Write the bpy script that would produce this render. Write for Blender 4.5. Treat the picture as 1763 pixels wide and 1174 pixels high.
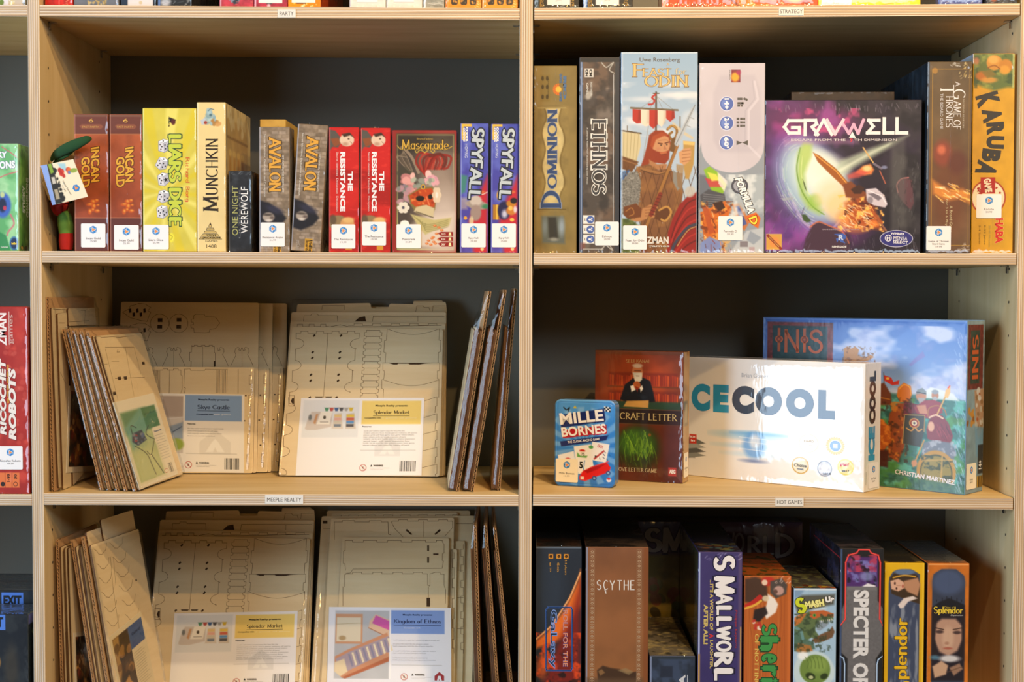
import bpy, math, random
import numpy as np

# ------------------------------------------------------------------ clear
for _o in list(bpy.data.objects):
    bpy.data.objects.remove(_o, do_unlink=True)
SC = bpy.context.scene
COL = SC.collection
R = math.radians

# ------------------------------------------------------------------ camera
IW, IH = 1763, 1174
FPX, PITCH, YAW, ROLL, DIST, ZC = 2409.6, 0.0338, -0.01769, -0.00208, 2.2, 1.35
_cy, _sy = math.cos(YAW), math.sin(YAW)
_cp, _sp = math.cos(PITCH), math.sin(PITCH)
_cr, _sr = math.cos(ROLL), math.sin(ROLL)
MY = np.array([[_cy, -_sy, 0], [_sy, _cy, 0], [0, 0, 1]])
MP = np.array([[1, 0, 0], [0, _cp, -_sp], [0, _sp, _cp]])
MR = np.array([[_cr, 0, -_sr], [0, 1, 0], [_sr, 0, _cr]])
M = MR @ MP @ MY
CAMP = np.array([0, -DIST, ZC])
cam = bpy.data.cameras.new('camera')
camo = bpy.data.objects.new('camera', cam)
COL.objects.link(camo)
cam.sensor_width = 36
cam.lens = FPX / IW * 36
cam.clip_start = 0.05
import mathutils
MT = M.T
rot = mathutils.Matrix(((MT[0][0], MT[0][2], -MT[0][1]), (MT[1][0], MT[1][2], -MT[1][1]), (MT[2][0], MT[2][2], -MT[2][1])))
camo.matrix_world = mathutils.Matrix.Translation(CAMP) @ rot.to_4x4()
SC.camera = camo
SC.view_settings.view_transform = 'Standard'
SC.view_settings.look = 'None'
SC.view_settings.gamma = 1
SC.view_settings.exposure = -0.47
SC.view_settings.use_curve_mapping = False


def ray(px, py):
    return MT @ np.array([(px - IW / 2) / FPX, 1.0, -(py - IH / 2) / FPX])


def at(px, py, Y=0.0):            # point of the plane y = Y seen at a pixel
    d = ray(px, py)
    return CAMP + d * ((Y - CAMP[1]) / d[1])


def proj(P):
    v = M @ (np.array(P, float) - CAMP)
    return IW / 2 + FPX * v[0] / v[1], IH / 2 - FPX * v[2] / v[1]


# ------------------------------------------------------------------ world and lights
wd = bpy.data.worlds.new('world')
SC.world = wd
wd.use_nodes = True
bg = wd.node_tree.nodes['Background']
bg.inputs[0].default_value = (1.0, 0.80, 0.52, 1)
bg.inputs[1].default_value = 0.035


def look(o, p, t):
    o.location = p
    o.rotation_euler = (mathutils.Vector(t) - mathutils.Vector(p)).to_track_quat('-Z', 'Y').to_euler()


def area(name, p, t, sx, sy, power, col):
    l = bpy.data.lights.new(name, 'AREA')
    l.shape = 'RECTANGLE'
    l.size, l.size_y, l.energy, l.color = sx, sy, power, col
    o = bpy.data.objects.new(name, l)
    COL.objects.link(o)
    look(o, p, t)
    return o


def spot(name, p, t, power, col, ang=70, rad=0.03, blend=0.6):
    l = bpy.data.lights.new(name, 'SPOT')
    l.energy, l.color, l.spot_size, l.spot_blend, l.shadow_soft_size = power, col, R(ang), blend, rad
    o = bpy.data.objects.new(name, l)
    COL.objects.link(o)
    look(o, p, t)
    return o


WARM = (1.0, 0.60, 0.22)
area('window_left', (-3.3, -1.75, ZC + .22), (0.3, 0.1, ZC - .05), 1.9, 2.1, 200, (0.58, 0.78, 1.0))
area('front_fill', (1.9, -4.1, ZC + 1.75), (0.0, 0.1, ZC), 2.2, .9, 90, (0.80, 0.90, 1.0))  # added fill from out of view, evens the light on the box fronts
spot('track_lamp_over', (0.5, -1.35, ZC + 1.55), (0.0, 0.15, ZC - .3), 130, (1.0, 0.74, 0.42), 74)
spot('track_lamp_near', (0.85, -1.9, ZC + 1.56), (0.0, 0.2, ZC - .25), 140, WARM, 66)
spot('track_lamp_far', (0.45, -2.88, ZC + 1.77), (-0.15, 0.2, ZC - .3), 180, WARM, 52)

# ------------------------------------------------------------------ materials


def newmat(name):
    m = bpy.data.materials.new(name)
    m.use_nodes = True
    nt = m.node_tree
    return m, nt, nt.nodes['Principled BSDF'], nt.nodes.new, nt.links.new


def noise(N, L, scale, detail=3, rough=.5, coord='Object', vec=None, stretch=None):
    tc = N('ShaderNodeTexCoord')
    n = N('ShaderNodeTexNoise')
    n.inputs['Scale'].default_value = scale
    n.inputs['Detail'].default_value = detail
    n.inputs['Roughness'].default_value = rough
    if stretch:
        mp = N('ShaderNodeMapping')
        mp.inputs['Scale'].default_value = stretch
        L(tc.outputs[coord], mp.inputs['Vector'])
        L(mp.outputs[0], n.inputs['Vector'])
    else:
        L(tc.outputs[coord], n.inputs['Vector'])
    return n


def mat_print(name, rough=.45, coat=0.0, wrinkle=0.0, spec=.4):
    m, nt, b, N, L = newmat(name)
    a = N('ShaderNodeVertexColor')
    a.layer_name = 'Col'
    L(a.outputs['Color'], b.inputs['Base Color'])
    b.inputs['Roughness'].default_value = rough
    b.inputs['Specular IOR Level'].default_value = spec
    if coat:
        b.inputs['Coat Weight'].default_value = coat
        b.inputs['Coat Roughness'].default_value = .07
        b.inputs['Coat IOR'].default_value = 1.5
        n = noise(N, L, 60, 2, .6, stretch=(1, 1, .45))
        n2 = noise(N, L, 9, 2, .5)
        ad = N('ShaderNodeMath'); ad.operation = 'MULTIPLY'
        L(n.outputs[0], ad.inputs[0]); L(a.outputs['Alpha'], ad.inputs[1])
        ad2 = N('ShaderNodeMath'); ad2.operation = 'MULTIPLY_ADD'
        L(n2.outputs[0], ad2.inputs[0]); ad2.inputs[1].default_value = .25; L(ad.outputs[0], ad2.inputs[2])
        bp = N('ShaderNodeBump')
        bp.inputs['Strength'].default_value = wrinkle
        bp.inputs['Distance'].default_value = .006
        L(ad2.outputs[0], bp.inputs['Height'])
        L(bp.outputs[0], b.inputs['Coat Normal'])
    return m


M_WRAP = mat_print('printed_card_in_film', .5, 1.0, .55)
M_SOFT = mat_print('printed_card_in_dull_film', .5, .35, .5)
M_SOFT.node_tree.nodes['Principled BSDF'].inputs['Coat Roughness'].default_value = .2
M_CARD = mat_print('printed_card', .55, .0)
M_SATIN = mat_print('satin_print', .3, .5, .05)
M_PAPER = mat_print('paper', .7, 0)


def mat_wood(name, c0, c1, c2, stretch, rough=.55):
    m, nt, b, N, L = newmat(name)
    n = noise(N, L, 6, 5, .6, stretch=stretch)
    r = N('ShaderNodeValToRGB')
    e = r.color_ramp.elements
    e[0].position, e[0].color = .3, (*c0, 1)
    e[1].position, e[1].color = .72, (*c2, 1)
    k = e.new(.5)
    k.color = (*c1, 1)
    L(n.outputs[0], r.inputs[0])
    L(r.outputs[0], b.inputs['Base Color'])
    b.inputs['Roughness'].default_value = rough
    b.inputs['Specular IOR Level'].default_value = .3
    return m


M_BIRCHX = mat_wood('birch_board', (.56, .39, .17), (.64, .46, .22), (.70, .53, .28), (.5, 6, 6))
M_BIRCHZ = mat_wood('birch_panel', (.58, .42, .20), (.64, .48, .25), (.70, .54, .31), (4, 5, .5))


def mat_ply_edge(name, axis):
    m, nt, b, N, L = newmat(name)
    tc = N('ShaderNodeTexCoord')
    s = N('ShaderNodeSeparateXYZ')
    L(tc.outputs['Generated'], s.inputs[0])
    n = noise(N, L, 5, 3, .6, stretch=(1, 1, 30) if axis == 'Z' else (30, 1, 1))
    ma = N('ShaderNodeMath'); ma.operation = 'MULTIPLY_ADD'
    L(n.outputs[0], ma.inputs[0]); ma.inputs[1].default_value = .05; L(s.outputs[axis], ma.inputs[2])
    r = N('ShaderNodeValToRGB')
    e = r.color_ramp.elements
    lt, md, dk, vd = (.74, .61, .45, 1), (.50, .36, .22, 1), (.20, .11, .05, 1), (.90, .83, .72, 1)
    e[0].position, e[0].color = 0, lt
    e[1].position, e[1].color = 1, lt
    seq = [(.06, lt), (.09, dk), (.13, md), (.22, md), (.25, vd), (.29, dk), (.32, md), (.38, md), (.41, vd), (.44, dk), (.48, md),
           (.57, md), (.60, vd), (.64, dk), (.67, md), (.76, md), (.79, vd), (.82, dk), (.85, md), (.92, md), (.95, lt)]
    for p, c in seq:
        k = e.new(p)
        k.color = c
    L(ma.outputs[0], r.inputs[0])
    n2 = noise(N, L, 7, 4, .6, stretch=(1, 3, 14) if axis == 'Z' else (14, 3, 1))
    mx = N('ShaderNodeMix'); mx.data_type = 'RGBA'; mx.blend_type = 'OVERLAY'
    mx.inputs[0].default_value = .35
    L(r.outputs[0], mx.inputs[6]); L(n2.outputs[0], mx.inputs[7])
    L(mx.outputs[2], b.inputs['Base Color'])
    b.inputs['Roughness'].default_value = .6
    return m


M_EDGEZ = mat_ply_edge('plywood_edge_shelf', 'Z')
M_EDGEX = mat_ply_edge('plywood_edge_upright', 'X')


def mat_plain(name, c, rough=.5, metal=0.0, nz=None, amp=.1, spec=.5):
    m, nt, b, N, L = newmat(name)
    n = noise(N, L, nz or 20, 3)
    mx = N('ShaderNodeMix'); mx.data_type = 'RGBA'
    mx.inputs[6].default_value = (*[v * (1 - amp) for v in c], 1)
    mx.inputs[7].default_value = (*[min(1, v * (1 + amp)) for v in c], 1)
    L(n.outputs[0], mx.inputs[0])
    L(mx.outputs[2], b.inputs['Base Color'])
    b.inputs['Roughness'].default_value = rough
    b.inputs['Metallic'].default_value = metal
    b.inputs['Specular IOR Level'].default_value = spec
    return m


M_WALL = mat_plain('dark_slate_paint', (.15, .146, .120), .6, 0, 3, .12)
M_METAL = mat_plain('nickel', (.6, .6, .6), .3, 1)
M_HOLE = mat_plain('hole_dark', (.03, .02, .015), .9)
M_FLOOR = mat_plain('grey_floor', (.16, .13, .10), .6)
M_SHEET = None


def mat_film(name, bump=.5):
    m, nt, b, N, L = newmat(name)
    nt.nodes.remove(b)
    out = [n for n in nt.nodes if n.type == 'OUTPUT_MATERIAL'][0]
    t = N('ShaderNodeBsdfTransparent')
    t.inputs[0].default_value = (.97, .97, .96, 1)
    g = N('ShaderNodeBsdfGlossy')
    g.inputs['Roughness'].default_value = .06
    f = N('ShaderNodeLayerWeight'); f.inputs[0].default_value = .5
    pw = N('ShaderNodeMath'); pw.operation = 'POWER'; pw.inputs[1].default_value = 3.5
    ml = N('ShaderNodeMath'); ml.operation = 'MULTIPLY_ADD'; ml.inputs[1].default_value = .42; ml.inputs[2].default_value = .03
    n = noise(N, L, 22, 3, .6)
    bp = N('ShaderNodeBump')
    bp.inputs['Strength'].default_value = bump
    bp.inputs['Distance'].default_value = .006
    L(n.outputs[0], bp.inputs['Height'])
    L(bp.outputs[0], g.inputs['Normal'])
    L(f.outputs['Facing'], pw.inputs[0]); L(pw.outputs[0], ml.inputs[0])
    mx = N('ShaderNodeMixShader')
    L(ml.outputs[0], mx.inputs[0]); L(t.outputs[0], mx.inputs[1]); L(g.outputs[0], mx.inputs[2])
    L(mx.outputs[0], out.inputs[0])
    return m


M_FILM = mat_film('clear_plastic_bag', .22)
M_FILMW = mat_film('clear_wrap_fin', 1.0)


def mat_sheet():
    m, nt, b, N, L = newmat('laser_cut_plywood')
    a = N('ShaderNodeVertexColor'); a.layer_name = 'Col'
    n = noise(N, L, 10, 4, .6, stretch=(.6, 6, 6))
    mx = N('ShaderNodeMix'); mx.data_type = 'RGBA'; mx.blend_type = 'SOFT_LIGHT'
    mx.inputs[0].default_value = .35
    L(a.outputs['Color'], mx.inputs[6]); L(n.outputs[0], mx.inputs[7])
    L(mx.outputs[2], b.inputs['Base Color'])
    b.inputs['Roughness'].default_value = .5
    b.inputs['Specular IOR Level'].default_value = .25
    return m


M_SHEET = mat_sheet()

# ------------------------------------------------------------------ colour helpers


def rgb(h):
    if not isinstance(h, str):
        return np.array(h[:3], float)
    h = h.lstrip('#')
    if len(h) == 3:
        h = ''.join(c * 2 for c in h)
    return np.array([int(h[i:i + 2], 16) / 255 for i in (0, 2, 4)])


def lin(c):
    c = np.clip(c, 0, 1)
    return np.where(c <= .04045, c / 12.92, ((c + .055) / 1.055) ** 2.4)


def vnoise(X, Y, scale, seed, octaves=3):
    rs = np.random.RandomState(seed)
    out = np.zeros_like(X)
    amp, tot = 1.0, 0.0
    for o in range(octaves):
        g = rs.rand(64, 64)
        x, y = X / scale + 7.3 * o, Y / scale + 3.1 * o
        xi, yi = np.floor(x).astype(int), np.floor(y).astype(int)
        fx, fy = x - xi, y - yi
        fx, fy = fx * fx * (3 - 2 * fx), fy * fy * (3 - 2 * fy)
        a = g[yi % 64, xi % 64]; b = g[yi % 64, (xi + 1) % 64]
        c = g[(yi + 1) % 64, xi % 64]; d = g[(yi + 1) % 64, (xi + 1) % 64]
        out += amp * ((a * (1 - fx) + b * fx) * (1 - fy) + (c * (1 - fx) + d * fx) * fy)
        tot += amp
        amp *= .5
        scale /= 2
    return out / tot


# ------------------------------------------------------------------ mesh accumulator
class Acc:
    def __init__(s):
        s.v, s.c, s.f, s.m, s.n = [], [], [], [], 0

    def add(s, V, F, Cc, mi=0):
        V = np.asarray(V, float)
        k = len(V)
        Cc = np.asarray(Cc, float)
        if Cc.ndim == 1:
            Cc = np.tile(Cc, (k, 1))
        if Cc.shape[1] == 3:
            Cc = np.hstack([Cc, np.zeros((k, 1))])
        s.v.append(V); s.c.append(Cc)
        for f in F:
            s.f.append([i + s.n for i in f])
            s.m.append(mi)
        s.n += k

    def addq(s, V, Q, Cc, mi=0):      # numpy quads
        V = np.asarray(V, float)
        s.v.append(V)
        s.c.append(Cc if Cc.shape[1] == 4 else np.hstack([Cc, np.zeros((len(V), 1))]))
        s.f.append(('Q', Q + s.n, mi))
        s.n += len(V)

    def build(s, name, mats, parent=None, smooth=False):
        V = np.vstack(s.v); Cc = np.vstack(s.c)
        loops, starts, mids, pos = [], [], [], 0
        mi_i = 0
        for f in s.f:
            if isinstance(f, tuple):
                Q = f[1]
                loops.append(Q.reshape(-1))
                starts.append(pos + 4 * np.arange(len(Q)))
                mids.append(np.full(len(Q), f[2]))
                pos += 4 * len(Q)
            else:
                loops.append(np.array(f)); starts.append(np.array([pos])); mids.append(np.array([s.m[mi_i]])); pos += len(f)
                mi_i += 1
        me = bpy.data.meshes.new(name)
        L = np.concatenate(loops).astype(np.int32)
        S = np.concatenate(starts).astype(np.int32)
        me.vertices.add(len(V)); me.vertices.foreach_set('co', V.astype(np.float32).reshape(-1))
        me.loops.add(len(L)); me.loops.foreach_set('vertex_index', L)
        me.polygons.add(len(S)); me.polygons.foreach_set('loop_start', S)
        me.polygons.foreach_set('material_index', np.concatenate(mids).astype(np.int32))
        me.update(calc_edges=True)
        at_ = me.color_attributes.new('Col', 'FLOAT_COLOR', 'POINT')
        C4 = Cc.copy(); C4[:, :3] = lin(C4[:, :3])
        at_.data.foreach_set('color', C4.astype(np.float32).reshape(-1))
        for m in (mats if isinstance(mats, (list, tuple)) else [mats]):
            me.materials.append(m)
        me.polygons.foreach_set('use_smooth', np.full(len(S), bool(smooth)))
        me.validate()
        o = bpy.data.objects.new(name, me)
        COL.objects.link(o)
        if parent:
            o.parent = parent
        return o


def empty(name, loc, label, cat, group=None, rz=0):
    o = bpy.data.objects.new(name, None)
    COL.objects.link(o)
    o.empty_display_size = .02
    o.location = loc
    o.rotation_euler.z = rz
    o['label'], o['category'] = label, cat
    if group:
        o['group'] = group
    return o


def boxV(x0, y0, z0, x1, y1, z1):
    V = [(x, y, z) for x in (x0, x1) for y in (y0, y1) for z in (z0, z1)]
    F = [(0, 1, 3, 2), (4, 6, 7, 5), (0, 4, 5, 1), (2, 3, 7, 6), (0, 2, 6, 4), (1, 5, 7, 3)]
    return V, F


# ------------------------------------------------------------------ lettering
_tc = {}


def sans(s, off=0.0, shear=0.0):
    k = (s, off, shear)
    if k in _tc:
        return _tc[k]
    cu = bpy.data.curves.new('t', 'FONT')
    cu.body = s
    cu.offset = off
    cu.shear = shear
    cu.resolution_u = 6 if len(s) < 3 else 3
    ob = bpy.data.objects.new('t', cu)
    me = bpy.data.meshes.new_from_object(ob)
    V = np.array([v.co[:2] for v in me.vertices]) if len(me.vertices) else np.zeros((0, 2))
    F = [tuple(p.vertices) for p in me.polygons]
    bpy.data.objects.remove(ob)
    bpy.data.curves.remove(cu)
    bpy.data.meshes.remove(me)
    _tc[k] = (V, F)
    return _tc[k]


GL = {
 'A': (.8, "l .02 0 .4 1;l .4 1 .78 0;l .16 .33 .64 .33"), 'B': (.66, "l .12 0 .12 1;a .12 .76 .4 .24 90 -90;a .12 .27 .48 .27 90 -90"),
 'C': (.78, "a .44 .5 .4 .5 50 310"), 'D': (.8, "l .12 0 .12 1;a .12 .5 .6 .5 90 -90"), 'E': (.64, "l .12 0 .12 1;l .12 1 .58 1;l .12 .52 .5 .52;l .12 0 .6 0"),
 'F': (.6, "l .12 0 .12 1;l .12 1 .58 1;l .12 .52 .5 .52"), 'G': (.84, "a .44 .5 .4 .5 50 330;l .78 .42 .78 .1;l .52 .42 .8 .42"),
 'H': (.8, "l .12 0 .12 1;l .68 0 .68 1;l .12 .5 .68 .5"), 'I': (.26, "l .13 0 .13 1"), 'J': (.45, "l .34 1 .34 .2;a .16 .2 .18 .22 0 -140"),
 'K': (.76, "l .12 0 .12 1;l .66 1 .14 .45;l .3 .6 .72 0"), 'L': (.62, "l .12 0 .12 1;l .12 0 .58 0"),
 'M': (.98, "l .12 0 .16 1;l .16 1 .49 .1;l .49 .1 .82 1;l .82 1 .86 0"), 'N': (.84, "l .12 0 .12 1;l .12 1 .7 0;l .7 0 .7 1"),
 'O': (.86, "a .43 .5 .39 .5 0 360"), 'P': (.64, "l .12 0 .12 1;a .12 .73 .44 .27 90 -90"), 'Q': (.86, "a .43 .5 .39 .5 0 360;l .5 .2 .85 -.1"),
 'R': (.72, "l .12 0 .12 1;a .12 .74 .42 .26 90 -90;l .3 .48 .7 0"), 'S': (.6, "a .3 .75 .24 .25 35 270;a .3 .25 .26 .25 90 -145"),
 'T': (.7, "l .35 0 .35 1;l .02 1 .68 1"), 'U': (.78, "l .12 1 .12 .32;a .39 .32 .27 .32 180 360;l .66 .32 .66 1"), 'V': (.78, "l .02 1 .4 0;l .4 0 .76 1"),
 'W': (1.1, "l .02 1 .28 0;l .28 0 .55 .9;l .55 .9 .82 0;l .82 0 1.08 1"), 'X': (.76, "l .04 1 .72 0;l .72 1 .04 0"), 'Y': (.74, "l .02 1 .37 .48;l .72 1 .37 .48;l .37 .48 .37 0"),
 'Z': (.68, "l .06 1 .62 1;l .62 1 .06 0;l .06 0 .64 0"), "'": (.2, "l .1 1 .1 .8"), '.': (.24, "l .12 0 .12 .08"), ':': (.24, "l .12 0 .12 .08;l .12 .4 .12 .48"), '!': (.24, "l .12 0 .12 .06;l .12 .3 .12 1"),
 'a': (.5, "a .24 .3 .2 .3 0 360;l .44 .6 .44 0"), 'b': (.54, "l .1 0 .1 1;a .3 .3 .2 .3 0 360"), 'c': (.46, "a .26 .3 .2 .3 50 310"), 'd': (.54, "l .44 0 .44 1;a .24 .3 .2 .3 0 360"),
 'e': (.5, "a .26 .3 .21 .3 0 310;l .06 .32 .46 .32"), 'f': (.34, "l .14 0 .14 .8;a .28 .8 .14 .18 180 50;l 0 .58 .3 .58"), 'g': (.52, "a .24 .32 .2 .28 0 360;l .44 .6 .44 -.1;a .24 -.1 .2 .2 0 -150"),
 'h': (.54, "l .1 0 .1 1;a .27 .38 .17 .22 180 0;l .44 .38 .44 0"), 'i': (.22, "l .11 0 .11 .6;l .11 .78 .11 .86"), 'j': (.24, "l .14 .6 .14 -.1"), 'k': (.52, "l .1 0 .1 1;l .44 .6 .12 .26;l .22 .36 .48 0"), 'l': (.22, "l .11 0 .11 1"),
 'm': (.82, "l .1 0 .1 .6;a .25 .38 .15 .22 180 0;l .4 .38 .4 0;a .56 .38 .16 .22 180 0;l .72 .38 .72 0"), 'n': (.54, "l .1 0 .1 .6;a .27 .38 .17 .22 180 0;l .44 .38 .44 0"), 'o': (.52, "a .26 .3 .21 .3 0 360"),
 'p': (.54, "l .1 -.28 .1 .6;a .3 .3 .2 .3 0 360"), 'q': (.54, "l .44 -.28 .44 .6;a .24 .3 .2 .3 0 360"), 'r': (.4, "l .1 0 .1 .6;a .28 .36 .17 .23 180 50"), 's': (.42, "a .22 .45 .15 .15 35 270;a .22 .15 .17 .15 90 -145"),
 't': (.36, "l .16 .1 .16 .85;a .27 .12 .11 .12 180 320;l .02 .58 .32 .58"), 'u': (.54, "l .1 .6 .1 .22;a .27 .22 .17 .22 180 360;l .44 .6 .44 0"), 'v': (.5, "l .02 .6 .25 0;l .25 0 .48 .6"), 'w': (.74, "l .02 .6 .2 0;l .2 0 .37 .55;l .37 .55 .54 0;l .54 0 .72 .6"),
 'x': (.5, "l .04 .6 .46 0;l .46 .6 .04 0"), 'y': (.5, "l .02 .6 .26 0;l .48 .6 .18 -.26"), 'z': (.46, "l .05 .6 .42 .6;l .42 .6 .05 0;l .05 0 .42 0"), ' ': (.35, ""), '-': (.4, "l .06 .4 .34 .4"),
}


def serif(s, wt=.15, con=.4, ser=.16, ol=0.0):
    V, F = [], []
    x = 0

    def quad(p):
        i = len(V)
        V.extend(p); F.append(tuple(range(i, i + len(p))))
    for ch in s:
        w, d = GL.get(ch, GL.get(ch.upper(), (.4, "")))
        for st in [q for q in d.split(';') if q]:
            t = st.split()
            a = [float(q) for q in t[1:]]
            if t[0] == 'l':
                P = np.array([[a[0], a[1]], [a[2], a[3]]])
            else:
                k = 14
                th = np.radians(np.linspace(a[4], a[5], k))
                P = np.stack([a[0] + a[2] * np.cos(th), a[1] + a[3] * np.sin(th)], 1)
            D = np.gradient(P, axis=0)
            ln = np.hypot(D[:, 0], D[:, 1]) + 1e-9
            D = D / ln[:, None]
            wd_ = wt * (con + (1 - con) * np.abs(D[:, 1]) ** 1.3) + 2 * ol
            Nn = np.stack([-D[:, 1], D[:, 0]], 1) * (wd_ / 2)[:, None]
            P = P.copy()
            P[0] -= D[0] * (ol + (wt * .1)); P[-1] += D[-1] * (ol + wt * .1)
            A, B = P + Nn, P - Nn
            for i in range(len(P) - 1):
                quad([A[i] + (x, 0), B[i] + (x, 0), B[i + 1] + (x, 0), A[i + 1] + (x, 0)])
            if ser and t[0] == 'l' and abs(D[0][1]) > .55:
                for q in (P[0], P[-1]):
                    if abs(q[1]) < .1 or q[1] > .52:
                        h = wt * con * .5 + ol
                        wv = ser + ol
                        quad([q + (x - wv, -h), q + (x + wv, -h), q + (x + wv, h), q + (x - wv, h)])
        x += w + .06
    return np.array(V) if V else np.zeros((0, 2)), F


# ------------------------------------------------------------------ painted face
class Face:
    """A printed face: a colour grid plus lettering, drawn in its own pixel frame (x right, y down)."""

    def __init__(s, x0, y0, x1, y1, base='#888', ss=1.0):
        s.x0, s.y0, s.x1, s.y1 = float(x0), float(y0), float(x1), float(y1)
        nx = max(2, int(round((x1 - x0) * ss)) + 1)
        ny = max(2, int(round((y1 - y0) * ss)) + 1)
        s.X, s.Y = np.meshgrid(np.linspace(x0, x1, nx), np.linspace(y0, y1, ny))
        s.A = np.tile(rgb(base), (ny, nx, 1))
        s.ops = []
        s.lay = 1
        s.warp = None

    def _mix(s, m, c, sl=None):
        c = rgb(c)
        if sl is None:
            s.A += (c - s.A) * m[..., None]
        else:
            s.A[sl] += (c - s.A[sl]) * m[..., None]

    def _win(s, xa, ya, xb, yb):
        gx = (s.X[0] >= xa) & (s.X[0] <= xb)
        gy = (s.Y[:, 0] >= ya) & (s.Y[:, 0] <= yb)
        ix, iy = np.nonzero(gx)[0], np.nonzero(gy)[0]
        if len(ix) == 0 or len(iy) == 0:
            return None
        return (slice(iy[0], iy[-1] + 1), slice(ix[0], ix[-1] + 1))

    def grad(s, c0, c1, a=0, b=1, horiz=False, alpha=1):
        if horiz:
            t = ((s.X - s.x0) / (s.x1 - s.x0) - a) / (b - a)
        else:
            t = ((s.Y - s.y0) / (s.y1 - s.y0) - a) / (b - a)
        t = np.clip(t, 0, 1)[..., None]
        s.A += ((rgb(c0) * (1 - t) + rgb(c1) * t) - s.A) * alpha
        return s

    def ell(s, cx, cy, rx, ry, c, a=1, soft=1.0, rot=0):
        m = max(rx, ry) + soft * 2 + 1
        sl = s._win(cx - m, cy - m, cx + m, cy + m)
        if sl is None:
            return s
        x, y = s.X[sl] - cx, s.Y[sl] - cy
        if rot:
            k, q = math.cos(R(rot)), math.sin(R(rot))
            x, y = x * k + y * q, -x * q + y * k
        d = (np.hypot(x / rx, y / ry) - 1) * min(rx, ry)
        s._mix(np.clip(.5 - d / max(soft, .6), 0, 1) * a, c, sl)
        return s

    def poly(s, pts, c, a=1, soft=.9):
        P = np.array(pts, float).reshape(-1, 2)
        m = soft + 1
        sl = s._win(P[:, 0].min() - m, P[:, 1].min() - m, P[:, 0].max() + m, P[:, 1].max() + m)
        if sl is None:
            return s
        x, y = s.X[sl], s.Y[sl]
        ins = np.zeros(x.shape, bool)
        dm = np.full(x.shape, 1e9)
        n = len(P)
        for i in range(n):
            ax, ay = P[i]; bx, by = P[(i + 1) % n]
            if ay != by:
                cr = ((ay > y) != (by > y)) & (x < (bx - ax) * (y - ay) / (by - ay) + ax)
                ins ^= cr
            L2 = (bx - ax) ** 2 + (by - ay) ** 2 + 1e-9
            t = np.clip(((x - ax) * (bx - ax) + (y - ay) * (by - ay)) / L2, 0, 1)
            dm = np.minimum(dm, np.hypot(x - ax - t * (bx - ax), y - ay - t * (by - ay)))
        d = np.where(ins, -dm, dm)
        s._mix(np.clip(.5 - d / max(soft, .6), 0, 1) * a, c, sl)
        return s

    def rect(s, xa, ya, xb, yb, c, a=1, soft=.8):
        return s.poly([(xa, ya), (xb, ya), (xb, yb), (xa, yb)], c, a, soft)

    def line(s, pts, w, c, a=1, soft=.9):
        P = np.array(pts, float).reshape(-1, 2)
        m = w + soft + 1
        sl = s._win(P[:, 0].min() - m, P[:, 1].min() - m, P[:, 0].max() + m, P[:, 1].max() + m)
        if sl is None:
            return s
        x, y = s.X[sl], s.Y[sl]
        dm = np.full(x.shape, 1e9)
        for i in range(len(P) - 1):
            ax, ay = P[i]; bx, by = P[i + 1]
            L2 = (bx - ax) ** 2 + (by - ay) ** 2 + 1e-9
            t = np.clip(((x - ax) * (bx - ax) + (y - ay) * (by - ay)) / L2, 0, 1)
            dm = np.minimum(dm, np.hypot(x - ax - t * (bx - ax), y - ay - t * (by - ay)))
        s._mix(np.clip(.5 - (dm - w / 2) / max(soft, .6), 0, 1) * a, c, sl)
        return s

    def mott(s, scale, amp, seed=1, box=None):          # printed mottling
        sl = s._win(*box) if box else (slice(None), slice(None))
        n = vnoise(s.X[sl], s.Y[sl], scale, seed) - .5
        s.A[sl] = np.clip(s.A[sl] * (1 + amp * 2 * n[..., None]), 0, 1)
        return s

    def cloud(s, c, scale, lo=.5, hi=.7, a=1, seed=1, box=None, sx=1.0, sy=1.0):
        sl = s._win(*box) if box else (slice(None), slice(None))
        n = vnoise(s.X[sl] * sx, s.Y[sl] * sy, scale, seed)
        s._mix(np.clip((n - lo) / (hi - lo), 0, 1) * a, c, sl)
        return s

    def blobs(s, box, n, r, cols, a=.8, seed=1, asp=1.6, soft=1.5):
        rs = random.Random(seed)
        for i in range(n):
            q = rs.uniform(*r)
            s.ell(rs.uniform(box[0], box[2]), rs.uniform(box[1], box[3]), q * rs.uniform(1, asp), q, rs.choice(cols), a, soft, rs.uniform(0, 180))
        return s

    def strk(s, box, n, ln, w, cols, ang, a=.7, seed=1, da=20):
        rs = random.Random(seed)
        for i in range(n):
            x, y = rs.uniform(box[0], box[2]), rs.uniform(box[1], box[3])
            t = R(ang + rs.uniform(-da, da)); l = rs.uniform(*ln)
            s.line([(x, y), (x + l * math.cos(t), y + l * math.sin(t))], w * rs.uniform(.6, 1.3), rs.choice(cols), a)
        return s

    def curve(s, pts, w, c, a=1, n=8):
        P = np.array(pts, float).reshape(-1, 2)
        Q = []
        for i in range(len(P) - 1):
            p0 = P[max(i - 1, 0)]; p1 = P[i]; p2 = P[i + 1]; p3 = P[min(i + 2, len(P) - 1)]
            for k in range(n):
                t = k / n
                Q.append(.5 * ((2 * p1) + (-p0 + p2) * t + (2 * p0 - 5 * p1 + 4 * p2 - p3) * t * t + (-p0 + 3 * p1 - 3 * p2 + p3) * t ** 3))
        Q.append(P[-1])
        return s.line(Q, w, c, a)

    # vector layers -------------------------------------------------
    def vec(s, V, F, c, lay=None):
        s.ops.append((V, F, rgb(c), lay if lay is not None else s.lay))

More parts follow.
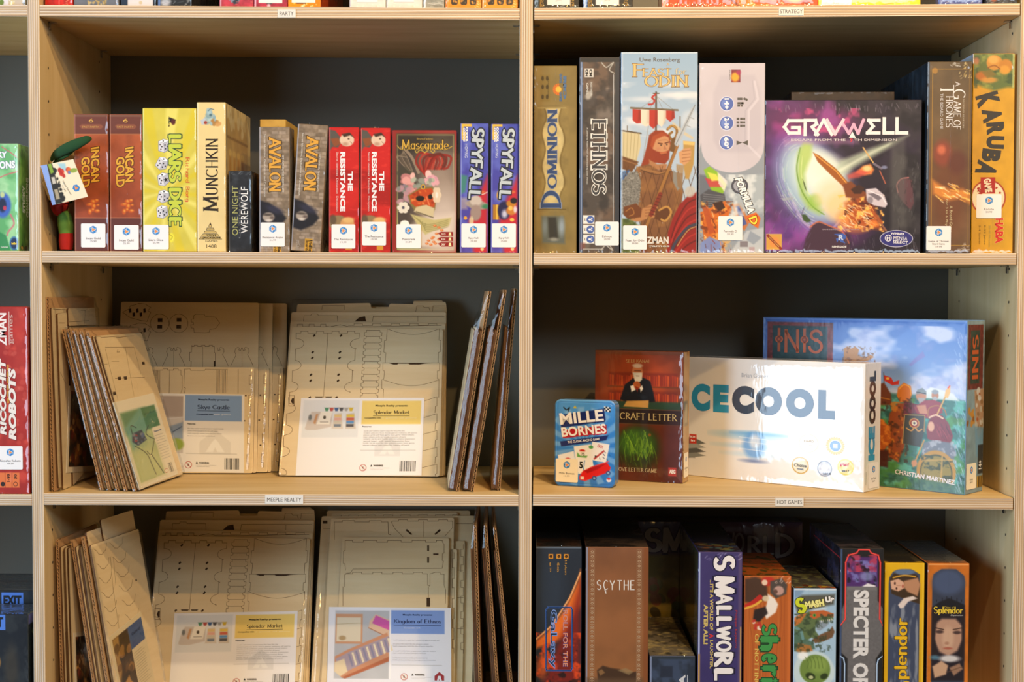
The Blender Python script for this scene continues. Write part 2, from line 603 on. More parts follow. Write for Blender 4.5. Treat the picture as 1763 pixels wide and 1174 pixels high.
    def _fit(s, V, ref, cx, cy, w, h, rot):
        lo, hi = ref
        k = np.array([w / (hi[0] - lo[0]), h / (hi[1] - lo[1])])
        Q = (V - (lo + hi) / 2) * k
        Q[:, 1] *= -1
        c_, s_ = math.cos(R(rot)), math.sin(R(rot))
        return np.stack([cx + Q[:, 0] * c_ - Q[:, 1] * s_, cy + Q[:, 0] * s_ + Q[:, 1] * c_], 1)

    def txt(s, t, cx, cy, w, h, c, rot=0, bold=0.0, ol=None, olw=.05, shear=0.0, sh=None):
        V, F = sans(t, bold, shear)
        if len(V) == 0:
            return s
        ref = (V.min(0), V.max(0))
        if sh:
            s.vec(s._fit(V, ref, cx + sh[0], cy + sh[1], w, h, rot), F, sh[2], s.lay)
        if ol:
            V2, F2 = sans(t, bold + olw, shear)
            s.vec(s._fit(V2, ref, cx, cy, w, h, rot), F2, ol, s.lay + 1)
        s.vec(s._fit(V, ref, cx, cy, w, h, rot), F, c, s.lay + 2)
        return s

    def ser(s, t, cx, cy, w, h, c, rot=0, wt=.15, con=.4, sf=.14, ol=None, olw=.05, sh=None):
        V, F = serif(t, wt, con, sf)
        ref = (V.min(0), V.max(0))
        if sh:
            s.vec(s._fit(V, ref, cx + sh[0], cy + sh[1], w, h, rot), F, sh[2], s.lay)
        if ol:
            V2, F2 = serif(t, wt, con, sf, olw)
            s.vec(s._fit(V2, ref, cx, cy, w, h, rot), F2, ol, s.lay + 1)
        s.vec(s._fit(V, ref, cx, cy, w, h, rot), F, c, s.lay + 2)
        return s

    def vp(s, pts, c, lay=None):
        P = np.array(pts, float).reshape(-1, 2)
        s.vec(P, [tuple(range(len(P)))], c, lay)
        return s

    def vell(s, cx, cy, rx, ry, c, lay=None, n=24, a0=0, rot=0):
        k, q = math.cos(R(rot)), math.sin(R(rot))
        P = []
        for i in range(n):
            t = 2 * math.pi * i / n + a0
            x, y = rx * math.cos(t), ry * math.sin(t)
            P.append((cx + x * k - y * q, cy + x * q + y * k))
        return s.vp(P, c, lay)

    def vline(s, pts, w, c, lay=None):
        P = np.array(pts, float).reshape(-1, 2)
        V, F = [], []
        for i in range(len(P) - 1):
            d = P[i + 1] - P[i]
            l = np.hypot(*d) + 1e-9
            d = d / l
            n = np.array([-d[1], d[0]]) * w / 2
            e = d * w / 2
            k = len(V)
            V += [P[i] + n - e, P[i] - n - e, P[i + 1] - n + e, P[i + 1] + n + e]
            F.append((k, k + 1, k + 2, k + 3))
        s.vec(np.array(V), F, c, lay)
        return s

    def emit(s, acc, O, ex, ez, n, w, h, wrk=6.0, mi=0):
        """O = top-left corner, ex right, ez up, n outwards; w,h metres."""
        O, ex, ez, n = [np.array(q, float) for q in (O, ex, ez, n)]
        ny, nx = s.X.shape
        wp = s.warp or (lambda q: q)
        u = wp((s.X - s.x0) / (s.x1 - s.x0)) * w
        v = (s.Y - s.y0) / (s.y1 - s.y0) * h
        V = O + u[..., None] * ex - v[..., None] * ez
        d = np.minimum(np.minimum(s.X - s.x0, s.x1 - s.X), np.minimum(s.Y - s.y0, s.y1 - s.Y))
        al = .12 + .88 * np.exp(-d / wrk)
        C4 = np.dstack([s.A, al]).reshape(-1, 4)
        i = np.arange((ny - 1) * (nx - 1))
        r, c = i // (nx - 1), i % (nx - 1)
        a = r * nx + c
        Q = np.stack([a, a + nx, a + nx + 1, a + 1], 1)
        acc.addq(V.reshape(-1, 3), Q, C4, mi)
        kx, ky = w / (s.x1 - s.x0), h / (s.y1 - s.y0)
        for (P, F, c_, lay) in s.ops:
            P = np.stack([np.clip(P[:, 0], s.x0, s.x1), np.clip(P[:, 1], s.y0, s.y1)], 1)
            W3 = O + (wp((P[:, 0] - s.x0) / (s.x1 - s.x0)) * w)[:, None] * ex - ((P[:, 1] - s.y0) * ky)[:, None] * ez + n * (.00009 * lay)
            stag = len(F) > 1 and all(len(q) == 4 for q in F) and len(P) == 4 * len(F)
            if stag:                        # strokes that cross each other lie at slightly different heights
                W3 = W3 + n * ((np.repeat(np.arange(len(F)) % 11, 4) * .0000075)[:, None])
            acc.add(W3, F, np.append(c_, .12), mi)


def solid(c, w, h, mott=.06):
    f = Face(0, 0, w, h, c, .34)
    f.mott(18, mott, 3)
    return f


# ------------------------------------------------------------------ stickers
def sticker(parent, O, ex, ez, n, k, x0, y0, x1, y1, t1, price, name='price_label', t2=None, tone='#e6e5e6'):
    """price label; O is where face pixel (0,0) is, k metres per pixel"""
    O, ex, ez, n = [np.array(q, float) for q in (O, ex, ez, n)]
    ac = Acc()
    W, H = x1 - x0, y1 - y0
    r = 2.2
    rim = []
    for cx, cy, a in ((x1 - r, y0 + r, -90), (x1 - r, y1 - r, 0), (x0 + r, y1 - r, 90), (x0 + r, y0 + r, 180)):
        for q in range(5):
            t = R(a + 22.5 * q)
            rim.append((cx + r * math.cos(t), cy + r * math.sin(t)))
    P = np.array(rim)

    def W3(P, off):
        P = np.asarray(P, float)
        return O + (P[:, 0] * k)[:, None] * ex - (P[:, 1] * k)[:, None] * ez + n * off
    m = len(P)
    V = np.vstack([W3(P, .0009), W3(P, .0004)])
    F = [tuple(range(m))] + [(i, i + m, (i + 1) % m + m, (i + 1) % m) for i in range(m)]
    ac.add(V, F, rgb(tone))
    f = Face(x0, y0, x1, y1)
    cx, cy = x0 + W * .5, y0 + H * .26
    hr = min(W, H) * .17
    f.vell(cx, cy, hr, hr, '#2f7fc4', 1, 6, math.pi / 6)
    for i in range(6):
        t = math.pi / 6 + i * math.pi / 3
        f.vline([(cx, cy), (cx + hr * math.cos(t), cy + hr * math.sin(t))], .5, '#bcd6ee', 2)
    f.vell(cx, cy, hr * .72, hr * .72, '#d8e6f2', 3, 3, 0)
    f.vell(cx, cy, hr * .55, hr * .55, '#e08a4a', 4, 3, 0)
    f.lay = 1
    lw = min(W * .86, 1.95 * len(t1) * (W / 40) + 4)
    f.txt(t1, cx, y0 + H * .62, lw, H * .085, '#4a4a50', bold=.0)
    yy = .74
    if t2:
        f.txt(t2, cx, y0 + H * .73, W * .5, H * .075, '#4a4a50')
        yy = .85
    f.txt(price, cx, y0 + H * yy, W * .26, H * .07, '#77777c')
    for (Pp, F_, c_, lay) in f.ops:
        ac.add(W3(Pp, .0009 + .00006 * lay), F_, c_)
    o = ac.build(name, M_PAPER, parent)
    o['label'] = 'white price sticker with a blue hexagon logo'
    return o


# ------------------------------------------------------------------ the bookcase
DEP = 0.3676
XL0, XL1, XC0, XC1, XR0 = -0.801, -0.7824, -0.0279, -0.0075, 0.7499
XR1 = XR0 + .0195
zc = lambda z: z + ZC
Z1, Z2, Z3 = 0.4490, 0.0649, -0.3174
TH = .0182
SHELF = {                                  # ends of every board's top front edge, measured in the photo
    ('M', 1): ((67, 8.2), (893.5, 14.2)), ('M', 2): ((74, 432), (893.5, 435.7)), ('M', 3): ((78, 849.5), (893.5, 852)),
    ('R', 1): ((918.5, 13.6), (1754.5, 5.8)), ('R', 2): ((918.8, 435.7), (1748.5, 436)), ('R', 3): ((918, 851.2), (1744, 857.5)),
    ('L', 1): ((-300, 6), (44, 8.2)), ('L', 2): ((-300, 431), (52, 432.2)), ('L', 3): ((-300, 850), (55.5, 851)),
}
BAYX = {'L': (-1.36, XL0), 'M': (XL1, XC0), 'R': (XC1 + .0022, XR0)}


def shelf_z(bay, row, X):
    if row in (0, 4):
        return ZC + (Z1 + .384 if row == 0 else Z3 - .381)
    (a, b), (c, d) = SHELF[(bay, row)]
    p, q = at(a, b), at(c, d)
    return p[2] + (q[2] - p[2]) * (X - p[0]) / (q[0] - p[0])


def ground(bay, row, px, py, it=6):
    d = ray(px, py)
    X = 0
    for _ in range(it):
        z = shelf_z(bay, row, X)
        t = (z - CAMP[2]) / d[2]
        X = (CAMP + d * t)[0]
    return CAMP + d * t


case = empty('bookcase', (0, 0, 0), 'birch plywood bookcase holding all the games, three uprights with pale laminated edges', 'bookcase')
ZT = ZC + 1.0


def board(name, corners_front, depth, kind, mats, holes=()):
    """corners_front: 4 (x,z): bl, br, tr, tl"""
    ac = Acc()
    b = .0006
    P = corners_front
    V = [(x, b, z) for x, z in P] + [(x, depth, z) for x, z in P]
    cx = sum(p[0] for p in P) / 4; cz = sum(p[1] for p in P) / 4
    V += [(x + (b if x < cx else -b), 0, z + (b if z < cz else -b)) for x, z in P]
    ac.add(V, [(8, 9, 10, 11)], rgb('#aaa'), 1)
    ac.add(V, [(0, 1, 9, 8), (1, 2, 10, 9), (2, 3, 11, 10), (3, 0, 8, 11)], rgb('#aaa'), 1)
    ac.add(V, [(4, 7, 6, 5), (0, 4, 5, 1), (1, 5, 6, 2), (2, 6, 7, 3), (3, 7, 4, 0)], rgb('#aaa'), 0)
    for X, nx in holes:                    # drilled pin holes
        for i in range(34):
            for y in (.038, .30):
                disc(ac, (X, y, ZC - .86 + i * .053), (nx, 0, 0), .0022, '#2a1c10', 12, 2)
    return ac.build(name, mats, case)


def disc(ac, c, n, r, col, k=12, mi=0):
    n = np.array(n, float)
    a = np.cross(n, (0, 0, 1)); a /= np.linalg.norm(a)
    b = np.cross(n, a)
    V = [np.array(c) + r * (math.cos(2 * math.pi * i / k) * a + math.sin(2 * math.pi * i / k) * b) for i in range(k)]
    ac.add(V, [tuple(range(k))], rgb(col), mi)


def upright(x0b, x0t, x1b, x1t, holes):
    ac = Acc()
    zb, zt = 0.0008, ZT
    o = board('upright', [(x0b, zb), (x1b, zb), (x1t, zt), (x0t, zt)], DEP, 'u', [M_BIRCHZ, M_EDGEX, M_HOLE], holes)
    return o


ups = [upright(XL0, XL0, XL1, XL1, ((XL1 + .0003, 1),)), upright(XC0, XC0, XC1, XC1, ()), upright(XR0, XR0, XR1, XR1, ((XR0 - .0003, -1),)), upright(-1.38, -1.38, -1.36, -1.36, ())]
def shelf_board(bay, row):
    x0, x1 = BAYX[bay]
    if bay != 'R':
        x1 -= .0003
        x0 += .0006
    else:
        x1 -= .0018
    za, zb = shelf_z(bay, row, x0), shelf_z(bay, row, x1)
    o = board('shelf_board', [(x0, za - TH), (x1, zb - TH), (x1, zb), (x0, za)], DEP - .002, 's', [M_BIRCHX, M_EDGEZ])
    for sx, X in ((1, BAYX[bay][0]), (-1, BAYX[bay][1])):
        if bay == 'R' and sx == 1:
            X = XC1
        for y in (.045, .31):
            z = shelf_z(bay, row, X) - TH - .0004
            ac = Acc()
            V, F = boxV(min(X + sx * .0006, X + sx * .0022), y - .004, z - .012, max(X + sx * .0006, X + sx * .0022), y + .004, z)
            ac.add(V, F, rgb('#bbb'))
            V, F = boxV(min(X + sx * .0006, X + sx * .011), y - .004, z - .0016, max(X + sx * .0006, X + sx * .011), y + .004, z)
            ac.add(V, F, rgb('#bbb'))
            p = ac.build('shelf_pin', M_METAL, o)
            p['label'] = 'small nickel shelf support'
    return o


boards = {}
for bay in 'LMR':
    for row in (0, 1, 2, 3, 4):
        boards[(bay, row)] = shelf_board(bay, row)

ac = Acc()
V, F = boxV(-2.2, DEP + .001, 0, 2.2, DEP + .08, 2.7)
ac.add(V, F, rgb('#222'))
wb = ac.build('wall_back', M_WALL)
wb['kind'] = 'structure'
ac = Acc()
V, F = boxV(-4, -4.5, -.05, 4, DEP + .08, 0)
ac.add(V, F, rgb('#444'))
fl = ac.build('floor', M_FLOOR)
fl['kind'] = 'structure'


def shelf_tag(bay, row, x0, y0, x1, y1, t, tw):
    ac = Acc()
    p, q = at(x0, y1, -.0012), at(x1, y0, -.0012)
    V, F = boxV(p[0], -.0012, p[2], q[0], -.0002, q[2])
    ac.add(V, F, rgb('#d9d7d2'))
    f = Face(x0, y0, x1, y1)
    f.txt(t, (x0 + x1) / 2, (y0 + y1) / 2 + .3, tw, 6.6, '#3a3a3c')
    O = np.array([p[0], -.0012, q[2]])
    kx, ky = (q[0] - p[0]) / (x1 - x0), (q[2] - p[2]) / (y1 - y0)
    for P, F_, c_, lay in f.ops:
        V = O + ((P[:, 0] - x0) * kx)[:, None] * np.array([1, 0, 0]) - ((P[:, 1] - y0) * ky)[:, None] * np.array([0, 0, 1]) + np.array([0, -.0001, 0])
        ac.add(V, F_, c_)
    o = ac.build('shelf_label', M_PAPER, boards[(bay, row)])
    o['label'] = 'white strip with printed dark capitals'
    return o


shelf_tag('M', 1, 478, 16, 509, 30, 'PARTY', 24)
shelf_tag('M', 3, 456.5, 852.5, 522, 867, 'MEEPLE REALTY', 59)
shelf_tag('R', 1, 1341, 12, 1384, 26.5, 'STRATEGY', 39)
shelf_tag('R', 3, 1335, 857, 1383.5, 871, 'HOT GAMES', 43)

# ------------------------------------------------------------------ game boxes


def carton(root, w, d, h, faces, edge, ox=0.0, mat=None, name='carton', rb=.0008, mouth=None):
    ac = Acc()
    r = rb
    e = rgb(edge)
    e4 = np.append(e, 1.0)
    V = []
    for x in (0, w):
        for y in (0, d):
            for z in (0, h):
                sx, sy, sz = (r if x == 0 else -r), (r if y == 0 else -r), (r if z == 0 else -r)
                V += [(x, y + sy, z + sz), (x + sx, y, z + sz), (x + sx, y + sy, z)]
    V = np.array(V) + (ox, 0, 0)
    ix = lambda i, j, k, a: (i * 4 + j * 2 + k) * 3 + a
    F = []
    for j, k in ((0, 0),):
        pass
    # chamfer strips along edges
    for i in (0, 1):
        for j in (0, 1):
            F.append((ix(i, j, 0, 0), ix(i, j, 1, 0), ix(i, j, 1, 1), ix(i, j, 0, 1)))
        for k in (0, 1):
            F.append((ix(i, 0, k, 0), ix(i, 1, k, 0), ix(i, 1, k, 2), ix(i, 0, k, 2)))
    for j in (0, 1):
        for k in (0, 1):
            F.append((ix(0, j, k, 1), ix(1, j, k, 1), ix(1, j, k, 2), ix(0, j, k, 2)))
    for i in (0, 1):
        for j in (0, 1):
            for k in (0, 1):
                F.append((ix(i, j, k, 0), ix(i, j, k, 1), ix(i, j, k, 2)))
    # back and bottom
    F.append((ix(0, 1, 0, 1), ix(0, 1, 1, 1), ix(1, 1, 1, 1), ix(1, 1, 0, 1)))
    F.append((ix(0, 0, 0, 2), ix(0, 1, 0, 2), ix(1, 1, 0, 2), ix(1, 0, 0, 2)))
    ac.add(V, F, e4)
    U = .000913
    wp, dp, hp = w / U, d / U, h / U
    fr = faces.get('front') or solid(edge, wp, hp)
    fr.emit(ac, (ox + r, 0, h - r), (1, 0, 0), (0, 0, 1), (0, -1, 0), w - 2 * r, h - 2 * r)
    rt = faces.get('right') or solid(edge, dp, hp)
    rt.emit(ac, (ox + w, r, h - r), (0, 1, 0), (0, 0, 1), (1, 0, 0), d - 2 * r, h - 2 * r)
    lf = faces.get('left') or solid(edge, dp, hp)
    lf.emit(ac, (ox, d - r, h - r), (0, -1, 0), (0, 0, 1), (-1, 0, 0), d - 2 * r, h - 2 * r)
    tp = faces.get('top') or solid(edge, wp, dp)
    tp.emit(ac, (ox + r, d - r, h), (1, 0, 0), (0, 1, 0), (0, 0, 1), w - 2 * r, d - 2 * r)
    return ac.build(name, mat or M_WRAP, root)


def seam(root, w, d, h, u, ox=0.0, seed=1):
    """welded seam of the shrink film: a thin fin down the front and over the top, with a crumpled tuft at the top edge"""
    rs = random.Random(seed)
    ac = Acc()
    x = ox + u * w
    V, F = [], []
    n = 24
    for i in range(n + 1):
        z = h * i / n
        dx = rs.uniform(-.0006, .0006)
        V += [(x + dx * .6, -.0002, z), (x + dx * .6 + .00035, -.0007 - rs.uniform(0, .0003), z)]
        if i:
            k = 2 * i
            F.append((k - 2, k, k + 1, k - 1))
    k0 = len(V)
    for i in range(13):
        y = d * i / 12
        dx = rs.uniform(-.0006, .0006)
        V += [(x + dx, y, h + .0002), (x + dx + .0004, y, h + .0014)]
        if i:
            k = k0 + 2 * i
            F.append((k - 2, k, k + 1, k - 1))
    k0 = len(V)                       # tuft
    for i in range(7):
        t = i / 6
        V += [(x - .009 + .018 * t, -.0004 + rs.uniform(-.0006, .0006), h + .0002), (x - .007 + .014 * t, rs.uniform(-.001, .003), h + rs.uniform(.0005, .0035) * (1 - abs(2 * t - 1) * .6))]
        if i:
            k = k0 + 2 * i
            F.append((k - 2, k, k + 1, k - 1))
    ac.add(V, F, rgb('#fff'))
    o = ac.build('film_seam', M_FILMW, root)
    o['label'] = 'clear shrink film seam'
    return o


def gbox(label, cat, bay, row, x0, x1, yt, Y0, depth, paint, edge='#777', left=None, right=None, top=None, group=None,
         tags=(), lean=0.0, mat=None, sm=None, seed=1, ymid=None, name='game_box'):
    ymid = ymid or yt + 60
    pa, pb = at(x0, ymid, Y0), at(x1, ymid, Y0)
    w = pb[0] - pa[0]
    xm = pb[0] if lean > 0 else pa[0]
    z0 = shelf_z(bay, row, xm) + .0003
    z1 = at((x0 + x1) / 2, yt, Y0)[2]
    h = (z1 - z0)
    k = w / (x1 - x0)
    yb = yt + h / k
    ox = -w if lean > 0 else 0.0
    root = empty(name, (xm, Y0, z0), label, cat, group)
    sl = (shelf_z(bay, row, pb[0]) - shelf_z(bay, row, pa[0])) / (pb[0] - pa[0])
    root.rotation_euler.y = R(lean) - math.atan(sl)
    f = Face(x0, yt, x1, yb, edge)
    if paint:
        paint(f)
    fc = {'front': f}
    U = k
    dp = depth / U
    for nm, fn in (('left', left), ('right', right)):
        if fn:
            g = Face(0, yt, dp, yb, edge, .6); fn(g); fc[nm] = g
    if top:
        g = Face(x0, 0, x1, dp, edge, .8); top(g); fc['top'] = g
    carton(root, w, depth, h, fc, edge, ox, mat)
    if sm is not None:
        seam(root, w, depth, h, sm, ox, seed)
    for t in tags:
        sticker(root, (ox - x0 * k, 0, h + yt * k), (1, 0, 0), (0, 0, 1), (0, -1, 0), k, *t)
    return root


def yaw_box(label, cat, bay, row, P0, P1, ytop1, depth, paint, fx, edge='#777', right=None, left=None, top=None, mat=None, group=None, tags=(), rtags=(), name='game_box', sm=None, maker=None):
    """front bottom edge runs from pixel P0 to P1 on the shelf; top of the P1 corner at pixel row ytop1; fx=(x0,y0,x1,y1) frame for painting"""
    a, b = ground(bay, row, *P0), ground(bay, row, *P1)
    v = b - a
    yaw = math.atan2(v[1], v[0])
    w = math.hypot(v[0], v[1])
    z1 = at(P1[0], ytop1, b[1])[2]
    h = z1 - b[2]
    sl = math.atan((shelf_z(bay, row, 1) - shelf_z(bay, row, 0)))
    root = empty(name, (0, 0, 0), label, cat, group)
    root.matrix_world = mathutils.Matrix.Translation((a[0], a[1], a[2] + .0004)) @ mathutils.Matrix.Rotation(-sl, 4, 'Y') @ mathutils.Matrix.Rotation(yaw, 4, 'Z')
    f = Face(*fx, edge)
    paint(f)
    da, db = a[1] + DIST, b[1] + DIST       # the artwork frame was measured on the foreshortened face
    f.warp = lambda p: da * p / (db * (1 - p) + da * p)
    fc = {'front': f}
    k = h / (fx[3] - fx[1])
    dp = depth / k
    for nm, fn in (('left', left), ('right', right)):
        if fn:
            g = Face(0, fx[1], dp, fx[3], edge, .9); fn(g); fc[nm] = g
    if maker:
        maker(root, w, depth, h, fc)
    else:
        carton(root, w, depth, h, fc, edge, 0, mat)
    kx = w / (fx[2] - fx[0])
    for t in tags:
        sticker(root, (t[0] * (kx - k) - fx[0] * kx, 0, h + fx[1] * k), (1, 0, 0), (0, 0, 1), (0, -1, 0), k, *t)
    for t in rtags:
        sticker(root, (w, 0, h + fx[1] * k), (0, 1, 0), (0, 0, 1), (1, 0, 0), k, *t)
    if sm is not None:
        seam(root, w, depth, h, sm, 0, 5)
    return root


def badge(f, x0, y0, x1, y1, c, a=1):
    f.rect(x0, y0, x1, y1, c, a)


def meander(f, x0, x1, y0, y1, c, n=6):
    for i in range(n):
        y = y0 + (y1 - y0) * i / n
        s = (y1 - y0) / n
        f.vline([(x0, y + s * .9), (x0, y), (x1, y), (x1, y + s * .7), ((x0 + x1) / 2, y + s * .7), ((x0 + x1) / 2, y + s * .35)], .8, c)


# ======================= top shelf, only the feet of the boxes are in the photo
def top_row():
    D = .0
    B = gbox

    def p_red(f):
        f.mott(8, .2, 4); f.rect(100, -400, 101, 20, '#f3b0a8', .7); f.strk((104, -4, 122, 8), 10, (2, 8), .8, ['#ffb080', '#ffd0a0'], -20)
    B('red box whose foot stands at the left end of the top shelf beside the upright', 'board game', 'M', 1, 76, 124, -200, .012, .2, p_red, '#c0281e')

    def p_grey(f):
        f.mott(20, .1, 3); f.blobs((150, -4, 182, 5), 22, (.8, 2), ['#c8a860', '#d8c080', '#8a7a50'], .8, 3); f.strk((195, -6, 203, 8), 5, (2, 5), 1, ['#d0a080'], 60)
    B('slate grey box with a faint gold print between the red box and a black box', 'board game', 'M', 1, 125, 203, -240, .014, .22, p_grey, '#6d7480')

    def p_dw(f):
        f.rect(218, -100, 263, 20, '#d8d6da'); f.ell(241, 2, 3, 3, '#c8b890', .8); f.rect(206, -300, 217, 20, '#26384f', .9)
    B('navy box with a large white panel, third from the left upright on the top shelf', 'board game', 'M', 1, 206, 268, -220, .016, .2, p_dw, '#20242c')

    def p_db(f):
        f.strk((272, -10, 330, 8), 26, (3, 10), 1, ['#9aa4b0', '#c8c8c0', '#5a646c'], -25); f.ell(283, 2, 9, 7, '#cfd6e6', .8, 6); f.rect(270, -300, 274, 20, '#5c7fc0')  # silvery strokes and pale spot are film glints painted into the print
    B('black box with painted silvery glints of film over its foot, beside the white panelled box', 'board game', 'M', 1, 269, 329, -230, .018, .2, p_db, '#24282c', sm=.5)

    def p_mar(f):
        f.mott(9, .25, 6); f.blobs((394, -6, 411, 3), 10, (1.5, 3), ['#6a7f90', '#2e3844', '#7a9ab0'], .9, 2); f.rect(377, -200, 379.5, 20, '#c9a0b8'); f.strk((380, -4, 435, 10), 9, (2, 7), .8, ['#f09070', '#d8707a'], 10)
    B('crimson box with a small blue picture near its foot, left of its maroon neighbour', 'board game', 'M', 1, 377, 435.5, -190, .012, .2, p_mar, '#b03a4c', sm=.6)

    def p_mar2(f):
        f.mott(9, .2, 8); f.rect(437, -200, 439.5, 20, '#d9b8d0'); f.rect(444, -60, 486, 3.4, '#ece8e6'); f.rect(458, 3.4, 468, 5.4, '#40484c'); f.ell(462, 9, 3, 4, '#e8d8e8', .8, 2)
    B('maroon box with a white panel low on its spine, between crimson and orange boxes', 'board game', 'M', 1, 436.5, 494.5, -190, .012, .2, p_mar2, '#a8324a', sm=.4)

    def p_or(f):
        f.mott(8, .15, 9); f.rect(501, -60, 543, 3, '#ece8e0'); f.rect(509, 3, 526, 5, '#4a4038'); f.blobs((498, 2, 552, 11), 9, (.6, 1.8), ['#ffe0a0', '#fff0c0'], .9, 3)
    B('orange box with a white panel, standing right above the small shelf label', 'board game', 'M', 1, 495.5, 551.5, -190, .012, .25, p_or, '#f08a12', right=lambda g: g.grad('#d04808', '#c04408'), sm=.5)
    for i, (a, b, t) in enumerate(((601.5, 664, 'left one of two plain white boxes side by side on the top shelf'), (665, 727, 'right one of two plain white boxes, touching the grey box'))):
        def p_w(f, a=a, b=b):
            f.mott(14, .05, 5); f.rect(a, -200, a + 1.4, 20, '#b8bcc8'); f.rect(a + 12, -50, b - 14, 2, '#f4f2ee'); f.rect(a + 12, 2, b - 14, 2.8, '#a0a0a4')
            f.blobs((a + 10, 3, b - 8, 10), 10, (.5, 1.6), ['#d8d0bc', '#f2eee4'], .7, 4)
        B(t, 'board game', 'M', 1, a, b, -200, .014, .2, p_w, '#dcd8d2')

    def p_gy(f):
        f.mott(10, .2, 3); f.strk((735, -8, 765, 10), 24, (4, 18), 1, ['#e0e0da', '#70746e', '#b8bab2'], 0, da=8); f.rect(729, -200, 732, 20, '#d4d8e4')
    B('narrow grey metallic box between a white box and an orange box', 'board game', 'M', 1, 728.5, 765, -180, .014, .2, p_gy, '#9a9a90')
    for i, (a, b, t) in enumerate(((767, 829, 'orange box with three black square icons, left of its twin'), (830, 892, 'orange box with three black square icons, last one against the centre upright'))):
        def p_o(f, a=a, b=b, i=i):
            f.mott(10, .12, 7 + i); f.rect(a, -200, a + 1.6, 20, '#f0c0a8' if i else '#b86020')
            for q in range(3):
                cx = a + 15 + q * 16.5
                f.poly([(cx - 6, -6), (cx + 6, -6), (cx + 6, 5), (cx + 4, 7.5), (cx - 4, 7.5), (cx - 6, 5)], '#3a3228')
                f.blobs((cx - 4, -3, cx + 4, 5), 5, (.6, 1.6), ['#f0a040', '#8a7a60'], .9, q + i)
            f.strk((b - 12, 0, b - 2, 12), 5, (2, 7), .9, ['#ffe8c0'], 40)
        B(t, 'board game', 'M', 1, a, b, -170, .012, .2, p_o, '#ee9430')
    for i, (a, b, c, t) in enumerate(((920, 998, 0, 'black box with gold meander borders, standing at the left end of the right top shelf'), (1004, 1090, 1, 'black box with gold meander borders, second from the centre upright'))):
        def p_g(f, a=a, b=b, c=c):
            f.mott(10, .3, 3 + c); f.rect(a, -200, a + 7, 20, '#33506e' if not c else '#4a78b8')
            if c: f.rect(a + 2, -200, a + 4, 20, '#c8dcf8')
            f.rect(a + 22, -40, a + 63, 8, '#e2dfdb'); f.strk((a + 20, 8, b - 4, 14), 10, (3, 12), 1, ['#8a94a0', '#c8ccd0'], -5, da=12)
            meander(f, a + 10, a + 15, -44, 12, '#b08a3c', 7); meander(f, b - 14, b - 9, -44, 12, '#b08a3c', 7)
            f.txt('game', (a + 42), 1, 10, 1.6, '#8a8a90')
        B(t, 'board game', 'R', 1, a, b, -200, .012, .22, p_g, '#22221e', sm=.6)

    def p_art(f):
        f.grad('#d84818', '#d8501c', 0, 1, True); f.cloud('#f09020', 40, .45, .7, .8, 5); f.cloud('#7a2410', 30, .55, .7, .8, 9)
        f.rect(1140, -300, 1146, 20, '#d8b0a0', .8); f.poly([(1180, 14), (1196, 5), (1210, 8), (1222, 14)], '#8a4020', .8); f.curve([(1240, -20), (1262, 2), (1276, 14)], 4, '#5a2010', .7)
        f.ell(1370, -4, 14, 10, '#f8c040', .8, 6)
    B('wide orange and red picture box in the middle of the right top shelf', 'board game', 'R', 1, 1140, 1409, -120, .014, .07, p_art, '#c84818')

    def p_y(f):
        f.mott(30, .06, 3); f.rect(1414, -60, 1467, 10.4, '#e8e6e4'); f.txt('balance', 1437, -1, 18, 3.4, '#55555a'); f.txt('24.95', 1439, 6, 10, 2.6, '#88888c')
        f.line([(1480, 15), (1575, 2)], 1, '#c87818'); f.txt('balance', 1560, -4, 34, 12, '#2a6fc0', bold=.03); f.line([(1413, -10), (1411, 12)], 2, '#e8f0a0')
    B('bright yellow box with a white price panel, above the gap left of the blue box', 'board game', 'R', 1, 1410, 1586, -150, .014, .07, p_y, '#f2d81c', right=lambda g: g.grad('#d8b818', '#b89a10'))

    def p_bl(f):
        f.cloud('#8a98c8', 5, .5, .7, .7, 3); f.rect(1615, -200, 1619, 20, '#4a62b0'); f.strk((1622, -6, 1690, 6), 24, (2, 7), .8, ['#c0c8e0', '#e8d8b8', '#8a90b0'], -25)  # pale strokes paint the film's glints onto the blue
    B('blue box with painted film glints, second from the right end of the top shelf', 'board game', 'R', 1, 1617, 1693, -160, .014, .2, p_bl, '#3a4a90', left=lambda g: g.strk((0, -100, 60, 20), 60, (4, 18), 1, ['#c8a840', '#5a5020'], 90), sm=.4)

    def p_bk(f):
        f.cloud('#58606a', 8, .5, .7, .6, 3); f.ell(1712, 0, 5, 4, '#a85838', .8, 3); f.strk((1700, -6, 1752, 7), 16, (2, 9), 1, ['#70808c', '#a8b0b8'], -12)  # grey strokes put the shine of wrinkled film into the colour
    B('black box with painted film glints at the right end of the top shelf', 'board game', 'R', 1, 1700, 1753, -160, .002, .2, p_bk, '#2a2624')

    def p_l(f):
        f.rect(0, -200, 14, 20, '#dcd8e0'); f.rect(14, -200, 26, 20, '#c8bca0'); f.ell(2, 2, 4, 5, '#688038'); f.blobs((15, -4, 25, 6), 8, (.6, 1.5), ['#f0d860', '#fff'], .9, 3); f.ell(41, 3, 3, 2, '#888')
    B('pale box at the top of the far left bay, only its foot in view', 'board game', 'L', 1, -60, 43, -150, .012, .2, p_l, '#c4b8a8')


top_row()


